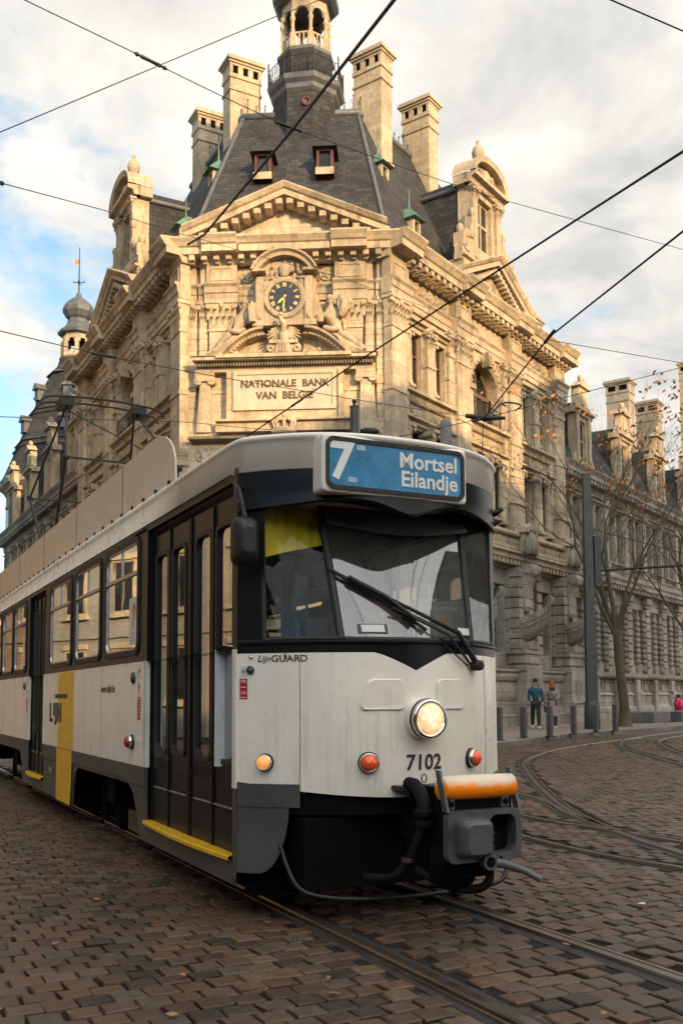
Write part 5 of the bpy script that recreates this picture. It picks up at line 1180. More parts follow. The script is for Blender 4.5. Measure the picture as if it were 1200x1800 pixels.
# broken pediment, eagle, statues on the sign storey
mb=MB(MC); lr=[(smallcorn(13.2,1.05,.34))]
mb.mold(off(smallcorn(13.22,.95,.34),.12),-2.35,2.35,.0,.0); mb.box(-3.15,3.15,0,.62,12.7,12.9); mb.mold(smallcorn(13.16,.98,.30),-3.1,3.1,.1,.1)
led=mb.build('ledge',LIMEO,bank)
mb=MB(MC)
for k in range(62): mb.box(-3.08+k*.10,-3.03+k*.10,.6,.80,12.86,12.98)
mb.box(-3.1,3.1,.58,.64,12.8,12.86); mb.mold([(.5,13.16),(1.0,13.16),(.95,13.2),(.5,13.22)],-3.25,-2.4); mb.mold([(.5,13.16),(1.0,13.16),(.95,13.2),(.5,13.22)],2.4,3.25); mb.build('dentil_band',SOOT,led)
for s in (-1,1):
    mb=MB(MC)
    A=[(2.2-1.62*sin(PI/2*k/9)*1.0,13.2+1.0*(1-cos(PI/2*k/9))**.0*sin(PI/2*k/9)**1.15) for k in range(10)]
    A=[(lerp(2.28,.72,k/9),13.22+.98*sin(PI/2*k/9)**.92) for k in range(10)]
    B=[(x-.08,z-.22) for x,z in A]
    mb.loft([[(s*x,b,z) for x,z in l] for l,b in ((A,.05),(A,.95),([(x,z-.09) for x,z in A],.93),([(x,z-.13) for x,z in A],.74),(B,.70),(B,.2))],False,False,0,False)
    mb.add([(s*x,b,z) for (x,z),b in ((A[-1],.05),(A[-1],.95),(B[-1],.70),(B[-1],.2))],[(0,1,2,3)])
    for k in range(12):
        t=k/12; x=lerp(2.1,.8,t); z=13.22+.98*sin(PI/2*min(1,(2.28-x)/1.56))**.92-.2; mb.box(s*x-.035,s*x+.035,.5,.76,z-.06,z+.05)
    mb.add([(s*x,.3,z) for x,z in B]+[(s*.6,.3,13.0),(s*2.2,.3,13.0)],[tuple(range(12))]); mb.build('broken_pediment',LIMEO,bank)
mb=MB(MC); mb.sph((0,.85,13.80),(.19,.17,.34),12,8)
mb.tube(spline([(0,.9,14.0),(.02,1.0,14.2),(-.06,1.05,14.35),(-.10,1.08,14.5),(-.02,1.16,14.55)],4),[.11]*8+[.085]*5+[.07]*3+[.04],8)
for s in (-1,1):
    for k in range(7):
        a=R(70-k*22); mb.tube([(s*.12,.78,13.98),(s*(.14+.24*cos(a)),.80,13.98+.22*sin(a)),(s*(.16+.44*cos(a)),.84,13.88+.30*sin(a))],[.07,.055,.02],6)
    mb.lathe(0,0,[(.18,-.1),(.2,0),(.18,.1)],14,0,True,MC@Matrix.Translation((s*.42,.82,13.42))@Matrix.Rotation(PI/2,4,'X')); mb.tube(spline([(s*.42,.95,13.5),(s*.55,.95,13.38),(s*.45,.95,13.28),(s*.36,.95,13.38),(s*.43,.95,13.44)],5),.04,6)
    scrollwork(mb,s*.95-.35,s*.95+.35,13.25,13.5,.7,4)
mb.ext([(-.3,13.22),(.3,13.22),(.22,13.62),(-.22,13.62)],.3,1.0); mb.box(-.5,.5,.3,1.02,13.55,13.66)
for k in range(3): mb.box(-.13+k*.1,-.07+k*.1,1.0,1.04,13.25,13.55)
mb.build('eagle',LIMEO,bank)
def statue(s):
    f=lambda x,b,z:(s*x,b,z)
    if s>0: vs=[(1.75,.85,13.95),(1.70,.78,14.35),(1.62,.74,14.75),(1.60,.80,14.98),(1.58,.86,15.22), (1.32,.74,14.70),(1.12,.84,14.42),(1.22,.98,14.68), (1.90,.72,14.70),(2.08,.74,14.38),(2.10,.90,14.05), (2.15,1.02,13.85),(2.62,1.02,13.42),(2.90,1.05,13.32), (2.1,.80,13.72),(2.5,.9,13.72),(2.80,.95,13.38)]
    else: vs=[(1.62,.85,13.98),(1.58,.78,14.35),(1.50,.74,14.72),(1.47,.80,14.93),(1.44,.86,15.16), (1.22,.76,14.66),(1.06,.88,14.42),(1.10,.90,14.80), (1.80,.72,14.66),(1.98,.74,14.34),(2.0,.90,14.02), (2.05,1.02,13.95),(2.28,1.08,13.55),(2.50,1.12,13.3), (1.9,.9,13.75),(2.25,1.0,13.8),(2.42,1.0,13.3)]
    vs=[(x,y-.38,z+.06) for x,y,z in vs]
    ed=[(0,1),(1,2),(2,3),(3,4),(2,5),(5,6),(6,7),(2,8),(8,9),(9,10),(0,11),(11,12),(12,13),(0,14),(14,15),(15,16)]
    rad=[.25,.21,.20,.085,.125,.12,.09,.06,.12,.085,.06,.17,.11,.06,.17,.12,.06]
    st=skin('statue',[f(*v) for v in vs],ed,rad,LIMEO,bank,MC,1)
    mb=MB(MC)
    for k in range(9):
        t=k/8; mb.tube(spline([(s*(1.5+.09*k),.42+.03*k,14.08-.035*k),(s*(1.8+.085*k),.70,13.9-.055*k),(s*(2.0+.085*k),.74,13.6-.03*k),(s*(2.08+.075*k),.68,13.3)],3),[.05]*10,5)
    mb.tube(spline([(s*1.4,.6,14.2),(s*1.65,.72,14.1),(s*1.9,.68,14.15)],4),.1,6); mb.sph((s*2.15,.42,13.42),(.55,.26,.2),12,6)
    mb.build('drapery',LIMEO,st)
    mb=MB(MC); hx=1.58 if s>0 else 1.44; hz=15.26 if s>0 else 15.2
    mb.sph((s*hx,.44,hz+.07),(.135,.13,.13),10,7)
    for k in range(8): mb.sph((s*hx+.12*cos(k),.41+.04*sin(2*k),hz+.02+.12*sin(k)),(.05,.06,.05),6,4)
    if s>0: mb.tube([(s*1.95,.6,15.3),(s*2.12,.62,15.1),(s*2.05,.62,14.75),(s*1.95,.62,14.6)],[.03,.16,.17,.1],8); mb.ext([(1.9,14.6),(2.35,14.9),(2.3,15.1),(2.0,15.5),(1.85,15.1)],.5,.62)
    else: mb.ext([(-1.0,14.4),(-.98,15.0),(-1.12,15.15),(-1.24,14.9),(-1.2,14.4)],.72,.9)
    mb.build('hair',LIMEO,st)
statue(1); statue(-1)
# sign storey
mb=MB(MC); mb.box(-2.05,2.05,0,.62,10.9,12.72); mb.box(-2.4,2.4,0,.7,10.55,10.9); mb.mold(smallcorn(10.98,.85,.2),-2.4,2.4); mb.box(-3.2,3.2,0,.42,10.3,10.6)
for s in (-1,1):
    mb.ext([(s*2.6,10.6),(s*3.12,10.6),(s*3.0,12.4),(s*2.64,12.4)],0,.52); mb.box(s*2.82-.34,s*2.82+.34,0,.62,12.4,12.72)
    for q in (-1,1): mb.lathe(0,0,[(.15,-.3),(.15,.3)],12,0,True,MC@Matrix.Translation((s*2.82+q*.24,.30,12.42))@Matrix.Rotation(PI/2,4,'X'))
    mb.box(s*1.95-.08,s*1.95+.08,.6,.70,11.0,12.7); mb.ext([(s*3.0,10.6),(s*3.4,10.4),(s*3.2,11.0),(s*3.1,12.0),(s*3.0,12.2)],.0,.3)
    mb.box(s*2.31-.19,s*2.31+.19,0,.28,12.55,12.72)
mb.build('sign_storey',LIME,bank)
mb=MB(MC)
fr0=[(1.80,12.70),(-1.80,12.70),(-1.80,11.30),(1.80,11.30)]; fr1=[(1.66,12.56),(-1.66,12.56),(-1.66,11.44),(1.66,11.44)]
mb.ring(fr0,fr1,.70,0,None,.66,.6); mb.poly(fr1,.66); sp_=mb.build('sign_panel',plain('sign_stone',(.46,.41,.32),.8,0,.2,3),bank)
mb=MB(MC)
for s,z in (('NATIONALE  BANK',12.22),('VAN  BELGIE',11.80)):
    v,f=textmesh(s,.36,lambda x,y:(x,.672,z+y),.012,'CENTER',.98); mb.add(v,f)
for x in (.985,1.075): mb.box(x-.022,x+.022,.671,.674,11.98,12.02)
mb.build('lettering',LETTER,sp_)
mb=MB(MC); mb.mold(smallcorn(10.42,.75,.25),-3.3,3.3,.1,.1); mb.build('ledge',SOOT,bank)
mb=MB(MC)
for k in range(16):
    a=2*PI*k/16; mb.sph((.32*cos(a),.78+.2*sin(a),10.55),(.09,.09,.09),6,4)
for k in range(5):
    a=PI*k/4; mb.tube([(.33*cos(a),.8,10.62),(.40*cos(a),.82,10.85),(.05*cos(a),.82,11.02)],[.05,.07,.04],6)
mb.sph((0,.82,11.06),.08,8,5); mb.box(-.42,.42,.6,1.05,10.4,10.52,0,None,.03); mb.build('crown_carving',LIMEO,bank)
mb=MB(MC); mb.box(-3.5,3.5,0,.35,.1,10.2); mb.box(-1.0,1.0,.35,.5,3,9.5); 
for s in (-1,1): mb.box(s*2.4-.5,s*2.4+.5,.35,.6,2.4,9.9); rosette(mb,s*2.9,.36,9.85,.28)
mb.build('entrance_front',LIME,bank)
mb=MB(MC); mb.ext([(-1.3,.12),(-1.3,4.2),(-.95,4.2),(-.95,.12)],.48,.72); mb.ext([(1.3,.12),(1.3,4.2),(.95,4.2),(.95,.12)],.48,.72); mb.mold(off(smallcorn(4.75,.55,.5),.5),-1.6,1.6); mb.box(-1.3,1.3,.48,.66,4.2,4.3)
mb.build('door_surround',LIMEO,bank)
mb=MB(MC); mb.box(-.95,.95,.36,.56,.12,4.2); 
for x in (-.82,.10):
    for z0,z1 in ((.3,1.3),(1.45,2.7),(2.85,4.0)): mb.box(x,x+.72,.56,.60,z0,z1,0,None,.03)
dr=mb.build('door',WFRAME,bank)
mb=MB(MC); mb.sph((.06,.62,1.4),.05,8,5); mb.build('handle',GOLD,dr)
for a0 in (-.85,): 
    mb=MB(MC); mb.box(-1.15,1.15,.48,.62,5.5,8.6); mb.mold(off(smallcorn(8.9,.4,.3),.5),-1.4,1.4); mb.build('window_surround',LIMEO,bank)
    mb=MB(MC); mb.box(-.85,.85,.60,.635,5.7,8.4); w_=mb.build('window',WFRAME,bank)
    for q0,q1 in ((-.78,-.05),(.05,.78)): mb=MB(MC); mb.box(q0,q1,.63,.64,5.8,7.4); mb.box(q0,q1,.63,.64,7.5,8.3); mb.build('pane',BGLASS,w_)

# slate roof
def isect(iC,iS,s):
    o=CR if s>0 else CL; d=dR if s>0 else dL; n=nR if s>0 else nL
    p0=o-n*iS; t=(iC-(p0-CM).dot(cin))/d.dot(cin); return p0+d*t
def endp(u,iS,s):
    o=CR if s>0 else CL; d=dR if s>0 else dL; n=nR if s>0 else nL; return o+d*u-n*iS
RL=[(-.05,-.05,17.6,15.2),(.55,.42,18.35,14.6),(1.5,1.12,19.9,13.3),(4.75,3.6,25.3,9.6)]
mb=MB()
def ring_(r):
    iC,iS,z,u=r; P=[endp(u,iS,-1),isect(iC,iS,-1),isect(iC,iS,1),endp(u,iS,1)]; return [(p.x,p.y,z) for p in P]
rings=[ring_(r) for r in RL]
mb.loft(rings,False,False,0,False)
for s,idx in ((-1,0),(1,3)):       # hipped ends towards the wings
    o=CR if s>0 else CL; n=nR if s>0 else nL; d=dR if s>0 else dL
    q=[rings[k][idx] for k in range(4)]; b=[tuple(Vector(q[0])-n*7.0),tuple(Vector(q[3])-n*2.2)]
    mb.add(q+[b[1],b[0]],[(0,1,2,3,4,5)])
t=rings[3]; bk=[tuple(Vector(t[3])-nR*2.2),tuple(Vector(t[0])-nL*2.2)]
mb.add(list(t)+bk,[(0,1,2,3,4,5)]); roof=mb.build('roof',SLATE,bank)
mb=MB()
for k in (1,2): mb.tube([rings[q][k] for q in range(4)],.09,6)
mb.tube([tuple(Vector(p)+Vector((0,0,.05))) for p in t],.16,8); mb.loft([[tuple(Vector(p)+Vector((0,0,z))) for p in t] for z in (-.25,.12)],False,False,0,False); mb.build('lead_hip',LEAD,roof)
mb=MB()
for i in range(3):
    A,B=Vector(t[i]),Vector(t[i+1]); n=int((B-A).length/.35)
    for k in range(n):
        p=A.lerp(B,(k+.5)/n); q=A.lerp(B,(k+.2)/n); h=.8 if k%3==0 else .5
        mb.tube([p,p+Vector((0,0,h))],.014,4); mb.tube([q+Vector((0,0,.15)),p+Vector((0,0,.38)),q+Vector((0,0,h*.8))],.01,4); mb.sph(tuple(p+Vector((0,0,h))),.04,5,4)
    mb.tube([A+Vector((0,0,.2)),B+Vector((0,0,.2))],.012,4)
mb.build('roof_cresting',IRON,roof)
# chimneys
def chimney(root,M,u,i,zt,zb=19.0,w=1.36,d=.8,name='chimney',ops=3,mat=None):
    mb=MB(M); x0,x1,y0,y1=u-d/2,u+d/2,-i-w/2,-i+w/2; h=zt-zb
    mb.box(x0,x1,y0,y1,zb,zt-.95)
    mb.box(x0-.06,x1+.06,y0-.06,y1+.06,zb+h*.45,zb+h*.45+.14); mb.box(x0-.05,x1+.05,y0-.05,y1+.05,zt-1.5,zt-1.4)
    mb.box(x0-.05,x1+.05,y0-.05,y1+.05,zt-.95,zt-.78)
    nn=ops
    mb.box(x0+.05,x1-.05,y0+.06,y1-.06,zt-.78,zt-.42,1)
    for k in range(nn+1):
        y=lerp(y0,y1,k/nn); mb.box(x0-.02,x1+.02,max(y0,y-.11)-.02*(k==0),min(y1,y+.11)+.02*(k==nn),zt-.78,zt-.42)
    for z,o in ((zt-.42,.04),(zt-.32,.10),(zt-.22,.17),(zt-.12,.12)): mb.box(x0-o,x1+o,y0-o,y1+o,z,z+.10)
    return mb.build(name,[mat or CHIM,UNDER],root)
for Mx,ci in ((MR,3.3),(ML_,3.8)): chimney(bank,Mx,4.0,ci,28.1); chimney(bank,Mx,7.8,ci,27.9); chimney(bank,Mx,14.4,1.6,19.6,17.0,1.5,.9,'chimney',2)
# roof lucarnes
def lucarne(M,a,b,z,w=.32,stone_=False):
    mb=MB(M); h=.95
    mb.box(a-w,a+w,b-1.6,b,z,z+.14); mb.box(a-w-.05,a+w+.05,b-.3,b+.08,z-.12,z+.04)
    mb.box(a-w,a-w+.1,b-1.6,b,z+.14,z+h); mb.box(a+w-.1,a+w,b-1.6,b,z+.14,z+h); mb.box(a-w,a+w,b-.1,b,z+h-.08,z+h)
    l=mb.build('lucarne',LIMEO if stone_ else WOOD,roof)
    mb=MB(M); mb.box(a-w+.1,a+w-.1,b-.16,b-.12,z+.14,z+h-.08); mb.build('pane',BGLASS,l)
    mb=MB(M); o=w+.16; mb.add([(a-o,b+.2,z+h),(a+o,b+.2,z+h),(a+o,b-1.7,z+h),(a-o,b-1.7,z+h),(a,b-.35,z+h+.6),(a,b-1.7,z+h+.6)],[(0,1,4),(1,2,5,4),(0,4,5,3),(0,3,2,1)])
    mb.tube([(a,b-.35,z+h+.5),(a,b-.35,z+h+1.35)],[.05,.015],6,0); mb.build('lucarne_roof',COPPER if stone_ else SLATE,l)
    if not stone_:
        mb=MB(M); mb.box(a-w-.03,a+w+.03,b-.05,b+.12,z-.12,z+.16); mb.build('sill',LIMEO,l)
lucarne(MC,-1.16,-2.0,21.2); lucarne(MC,1.22,-2.0,21.3)
for Mx in (MR,ML_): lucarne(Mx,3.2,-.75,18.9,.26,True); lucarne(Mx,2.9,-2.0,21.4,.26,True)
# lantern on the roof ridge
LC=CM+cin*5.15+cdir*.2; OC=frame(LC,cdir,-cin)@Matrix.Translation((0,0,.074))@Matrix.Scale(.945,4)
PH=R(-90-5.5+22.5)
def octl(r,z): return [(r*cos(PH+k*PI/4),-r*sin(PH+k*PI/4)*1.0,z) for k in range(8)]
lan=None
mb=MB(OC); mb.loft([octl(1.50,22),octl(1.47,27.35)],True,False,0,False); mb.loft([octl(1.22,27.9),octl(1.2,29.25)],True,False,0,False); lan=mb.build('lantern',SLATE,bank)
mb=MB(OC); mb.loft([octl(1.47,27.3),octl(1.55,27.4),octl(1.56,27.6),octl(1.7,27.75),octl(1.75,27.95),octl(1.2,28.0)],True,False,0,False); mb.build('lantern_cornice',LEAD,lan); mb=MB(OC); mb.loft([octl(1.2,29.2),octl(1.3,29.3),octl(1.3,29.45),octl(1.0,29.48)],True,True,0,False); mb.build('lantern_cornice',LEAD,lan); mb=MB(OC)
mb.loft([octl(1.12,31.75),octl(1.3,31.8),octl(1.5,31.95),octl(1.52,32.2),octl(1.0,32.3)],True,True,0,False); mb.build('lantern_cornice',LEAD,lan)
for k in range(8):
    a=PH+k*PI/4; x,y=1.04*cos(a),-1.04*sin(a)
    mb=MB(OC); mb.box(x-.1,x+.1,y-.1,y+.1,29.46,30.15); mb.lathe(x,y,[(.11,30.15),(.08,30.25),(.10,30.32),(.075,30.4),(.085,30.75),(.12,30.8),(.12,30.9),(.08,30.95),(.09,31.2),(.13,31.3)],10); mb.build('lantern_column',LIMEO,lan)
mb=MB(OC)
for k in range(8):
    P=Vector(octl(1.08,0)[k]); Q=Vector(octl(1.08,0)[(k+1)%8]); L=(Q-P).length; ar=L*.36
    pts=[P.lerp(Q,.14)+Vector((0,0,31.1))]+[P.lerp(Q,.5+.36*cos(PI-PI*j/8))+Vector((0,0,31.1+ar*sin(PI*j/8))) for j in range(9)]+[P.lerp(Q,.86)+Vector((0,0,31.1))]
    top_=[P+Vector((0,0,31.1))]+[P.lerp(Q,j/8)+Vector((0,0,31.8)) for j in range(9)]+[Q+Vector((0,0,31.1))]
    for sc in (1,.9): mb.loft([[tuple(Vector((p.x*sc,p.y*sc,p.z))) for p in top_],[tuple(Vector((p.x*sc,p.y*sc,p.z))) for p in pts]],False,False,0,False)
    mb.loft([[tuple(Vector((p.x*sc,p.y*sc,p.z))) for p in pts] for sc in (1,.9)],False,False,0,False)
    mb.tube([P+Vector((0,0,30.15)),Q+Vector((0,0,30.15))],.05,6)
    for j in range(4): q=P.lerp(Q,(j+.7)/4.4); mb.lathe(q.x,q.y,[(.03,29.5),(.055,29.7),(.03,29.95),(.045,30.12)],6)
mb.build('lantern_arcade',LIMEO,lan)
mb=MB(OC); mb.loft([octl(1.3,32.3),octl(1.15,32.6),octl(.7,33.2),octl(.95,33.8),octl(1.0,34.3),octl(.6,35.0),octl(.1,35.8)],True,False,0,False); mb.build('lantern_dome',LEAD,lan)
mb=MB(OC)
g=octl(1.68,0); 
for k in range(8):
    P,Q=Vector(g[k]),Vector(g[(k+1)%8])
    for j in range(7):
        p=P.lerp(Q,j/7); mb.tube([p+Vector((0,0,27.95)),p+Vector((0,0,28.75 if j else 29.1))],.014 if j else .03,4)
        if j%2: mb.tube([p+Vector((0,0,28.3)),P.lerp(Q,(j+1)/7)+Vector((0,0,28.5)),p+Vector((0,0,28.7))],.01,4)
    for z in (28.1,28.75): mb.tube([P+Vector((0,0,z)),Q+Vector((0,0,z))],.018,4)
mb.build('lantern_railing',IRON,lan)
mb=MB(OC@Matrix.Rotation(R(-5.5),4,'Z')@Matrix.Translation((0,1.40,26.75))@Matrix.Rotation(-PI/2,4,'X')); mb.lathe(0,0,[(.2,-.05),(.2,.06),(.14,.06),(.13,.0),(.001,0)],16); mb.build('round_vent',WOOD,lan)

# ------------------------------------------------------------ long wings behind the corner block
def wing(M,n,name,label,near,bay=3.0,doff=6.0):
    o=M@Vector((15.2,0,.12)); w=empty(name,(o.x,o.y,.12),label,'bank wing'); E_=15.2+n*bay; B0=-.35
    lows=[];gnd=[]
    for k in range(n):
        m=15.2+(k+.5)*bay
        for s in (-1,1): lows.append((m+s*.62-.46,m+s*.62+.46,8.5,11.2)); gnd.append((m+s*.62-.45,m+s*.62+.45,3.1,6.2))
    mb=MB(M); wall_open(mb,15.2,E_,.1,12.2,lows+gnd,B0,.4); mb.box(E_-.3,E_,-7,B0,.1,12.6); mb.build('wall',RUST,w)
    shown=range(len(lows)) if near else range(0,len(lows),1)
    for q in shown:
        winframe(M,*lows[q],B0-.3,w,(.5,),(.42,.7),LIMEO if near else WFRAME,.07)
        if near: winframe(M,*gnd[q],B0-.3,w,(.5,),(.3,.68),WFRAME,.06)
    mb=MB(M)
    for k in range(n):
        m=15.2+(k+.5)*bay
        for e in (m-bay/2,):
            mb.box(e-.3,e+.3,B0,B0+.18,7.9,11.5); mb.box(e-.36,e+.36,B0,B0+.24,7.9,8.3); mb.box(e-.36,e+.36,B0,B0+.26,11.3,11.6)
            if near:
                z=2.5
                for q in range(10): mb.box(e-.36,e+.36,B0,B0+.24,z,z+.36,0,None,.03); z+=.42
                mb.box(e-.45,e+.45,B0,B0+.35,6.5,6.85)
        for x in (m,m-1.2,m+1.2):
            mb.box(x-.1,x+.1,B0,B0+.1,8.4,11.2)
            if near:
                mb.lathe(x,B0+.04,[(.17,2.7),(.17,3.0),(.14,3.1)]+[(r,3.1+j*.3+dz) for j in range(9) for r,dz in ((.14,0),(.19,.03),(.19,.2),(.14,.23))]+[(.13,6.0),(.2,6.15)],10)
        mb.mold(off(smallcorn(11.42,.2,.2),0),m-1.2,m+1.2,0,0,0,M@Matrix.Translation((0,B0,0)))
        mb.mold(off(smallcorn(8.45,.22,.2),0),m-1.25,m+1.25,0,0,0,M@Matrix.Translation((0,B0,0)))
    mb.build('pilaster_order',RUSTD if near else LIMEO,w)
    MB0=M@Matrix.Translation((0,B0,0))
    mb=MB(MB0); mb.mold([(0,6.9),(.15,6.9),(.2,7.1),(.55,7.2),(.55,7.4),(.62,7.5),(.62,7.58),(0,7.62)],15.2,E_); mb.mold([(0,7.62),(.3,7.62),(.3,7.85),(.36,7.95),(0,8.0)],15.2,E_)
    x=15.3
    while x<E_-.3: mb.box(x,x+.18,.15,.5,6.95,7.18); x+=.4
    mb.build('string_course',RUSTD,w)
    mb=MB(MB0); mb.mold([(0,11.6),(.1,11.6),(.15,11.95),(.2,12.15),(.6,12.2),(.6,12.4),(.75,12.6),(.75,12.66),(0,12.72)],15.2,E_)
    x=15.3
    while x<E_-.3: mb.box(x,x+.18,.15,.56,11.98,12.2); x+=.42
    mb.build('cornice',RUSTD,w)
    mb=MB(MB0); mb.mold([(0,.1),(.6,.1),(.55,.7),(.42,.8),(.42,1.3),(.5,1.38),(.36,1.5),(.30,1.6),(.30,2.2),(0,2.2)],15.2,E_)
    if near:
        for k in range(n):
            m=15.2+(k+.5)*bay
            for s in (-.65,.65): mb.ring(sqring(m+s-.5,m+s+.5,1.58,2.1,0),sqring(m+s-.38,m+s+.38,1.66,2.04,0),.37,0,None,.3,.3)
            mb.box(m-1.75,m-1.25,.3,.62,.1,2.2,0,None,.05)
    mb.build('plinth',RUST,w)
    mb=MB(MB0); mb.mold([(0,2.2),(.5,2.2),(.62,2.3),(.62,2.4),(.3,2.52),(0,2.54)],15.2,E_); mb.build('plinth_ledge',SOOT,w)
    mb=MB(MB0); mb.mold([(.35,12.66),(-.9,14.8),(-2.8,17.0),(-6.2,17.2),(-7,12.6)],15.2,E_); rf=mb.build('roof',SLATE,w)
    mb=MB(MB0); mb.tube([(15.2,-2.8,17.05),(E_,-2.8,17.05)],.12,6); mb.tube([(15.2,.3,12.75),(E_,.3,12.75)],.1,6); mb.build('lead_roll',LEAD,rf)
    a=18.5
    while a<E_-1:
        mb=MB(MB0)
        wall_open(mb,a-.95,a+.95,12.7,15.6,[(a-.5,a+.5,13.3,15.3)],.0,.25)
        for s in (-1,1):
            mb.box(a+s*.78-.16,a+s*.78+.16,0,.14,12.9,15.5); mb.box(a+s*.93-.03,a+s*.93+.03,-.35,0,12.7,15.6); mb.ext([(a+s*.95,12.7),(a+s*1.45,12.7),(a+s*1.4,13.1),(a+s*1.05,13.5),(a+s*.95,14.2)],-.2,.1); mb.sph((a+s*1.2,.05,12.95),(.2,.14,.22),8,5)
        mb.mold(off(smallcorn(15.85,.3,.3),0),a-1.2,a+1.2); mb.box(a-1.2,a+1.2,-.4,0,15.55,15.85); mb.box(a-1.0,a+1.0,-.3,.14,12.6,13.2)
        mb.box(a-.55,a+.55,-.3,.12,15.85,17.0); mb.ext([(a-.75,17.0),(a+.75,17.0),(a,17.45)],-.3,.26); mb.sph((a,0,17.55),(.2,.16,.2),8,5)
        for s in (-1,1): mb.ext([(a+s*.55,15.85),(a+s*1.0,15.85),(a+s*.8,16.2),(a+s*.6,16.7),(a+s*.55,16.9)],-.2,.08); mb.sph((a+s*.85,.05,16.0),(.16,.12,.16),7,4)
        mb.box(a-.3,a+.3,.12,.17,16.1,16.8)
        dm=mb.build('dormer',LIMEO,w)
        winframe(MB0,a-.5,a+.5,13.3,15.3,-.12,w,(.5,),(.5,),LIMEO,.06)
        mb=MB(MB0); mb.ext([(a-.95,12.7),(a+.95,12.7),(a+.95,15.6),(a+.6,16.2),(a-.6,16.2),(a-.95,15.6)],-4.2,-.33); mb.build('dormer_roof',SLATE,dm)
        a+=doff
    return w,E_
wr,_=wing(MR,15,'bank_wing','long shaded grey stone bank wing behind the bare trees and the tall mast',True)
wl,EL=wing(ML_,8,'bank_wing','brown stone bank wing with pale dormers between slate cone tower and tram pantograph',False)
chimney(wr,MR,33.5,3.6,22.0,14,1.5,1.1,'chimney',2,RUSTD); chimney(wr,MR,39.2,3.6,22.0,14,1.5,1.1,'chimney',2,RUSTD); chimney(wr,MR,49.5,3.0,27.6,14,2.2,2.2,'chimney',3,CHIM)
chimney(wl,ML_,24,3.6,22.4,14,1.5,1.4,'chimney',3)
# tower at the end of the left wing
tc=Vector((-20.0,72.5,0)); TQ=frame(tc,(1,0,0),(0,1,0))
tw=empty('tower',(tc.x,tc.y,.1),'dark slate cone tower with onion topped lantern and orange flag on a pole','tower')
mb=MB(TQ); mb.lathe(0,0,[(5.0,.1),(5.0,16.6)],10,0,False,None,.2); 
for k in range(10):
    a=.2+k*2*PI/10+PI/10; Q=TQ@Matrix.Rotation(a-PI/2,4,'Z')
    for z in (9,13): mb.box(-.6,.6,4.74,4.86,z,z+2.2,1,Q); mb.box(-.75,.75,4.70,4.95,z-.2,z,0,Q); mb.box(-.75,.75,4.70,4.95,z+2.2,z+2.45,0,Q)
mb.lathe(0,0,[(5.0,16.2),(5.2,16.5),(5.6,16.8),(5.7,17.2),(5.0,17.4)],10,0,False,None,.2); mb.build('wall',[RUST,BGLASS],tw)
mb=MB(TQ); mb.lathe(0,0,[(5.5,17.3),(5.15,18.0),(4.35,20.0),(3.45,22.4),(2.6,24.4),(2.25,25.3),(2.0,25.6)],10,0,False,None,.2,False); mb.lathe(0,0,[(1.95,25.5),(2.25,25.6),(2.1,25.8),(1.5,26.5),(1.35,27.0)],8,0,False,None,.2,False); rf=mb.build('roof',SLATE,tw)
mb=MB(TQ)
for r,z in ((4.55,19.6),(4.4,20.05),(3.55,22.2),(3.42,22.55)): mb.lathe(0,0,[(r,z-.06),(r+.14,z),(r,z+.08)],10,0,False,None,.2,False)
mb.lathe(0,0,[(2.0,25.55),(2.3,25.6),(2.3,25.68)],8,0,False,None,.2,False); mb.build('lead_band',LEAD,rf)
mb=MB(TQ)
for k in range(14):
    a=(k//2)*2*PI/7+.5; r,z=((4.0,21.0),(3.0,23.6))[k%2]; mb=MB(TQ)
    if 1: Q=TQ@Matrix.Rotation(a,4,'Z'); mb.box(-.3,.3,r-.3,r+.25,z-.3,z+.5,0,Q); mb.ext([(-.45,z+.5),(.45,z+.5),(0,z+1.0)],r-.5,r+.4,0,False,Q)
    mb.build('lucarne',LEAD,rf)
mb=MB(TQ); mb.lathe(0,0,[(1.35,27.0),(1.42,27.1),(1.3,27.2)],8,0,False,None,.2,False)
for k in range(8):
    a=.2+k*PI/4; x,y=1.15*cos(a),1.15*sin(a); mb.box(x-.13,x+.13,y-.13,y+.13,27.15,28.6)
    b=a+PI/4; P=Vector((1.15*cos(a),1.15*sin(a),0)); Q_=Vector((1.15*cos(b),1.15*sin(b),0))
    for f0,f1,zl in ((0,.3,28.25),(.3,.7,28.5),(.7,1,28.25)): A=P.lerp(Q_,f0); B=P.lerp(Q_,f1); mb.add([(A.x,A.y,zl),(B.x,B.y,zl),(B.x,B.y,28.9),(A.x,A.y,28.9)],[(0,1,2,3)])
    A=P; B=Q_; mb.add([(A.x,A.y,27.15),(B.x,B.y,27.15),(B.x,B.y,27.5),(A.x,A.y,27.5)],[(0,1,2,3)])
mb.build('lantern',LIMEO,tw)
mb=MB(TQ); mb.lathe(0,0,[(1.2,28.85),(1.5,28.95),(1.55,29.15),(1.2,29.4),(.85,29.9),(.78,30.2),(.95,30.35),(1.18,30.75),(1.2,31.05),(1.0,31.45),(.6,31.8),(.25,32.0),(.22,32.2),(.06,32.5)],8,0,False,None,.2); mb.build('onion_dome',LEAD,tw)
mb=MB(TQ); mb.tube([(0,0,32.3),(0,0,36)],[.06,.03],6); mb.tube([(-.35,0,33.2),(.35,0,33.2)],.03,5); mb.tube([(0,-.35,33.2),(0,.35,33.2)],.03,5); mb.sph((0,0,33.2),.12,7,5)
for x in (-.38,.38): mb.sph((x,0,33.25),.07,6,4)
mb.build('flagpole',IRON,tw)
mb=MB(TQ); mb.loft([[(-.02-.5*u,  .05*sin(u*7),34.7+.4*v-.2*u) for u in (0,.2,.4,.65)] for v in (0,1)],False,False,0,True); mb.build('flag',plain('orange_flag',(.65,.2,.05),.8),tw)

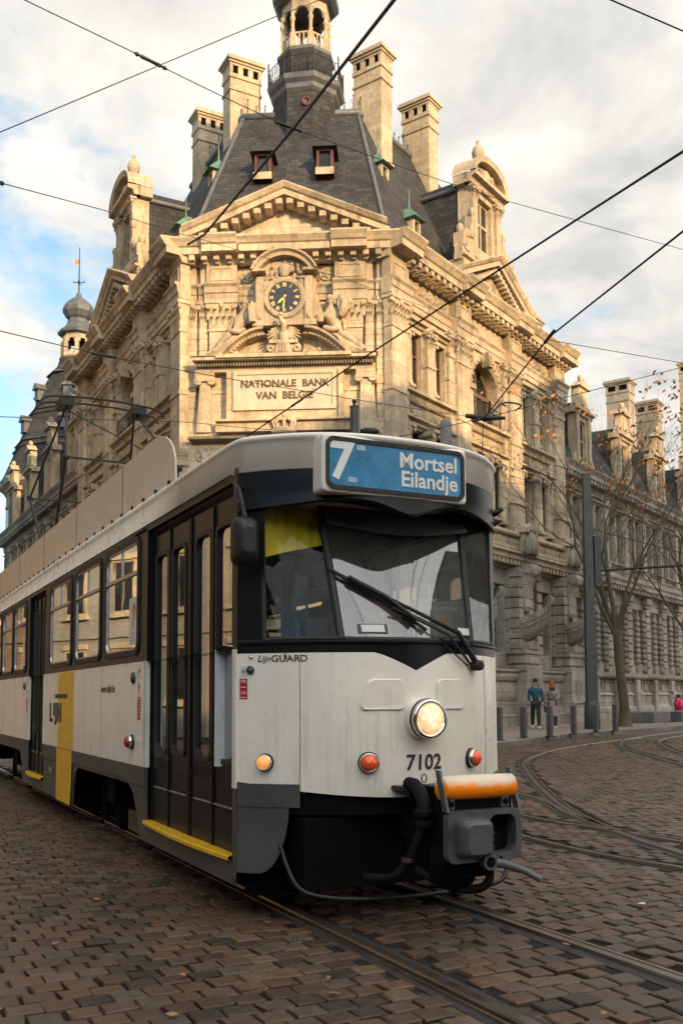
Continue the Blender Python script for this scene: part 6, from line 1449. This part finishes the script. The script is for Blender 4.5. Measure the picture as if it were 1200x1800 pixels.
# ------------------------------------------------------------ street furniture
def bollard_proto():
    t=empty('bollard',(0,0,.12),'x','bollard','grey steel bollards along the kerb')
    mb=MB(Matrix.Translation((0,0,.12))); mb.box(-.075,.075,-.075,.075,0,.93,0,None,.02); mb.build('post',POLEG,t)
    mb=MB(Matrix.Translation((0,0,.12))); mb.box(-.12,.12,-.12,.12,0,.02); mb.build('base_plate',IRON,t); return t
BL=[((4.35,27.1),'grey bollard at the kerb beside the tram front, first of its row'),((5.27,28.44),'grey bollard between the tram front and the man in blue'),((6.26,29.53),'grey bollard in front of the legs of the woman in the pink coat'),((7.37,31.16),'grey bollard halfway between the walking couple and the tall mast'),((8.42,32.49),'grey bollard at the foot of the tall grey mast'),((9.47,33.95),'grey bollard between the tall mast and the tree trunk')]
bp=bollard_proto()
for i,((x,y),lb) in enumerate(BL):
    if i==0: o=bp
    else:
        o=bp.copy(); COL.objects.link(o)
        for ch in bp.children: c=ch.copy(); COL.objects.link(c); c.parent=o
    o.location=(x,y,.12); o.rotation_euler=(0,0,R(random.uniform(-8,8))-AR); o['label']=lb
def mast(x,y,hh,r0,r1,label,n=12,cap='flat',sq=False):
    t=empty('mast',(x,y,.1),label,'mast'); mb=MB(Matrix.Translation((x,y,.1)))
    mb.lathe(0,0,[(r0,0),(lerp(r0,r1,.3),hh*.3),(r1,hh)]+([(r1*.8,hh+r1*.5),(r1*.3,hh+r1*.85)] if cap=='round' else []),4 if sq else n,0,not sq,None,PI/4); mb.build('shaft',POLEG if not cap=='round' else CONC,t)
    return t
t=mast(9.25,36.2,9.6,.28,.19,'tall tapered grey tram mast between the bollards and the bare tree',8,'flat',True)
mb=MB(Matrix.Translation((9.25,36.2,.1))); mb.lathe(0,0,[(.26,0),(.30,.02),(.28,1.0),(.25,1.05)],12); mb.box(.2,.42,-.2,.2,5.3,7.2); mb.build('sleeve',plain('mast_sleeve',(.06,.06,.062),.6,.1),t)
mb=MB(); mb.tube([(9.35,36.2,6.0),(13.6,35.0,6.1)],.05,6); mb.tube([(9.35,36.2,7.6),(13.6,35.0,6.15)],.015,4); mb.tube([(13.6,35,6.1),(13.6,35,5.85)],.03,5); mb.build('bracket_arm',IRON,t)
t=mast(.27,18.6,6.9,.085,.085,'slim grey steel mast with small camera head rising behind the tram roof',12); mb=MB(Matrix.Translation((.27,18.6,7.0))); mb.sph((0,0,.1),(.05,.05,.05),8,5); mb.lathe(0,0,[(.092,-.02),(.092,0),(.03,.02),(.03,.06)],12); mb.sph((.30,0,-.5),(.2,.09,.08),8,5); mb.build('camera_head',IRON,t)
mb=MB(); mb.lathe(2.05,18.6,[(.15,.1),(.13,2),(.115,6.65),(.095,6.71),(.035,6.75)],14); tag(mb.build('concrete_post',CONC,None,(2.05,18.6,.1)),'rough concrete post with a rounded head behind the destination sign','post')
# planter benches
def bench(x,y,l,rot,label):
    M=Matrix.Translation((x,y,.12))@Matrix.Rotation(rot,4,'Z'); b=empty('bench',(x,y,.12),label,'bench'); mb=MB(M)
    mb.box(0,l,-.4,.4,0,.5,0,None,.03); mb.build('seat',CONC,b); mb=MB(M); k=0
    while k<l-.6: mb.box(k,k+.9,-.415,-.403,.02,.48); k+=2.2
    mb.build('dark_panel',plain('dark_bench_panel',(.03,.035,.045),.5),b)
bench(13.0,43.6,3.6,R(38),'low dark and grey stone bench beside the tree trunk'); bench(16.2,46.4,4.5,R(44),'low grey stone bench beside the pink moped')
# moped with pink cover at the right edge
mo=empty('moped',(16.7,47.9,.12),'parked moped with bright pink bodywork behind the low grey bench','moped'); Mm=Matrix.Translation((16.7,47.9,.12))@Matrix.Rotation(R(35),4,'Z')
PINK=plain('pink_paint',(.62,.02,.12),.3)
mb=MB(Mm); mb.sph((-.35,0,.75),(.28,.2,.4),10,7); mb.sph((.45,0,.7),(.5,.2,.26),10,7); mb.box(-.2,.3,-.16,.16,.3,.4,0,None,.03); mb.tube([(-.45,0,.6),(-.3,0,1.05)],.09,8); mb.build('body',PINK,mo)
mb=MB(Mm); mb.sph((.4,0,.98),(.42,.16,.08),10,5); mb.build('saddle',RUBBER,mo)
mb=MB(Mm); mb.tube([(-.3,-.32,1.1),(-.28,0,1.08),(-.3,.32,1.1)],.025,6); mb.sph((-.34,.0,1.15),(.1,.12,.14),8,5); mb.tube([(-.3,.3,1.1),(-.32,.36,1.32)],.012,5); mb.sph((-.32,.36,1.36),(.03,.07,.06),7,4); mb.build('handlebar',IRON,mo)
for x in (-.62,.72):
    mb=MB(Mm@Matrix.Translation((x,0,.25))@Matrix.Rotation(PI/2,4,'X')); mb.lathe(0,0,[(.13,-.05),(.22,-.06),(.25,0),(.22,.06),(.13,.05)],18); mb.build('wheel',RUBBER,mo)
# wall lantern on the bank's ground floor
Q=MR@Vector((9.0,1.25,4.6)); lt=empty('street_lamp',(Q.x,Q.y,.12),'ornate black street lantern on a post behind the tram windscreen','street lamp')
lx,ly=3.55,23.9; lt.location=(lx,ly,.12); LOC[lt.name]=Vector((lx,ly,.12)); mb=MB(Matrix.Translation((lx,ly,.12)))
mb.lathe(0,0,[(.16,0),(.16,.25),(.09,.4),(.06,1.2),(.045,3.0)],12); mb.lathe(0,0,[(.07,1.2),(.08,1.25),(.07,1.3)],12); mb.build('post',IRON,lt)
mb=MB(Matrix.Translation((lx,ly,.12))); mb.lathe(0,0,[(.05,3.0),(.14,3.1),(.03,3.15)],10); mb.lathe(0,0,[(.24,3.85),(.27,3.9),(.12,4.1),(.1,4.25),(.03,4.3),(.05,4.4),(.0,4.5)],6,0,False); 
for k in range(6): mb.tube([(.13*cos(k*PI/3),.13*sin(k*PI/3),3.12),(.24*cos(k*PI/3),.24*sin(k*PI/3),3.86)],.014,4)
mb.build('lantern_frame',IRON,lt); mb=MB(Matrix.Translation((lx,ly,.12))); mb.lathe(0,0,[(.12,3.14),(.225,3.85)],6,0,False,None,0,False); mb.build('lantern_glass',glassm('lantern_glass',(.9,.9,.85),.75,1.5),lt)

# ------------------------------------------------------------ bare trees with a few orange leaves
def tree(x,y,h,label,seed,lean=0.0,r0=.20,leafn=520,fork=3.9):
    rr=random.Random(seed); t=empty('tree',(x,y,.12),label,'tree','bare street trees in front of the bank')
    tr=MB(); br=MB(); tips=[]
    def grow(p,d,l,r,lvl,mb):
        n=4; pts=[p]; rad=[r]
        for k in range(n):
            d=(d+Vector((rr.gauss(0,.10),rr.gauss(0,.10),rr.gauss(.03,.08)))*(1 if lvl else .35)).normalized(); p=p+d*(l/n); pts.append(p); rad.append(r*(1-.38*(k+1)/n))
        mb.tube(pts,rad,8 if lvl==0 else (6 if lvl<2 else (4 if lvl<4 else 3)),0,True,None,lvl<3)
        if lvl>=2: tips.append((pts[-1],d))
        if lvl>=6 or r<.0045: return
        nb={0:7,1:4,2:4,3:4,4:3,5:3}[lvl]
        for k in range(nb):
            t_=1.0 if k==0 else rr.uniform(.6,1.0); i=min(n,max(1,int(round(t_*n)))); q=pts[i]
            az=rr.uniform(0,2*PI)+k*2.1; tilt=rr.uniform(.16,.42) if lvl==0 else rr.uniform(.3,.85)
            if k==0: tilt*=.35
            s=d.orthogonal().normalized(); u_=d.cross(s); nd=(d*cos(tilt)+(s*cos(az)+u_*sin(az))*sin(tilt)).normalized()
            grow(q,nd,l*rr.uniform(.62,.82) if lvl else h*.26*rr.uniform(.8,1.15),rad[i]*(.72 if k==0 else rr.uniform(.42,.58)),lvl+1,tr if lvl<1 else br)
    grow(Vector((x,y,.1)),Vector((lean,0,1)).normalized(),fork,r0,0,tr)
    tr.lathe(x,y,[(r0*1.5,.1),(r0*1.2,.3),(r0*1.02,.8)],10)
    tr.build('trunk',BARK,t); br.build('branches',BARK,t)
    lf=MB(); zt=max(p.z for p,_ in tips)
    pool=[p for p,_ in tips if p.z>.6*zt]; rr.shuffle(pool); pool=pool[:max(40,len(pool)//7)]
    for k in range(leafn):
        p=rr.choice(pool)+Vector((rr.gauss(0,.16),rr.gauss(0,.16),rr.gauss(-.05,.14))); s=rr.uniform(.06,.14)
        a=Vector((rr.gauss(0,1),rr.gauss(0,1),rr.gauss(0,1))).normalized(); b=a.orthogonal().normalized(); c=a.cross(b)
        lf.add([tuple(p-b*s),tuple(p+c*s*.5),tuple(p+b*s),tuple(p-c*s*.5)],[(0,1,2,3)])
    lv=lf.build('leaves',LEAF,t); lv['kind']='stuff'
    return t
tree(11.15,38.6,14.5,'slim bare tree with orange leaves between the tall mast and the benches',5,.01,.22,520,4.6)
tree(16.6,44.8,14.0,'bare tree beside the pink moped leaning its branches over the benches',11,-.02,.21,450,4.4)

# ------------------------------------------------------------ overhead wires, each strung between two real heights
def aimed(px,py,Y):
    d=fw*FPX+r2*(px-600)+u2*((1225-FPX*math.tan(TH))-py); return Vector((0,0,H))+d*(Y/d.y)
WG='overhead wires above the crossing'
def wire(pts,r,label,sag=.0,ins=()):
    P=[aimed(*p) for p in pts]; mb=MB(); L=[]
    for e,i,j in ((0,0,1),(-1,-1,-2)):
        if not (0<pts[e][0]<1200 and pts[e][1]>0): P[e]=P[i]+(P[i]-P[j]).normalized()*14   # on to the next mast, beyond the view
    for i in range(len(P)-1):
        for k in range(10): 
            t=k/10; q=P[i].lerp(P[i+1],t); q.z-=sag*4*t*(1-t); L.append(q)
    L.append(P[-1]); mb.tube(L,r,5); 
    if not ins:
        o=mb.build('overhead_wire',WIREM,None,P[0]); return tag(o,label,'wire',WG)
    o=empty('overhead_wire',tuple(P[0]),label,'wire',WG); mb.build('cable',WIREM,o)
    for ipx,ipy,Y,ln,rad in ins:
        c=aimed(ipx,ipy,Y); j=min(range(len(L)-1),key=lambda q:(L[q]-c).length); d=(L[j+1]-L[j]).normalized(); c=min((L[j]+(L[j+1]-L[j])*(k/20) for k in range(-20,40)),key=lambda v:(v-c).length)
        rad0=rad; m2=MB(); m2.tube([c-d*ln*.5,c-d*ln*.3,c-d*ln*.28,c,c+d*ln*.28,c+d*ln*.3,c+d*ln*.5],[rad*.3,rad*.4,rad*.62,rad*.5,rad*.62,rad*.4,rad*.3],8); 
        rad*=.62
        for q in (-.42,.42): m2.sph(tuple(c+d*ln*q),rad*1.1,7,5)
        m2.build('insulator',IRON,o)
    return o
wire([(-40,-42,11),(235,92,13),(505,222,15),(860,345,19),(1290,462,25)],0.0072,'thin span wire with two insulators crossing in front of the slate roof',.02,[(265,106,13.2,.55,.045),(510,226,15,.6,.05)])
wire([(-60,255,10),(475,33,14),(560,0,15)],0.0065,'straight plain wire rising across the blue sky to the belfry cornice',.02)
wire([(720,-35,6.5),(515,227,9.5),(360,412,13),(330,430,14)],.016,'thick contact wire dropping steeply across the slate roof and pediment',.0,[(512,230,9.6,.2,.03)])
wire([(-40,308,9),(215,378,13),(345,418,16),(600,488,21),(810,560,26)],0.0058,'thin wire with an end insulator passing the round topped dormer and pediment',.02,[(10,318,9.4,.35,.035)])
wire([(-40,570,9),(170,622,12),(540,688,15),(850,735,18)],0.0058,'thin wire with an insulator passing the lantern of the slate cone tower',.02,[(180,622,12.1,.4,.035)])
wire([(-40,729,10),(330,742,14),(560,760,17)],0.0050,'low thin wire just above the pantograph of the tram',.02)
wire([(1290,208,8),(1010,388,12),(640,628,17),(415,780,21)],.015,'thick contact wire running past the bank name panel',.0,[(532,690,19,.45,.04)])
wire([(1290,335,9),(965,592,14),(850,735,18)],.013,'contact wire slanting down to the wire junction before the arched window',.0,[(965,593,14,.5,.045)])
wire([(1050,-12,8),(1290,92,9)],0.0072,'short wire high in the cloudy sky, away from all buildings',.01)
wire([(965,598,14),(1290,652,19)],0.0058,'thin wire above the chimneys of the grey bank wing',.02)
wire([(700,768,16),(850,735,18),(1290,622,22)],0.0079,'cross wire through the wire junction in front of the arched window',.0,[(850,734,18,.6,.05)])
wire([(850,735,18),(843,842,18.5),(945,920,26),(1040,985,34)],0.0072,'wire hanging from the junction and running down to the tall mast',.0,[(935,905,25,.35,.03)])
wire([(840,846,18),(1290,872,26)],0.0050,'lowest thin wire crossing in front of the shaded wing windows',.03)
mb=MB(); J=aimed(850,735,18); K=aimed(915,712,19); mb.tube(spline([J,J+Vector((.2,.2,.18)),aimed(885,708,18.5),K,aimed(905,722,19)],6),.018,6); jo=empty('wire_frog',tuple(J),'curved steel frog at the wire junction before the arched window','wire fitting'); mb.build('curved_rail',IRON,jo); mb=MB(); mb.tube([J+Vector((-.35,0,.05)),J,J+Vector((.4,0,0))],[.04,.06,.03],6); mb.build('clamp',IRON,jo)

# ------------------------------------------------------------ the walking couple
def person(x,y,rot,sc,pose,label):
    t=empty('person',(x,y,.12),label,'person'); M=Matrix.Translation((x,y,.12))@Matrix.Rotation(rot,4,'Z')@Matrix.Scale(sc,4)
    # a = person's left, b = forward, c = up ; height 1.75
    v=dict(pel=(0,0,.95),spi=(0,.0,1.15),che=(0,.01,1.36),nek=(0,.02,1.52),hed=(0,.05,1.66))
    v.update(pose); names=list(v); ed=[('pel','spi'),('spi','che'),('che','nek'),('nek','hed')]
    for s in 'LR': ed+=[('che','sh'+s),('sh'+s,'el'+s),('el'+s,'ha'+s),('pel','hp'+s),('hp'+s,'kn'+s),('kn'+s,'an'+s),('an'+s,'to'+s)]
    rad=dict(pel=.095,spi=.09,che=.11,nek=.05,hed=.095)
    for s in 'LR': rad.update({'sh'+s:.06,'el'+s:.045,'ha'+s:.035,'hp'+s:.075,'kn'+s:.065,'an'+s:.045,'to'+s:.035})
    I={n:i for i,n in enumerate(names)}
    skin('body',[v[n] for n in names],[(I[a],I[b]) for a,b in ed],[rad[n] for n in names],SKIN,t,M)
    return t,M,v
def limbs(name,keys,chain,v,rad,mat,t,M): 
    names=keys; I={n:i for i,n in enumerate(names)}; skin(name,[v[n] for n in names],[(I[a],I[b]) for a,b in chain],[rad[n] for n in names],mat,t,M)
pose=dict(shL=(.19,0,1.42),elL=(.235,.0,1.15),haL=(.22,.10,.93),shR=(-.19,0,1.42),elR=(-.235,-.02,1.15),haR=(-.23,.06,.90),hpL=(.09,0,.90),knL=(.11,-.06,.50),anL=(.13,-.22,.12),toL=(.13,-.10,.05),hpR=(-.09,0,.90),knR=(-.10,.14,.50),anR=(-.11,.16,.08),toR=(-.12,.30,.04))
def trous(t,M,v,mat,r=1.0): limbs('trousers',['pel','hpL','knL','anL','hpR','knR','anR'],[('pel','hpL'),('hpL','knL'),('knL','anL'),('pel','hpR'),('hpR','knR'),('knR','anR')],v,{'pel':.145*r,'hpL':.115*r,'knL':.085*r,'anL':.065*r,'hpR':.115*r,'knR':.085*r,'anR':.065*r},mat,t,M)
def shoes(t,M,v,mat):
    for s in 'LR':
        mb=MB(M); a,b=Vector(v['an'+s]),Vector(v['to'+s]); mb.tube([a+Vector((0,-.05,-.03)),a.lerp(b,.5)+Vector((0,0,-.01)),b+Vector((0,.03,0))],[.05,.055,.035],8); mb.build('shoe',mat,t)
def face(t,M,hair,mat,long=False):
    mb=MB(M); mb.sph((0,-.005,1.715),(.10,.105,.095),12,8); 
    if long: mb.sph((0,-.02,1.64),(.105,.10,.15),10,7)
    mb.build('hair',mat,t)
    mb=MB(M); mb.sph((0,.155,1.645),(.016,.022,.022),6,4); 
    for s in (-1,1): mb.sph((s*.035,.138,1.675),(.014,.01,.009),6,4,1); mb.sph((s*.098,.03,1.655),(.015,.025,.035),6,4)
    mb.box(-.025,.025,.132,.142,1.595,1.603,1); mb.build('face',[SKIN,BLACKT],t)
man,Mm,v=person(7.25,36.6,R(168),1.05,pose,'man in a blue jacket and dark trousers walking beside the woman')
limbs('jacket',['pel','spi','che','nek','shL','elL','haL','shR','elR','haR'],[('pel','spi'),('spi','che'),('che','nek'),('che','shL'),('shL','elL'),('elL','haL'),('che','shR'),('shR','elR'),('elR','haR')],{**v,'haL':tuple(Vector(v['elL']).lerp(Vector(v['haL']),.85)),'haR':tuple(Vector(v['elR']).lerp(Vector(v['haR']),.85))},dict(pel=.165,spi=.165,che=.175,nek=.085,shL=.095,elL=.075,haL=.055,shR=.095,elR=.075,haR=.055),cloth('blue_jacket',(.02,.075,.11)),man,Mm)
trous(man,Mm,v,cloth('dark_trousers',(.018,.02,.025))); shoes(man,Mm,v,cloth('pale_shoes',(.55,.55,.53))); face(man,Mm,0,cloth('black_hair',(.012,.011,.011)))
pose2=dict(pose); pose2.update(elL=(.24,-.06,1.15),haL=(.26,.0,.90),elR=(-.22,.06,1.16),haR=(-.10,.2,1.1),knL=(.10,.10,.5),anL=(.10,.06,.08),toL=(.10,.20,.04),knR=(-.10,-.04,.5),anR=(-.12,-.30,.2),toR=(-.12,-.24,.09),hed=(.02,.05,1.66))
pose2['knL'],pose2['knR']=(-0+.10,-.04,.5),(-.10,.10,.5); pose2['anL'],pose2['toL']=(.13,-.32,.20),(.13,-.26,.08); pose2['anR'],pose2['toR']=(-.10,.08,.08),(-.10,.22,.04)
wo,Mw_,v=person(7.85,36.5,R(172),.98,pose2,'woman in a long pink coat and red headscarf walking beside the man')
COAT=cloth('pink_coat',(.27,.19,.18))
limbs('coat',['pel','spi','che','nek','shL','elL','haL','shR','elR','haR'],[('pel','spi'),('spi','che'),('che','nek'),('che','shL'),('shL','elL'),('elL','haL'),('che','shR'),('shR','elR'),('elR','haR')],{**v,'haL':tuple(Vector(v['elL']).lerp(Vector(v['haL']),.85)),'haR':tuple(Vector(v['elR']).lerp(Vector(v['haR']),.85))},dict(pel=.17,spi=.145,che=.165,nek=.09,shL=.095,elL=.08,haL=.065,shR=.095,elR=.08,haR=.065),COAT,wo,Mw_)
mb=MB(Mw_); mb.lathe(0,0,[(.16,1.12),(.18,.95),(.215,.7),(.25,.48)],16,caps=False); mb.build('coat_skirt',COAT,wo)
mb=MB(Mw_); mb.lathe(0,0,[(.172,1.10),(.176,1.12),(.172,1.15)],14,caps=False); mb.tube([(.15,.12,1.45),(0,.19,1.3),(-.14,.16,1.1)],.014,5); mb.build('belt',BLACKT,wo)
trous(wo,Mw_,v,cloth('navy_trousers',(.015,.03,.05))); shoes(wo,Mw_,v,cloth('white_shoes',(.6,.6,.58))); face(wo,Mw_,0,cloth('red_headscarf',(.50,.05,.02)),True)
mb=MB(Mw_); mb.lathe(0,.03,[(.09,1.46),(.12,1.5),(.10,1.55),(.075,1.58)],12); mb.build('scarf',cloth('dark_scarf',(.02,.03,.03)),wo)
mb=MB(Mw_); mb.box(.2,.32,-.12,.12,.62,.88,0,None,.03); mb.tube([(.26,-.06,.88),(.26,0,.96),(.26,.06,.88)],.01,5); tag(mb.build('handbag',RUBBER),'small black handbag hanging from the hand of the woman in pink','bag')

# ------------------------------------------------------------ houses across the square (behind the viewer): they keep the street in shade
def house(x0,x1,y0,y1,hh,wall,label,gable=True,M=IDM):
    o=M@Vector(((x0+x1)/2,(y0+y1)/2,0)); h=empty('town_house',tuple(o),label,'house','town houses around the square'); mb=MB(M)
    mb.box(x0,x1,y0,y1,-.03,hh); mb.box(x0-.02,x1+.02,y1,y1+.3,hh-.6,hh); mb.box(x0,x1,y1,y1+.08,3.6,3.9); mb.build('wall',wall,h)
    mb=MB(M); xm=(x0+x1)/2
    if gable: mb.ext([(x0-.2,hh),(x1+.2,hh),(xm,hh+(x1-x0)*.42)],y0,y1)
    else: mb.ext([(x0-.3,hh),(x1+.3,hh),(x1+.3,hh+.5),(x0-.3,hh+.5)],y0-.3,y1+.3)
    mb.build('roof',TILE,h)
    z=1.2; nw=max(2,int((x1-x0)/2.4))
    while z<hh-2.5:
        for k in range(nw):
            x=lerp(x0,x1,(k+.5)/nw); mb=MB(M); mb.box(x-.6,x+.6,y1-.02,y1+.05,z,z+2.0); mb.box(x-.75,x+.75,y1,y1+.16,z-.15,z); mb.box(x-.7,x+.7,y1,y1+.12,z+2.0,z+2.2); wn=mb.build('window',LIMEO,h)
            mb=MB(M); mb.box(x-.5,x-.03,y1+.05,y1+.06,z+.1,z+1.9); mb.box(x+.03,x+.5,y1+.05,y1+.06,z+.1,z+1.9); mb.build('pane',BGLASS,wn)
        z+=3.3
ORD=["first","second","third","fourth","fifth","sixth","seventh","eighth","ninth","tenth","eleventh"]
HS=[(-46,-36,13,RENDERH,'pale'),(-36,-27,16,BRICKH,'brick'),(-27,-19,14,RENDERH,'pale'),(-19,-11,12,BRICKH,'brick'),(-11,-3,11,RENDERH,'pale'),(-3,6,12,BRICKH,'brick'),(6,14,11.5,RENDERH,'pale'),(14,21,18.5,BRICKH,'brick'),(21,29,19.5,RENDERH,'pale'),(29,40,29.6,BRICKH,'brick'),(40,58,32,RENDERH,'pale')]
OCC_Y=-28
for i,(x0,x1,hh,m,nm) in enumerate(HS):
    house(x0,x1,OCC_Y-10,OCC_Y,hh,m,f'{nm} town house, {ORD[i]} from the left behind the viewer',False)
house(32,42,2,13.5,27.2,RENDERH,'tall pale corner house at the right of the square',False)
house(42,60,6,34,26.5,BRICKH,'wide brick house right of the pale corner house',False)
ML2=Matrix.Translation((-21,4,0))@Matrix.Rotation(R(-90-2),4,'Z')
for i,(x0,x1,hh,m,nm) in enumerate([(-46,-38,25,BRICKH,'brick'),(-38,-30,26,BRICKH,'brick'),(-30,-22,27,GREYH,'grey'),(-22,-15,24,RENDERH,'pale'),(-15,-7,22,GREYH,'grey'),(-7,0,19.5,RENDERH,'pale'),(0,8,21,GREYH,'grey'),(8,16,18,GREYH,'grey')]):
    house(x0,x1,-10,0,hh,m,f'{nm} town house, {ORD[i]} from the far end of the left street side',bool(i%2),ML2)
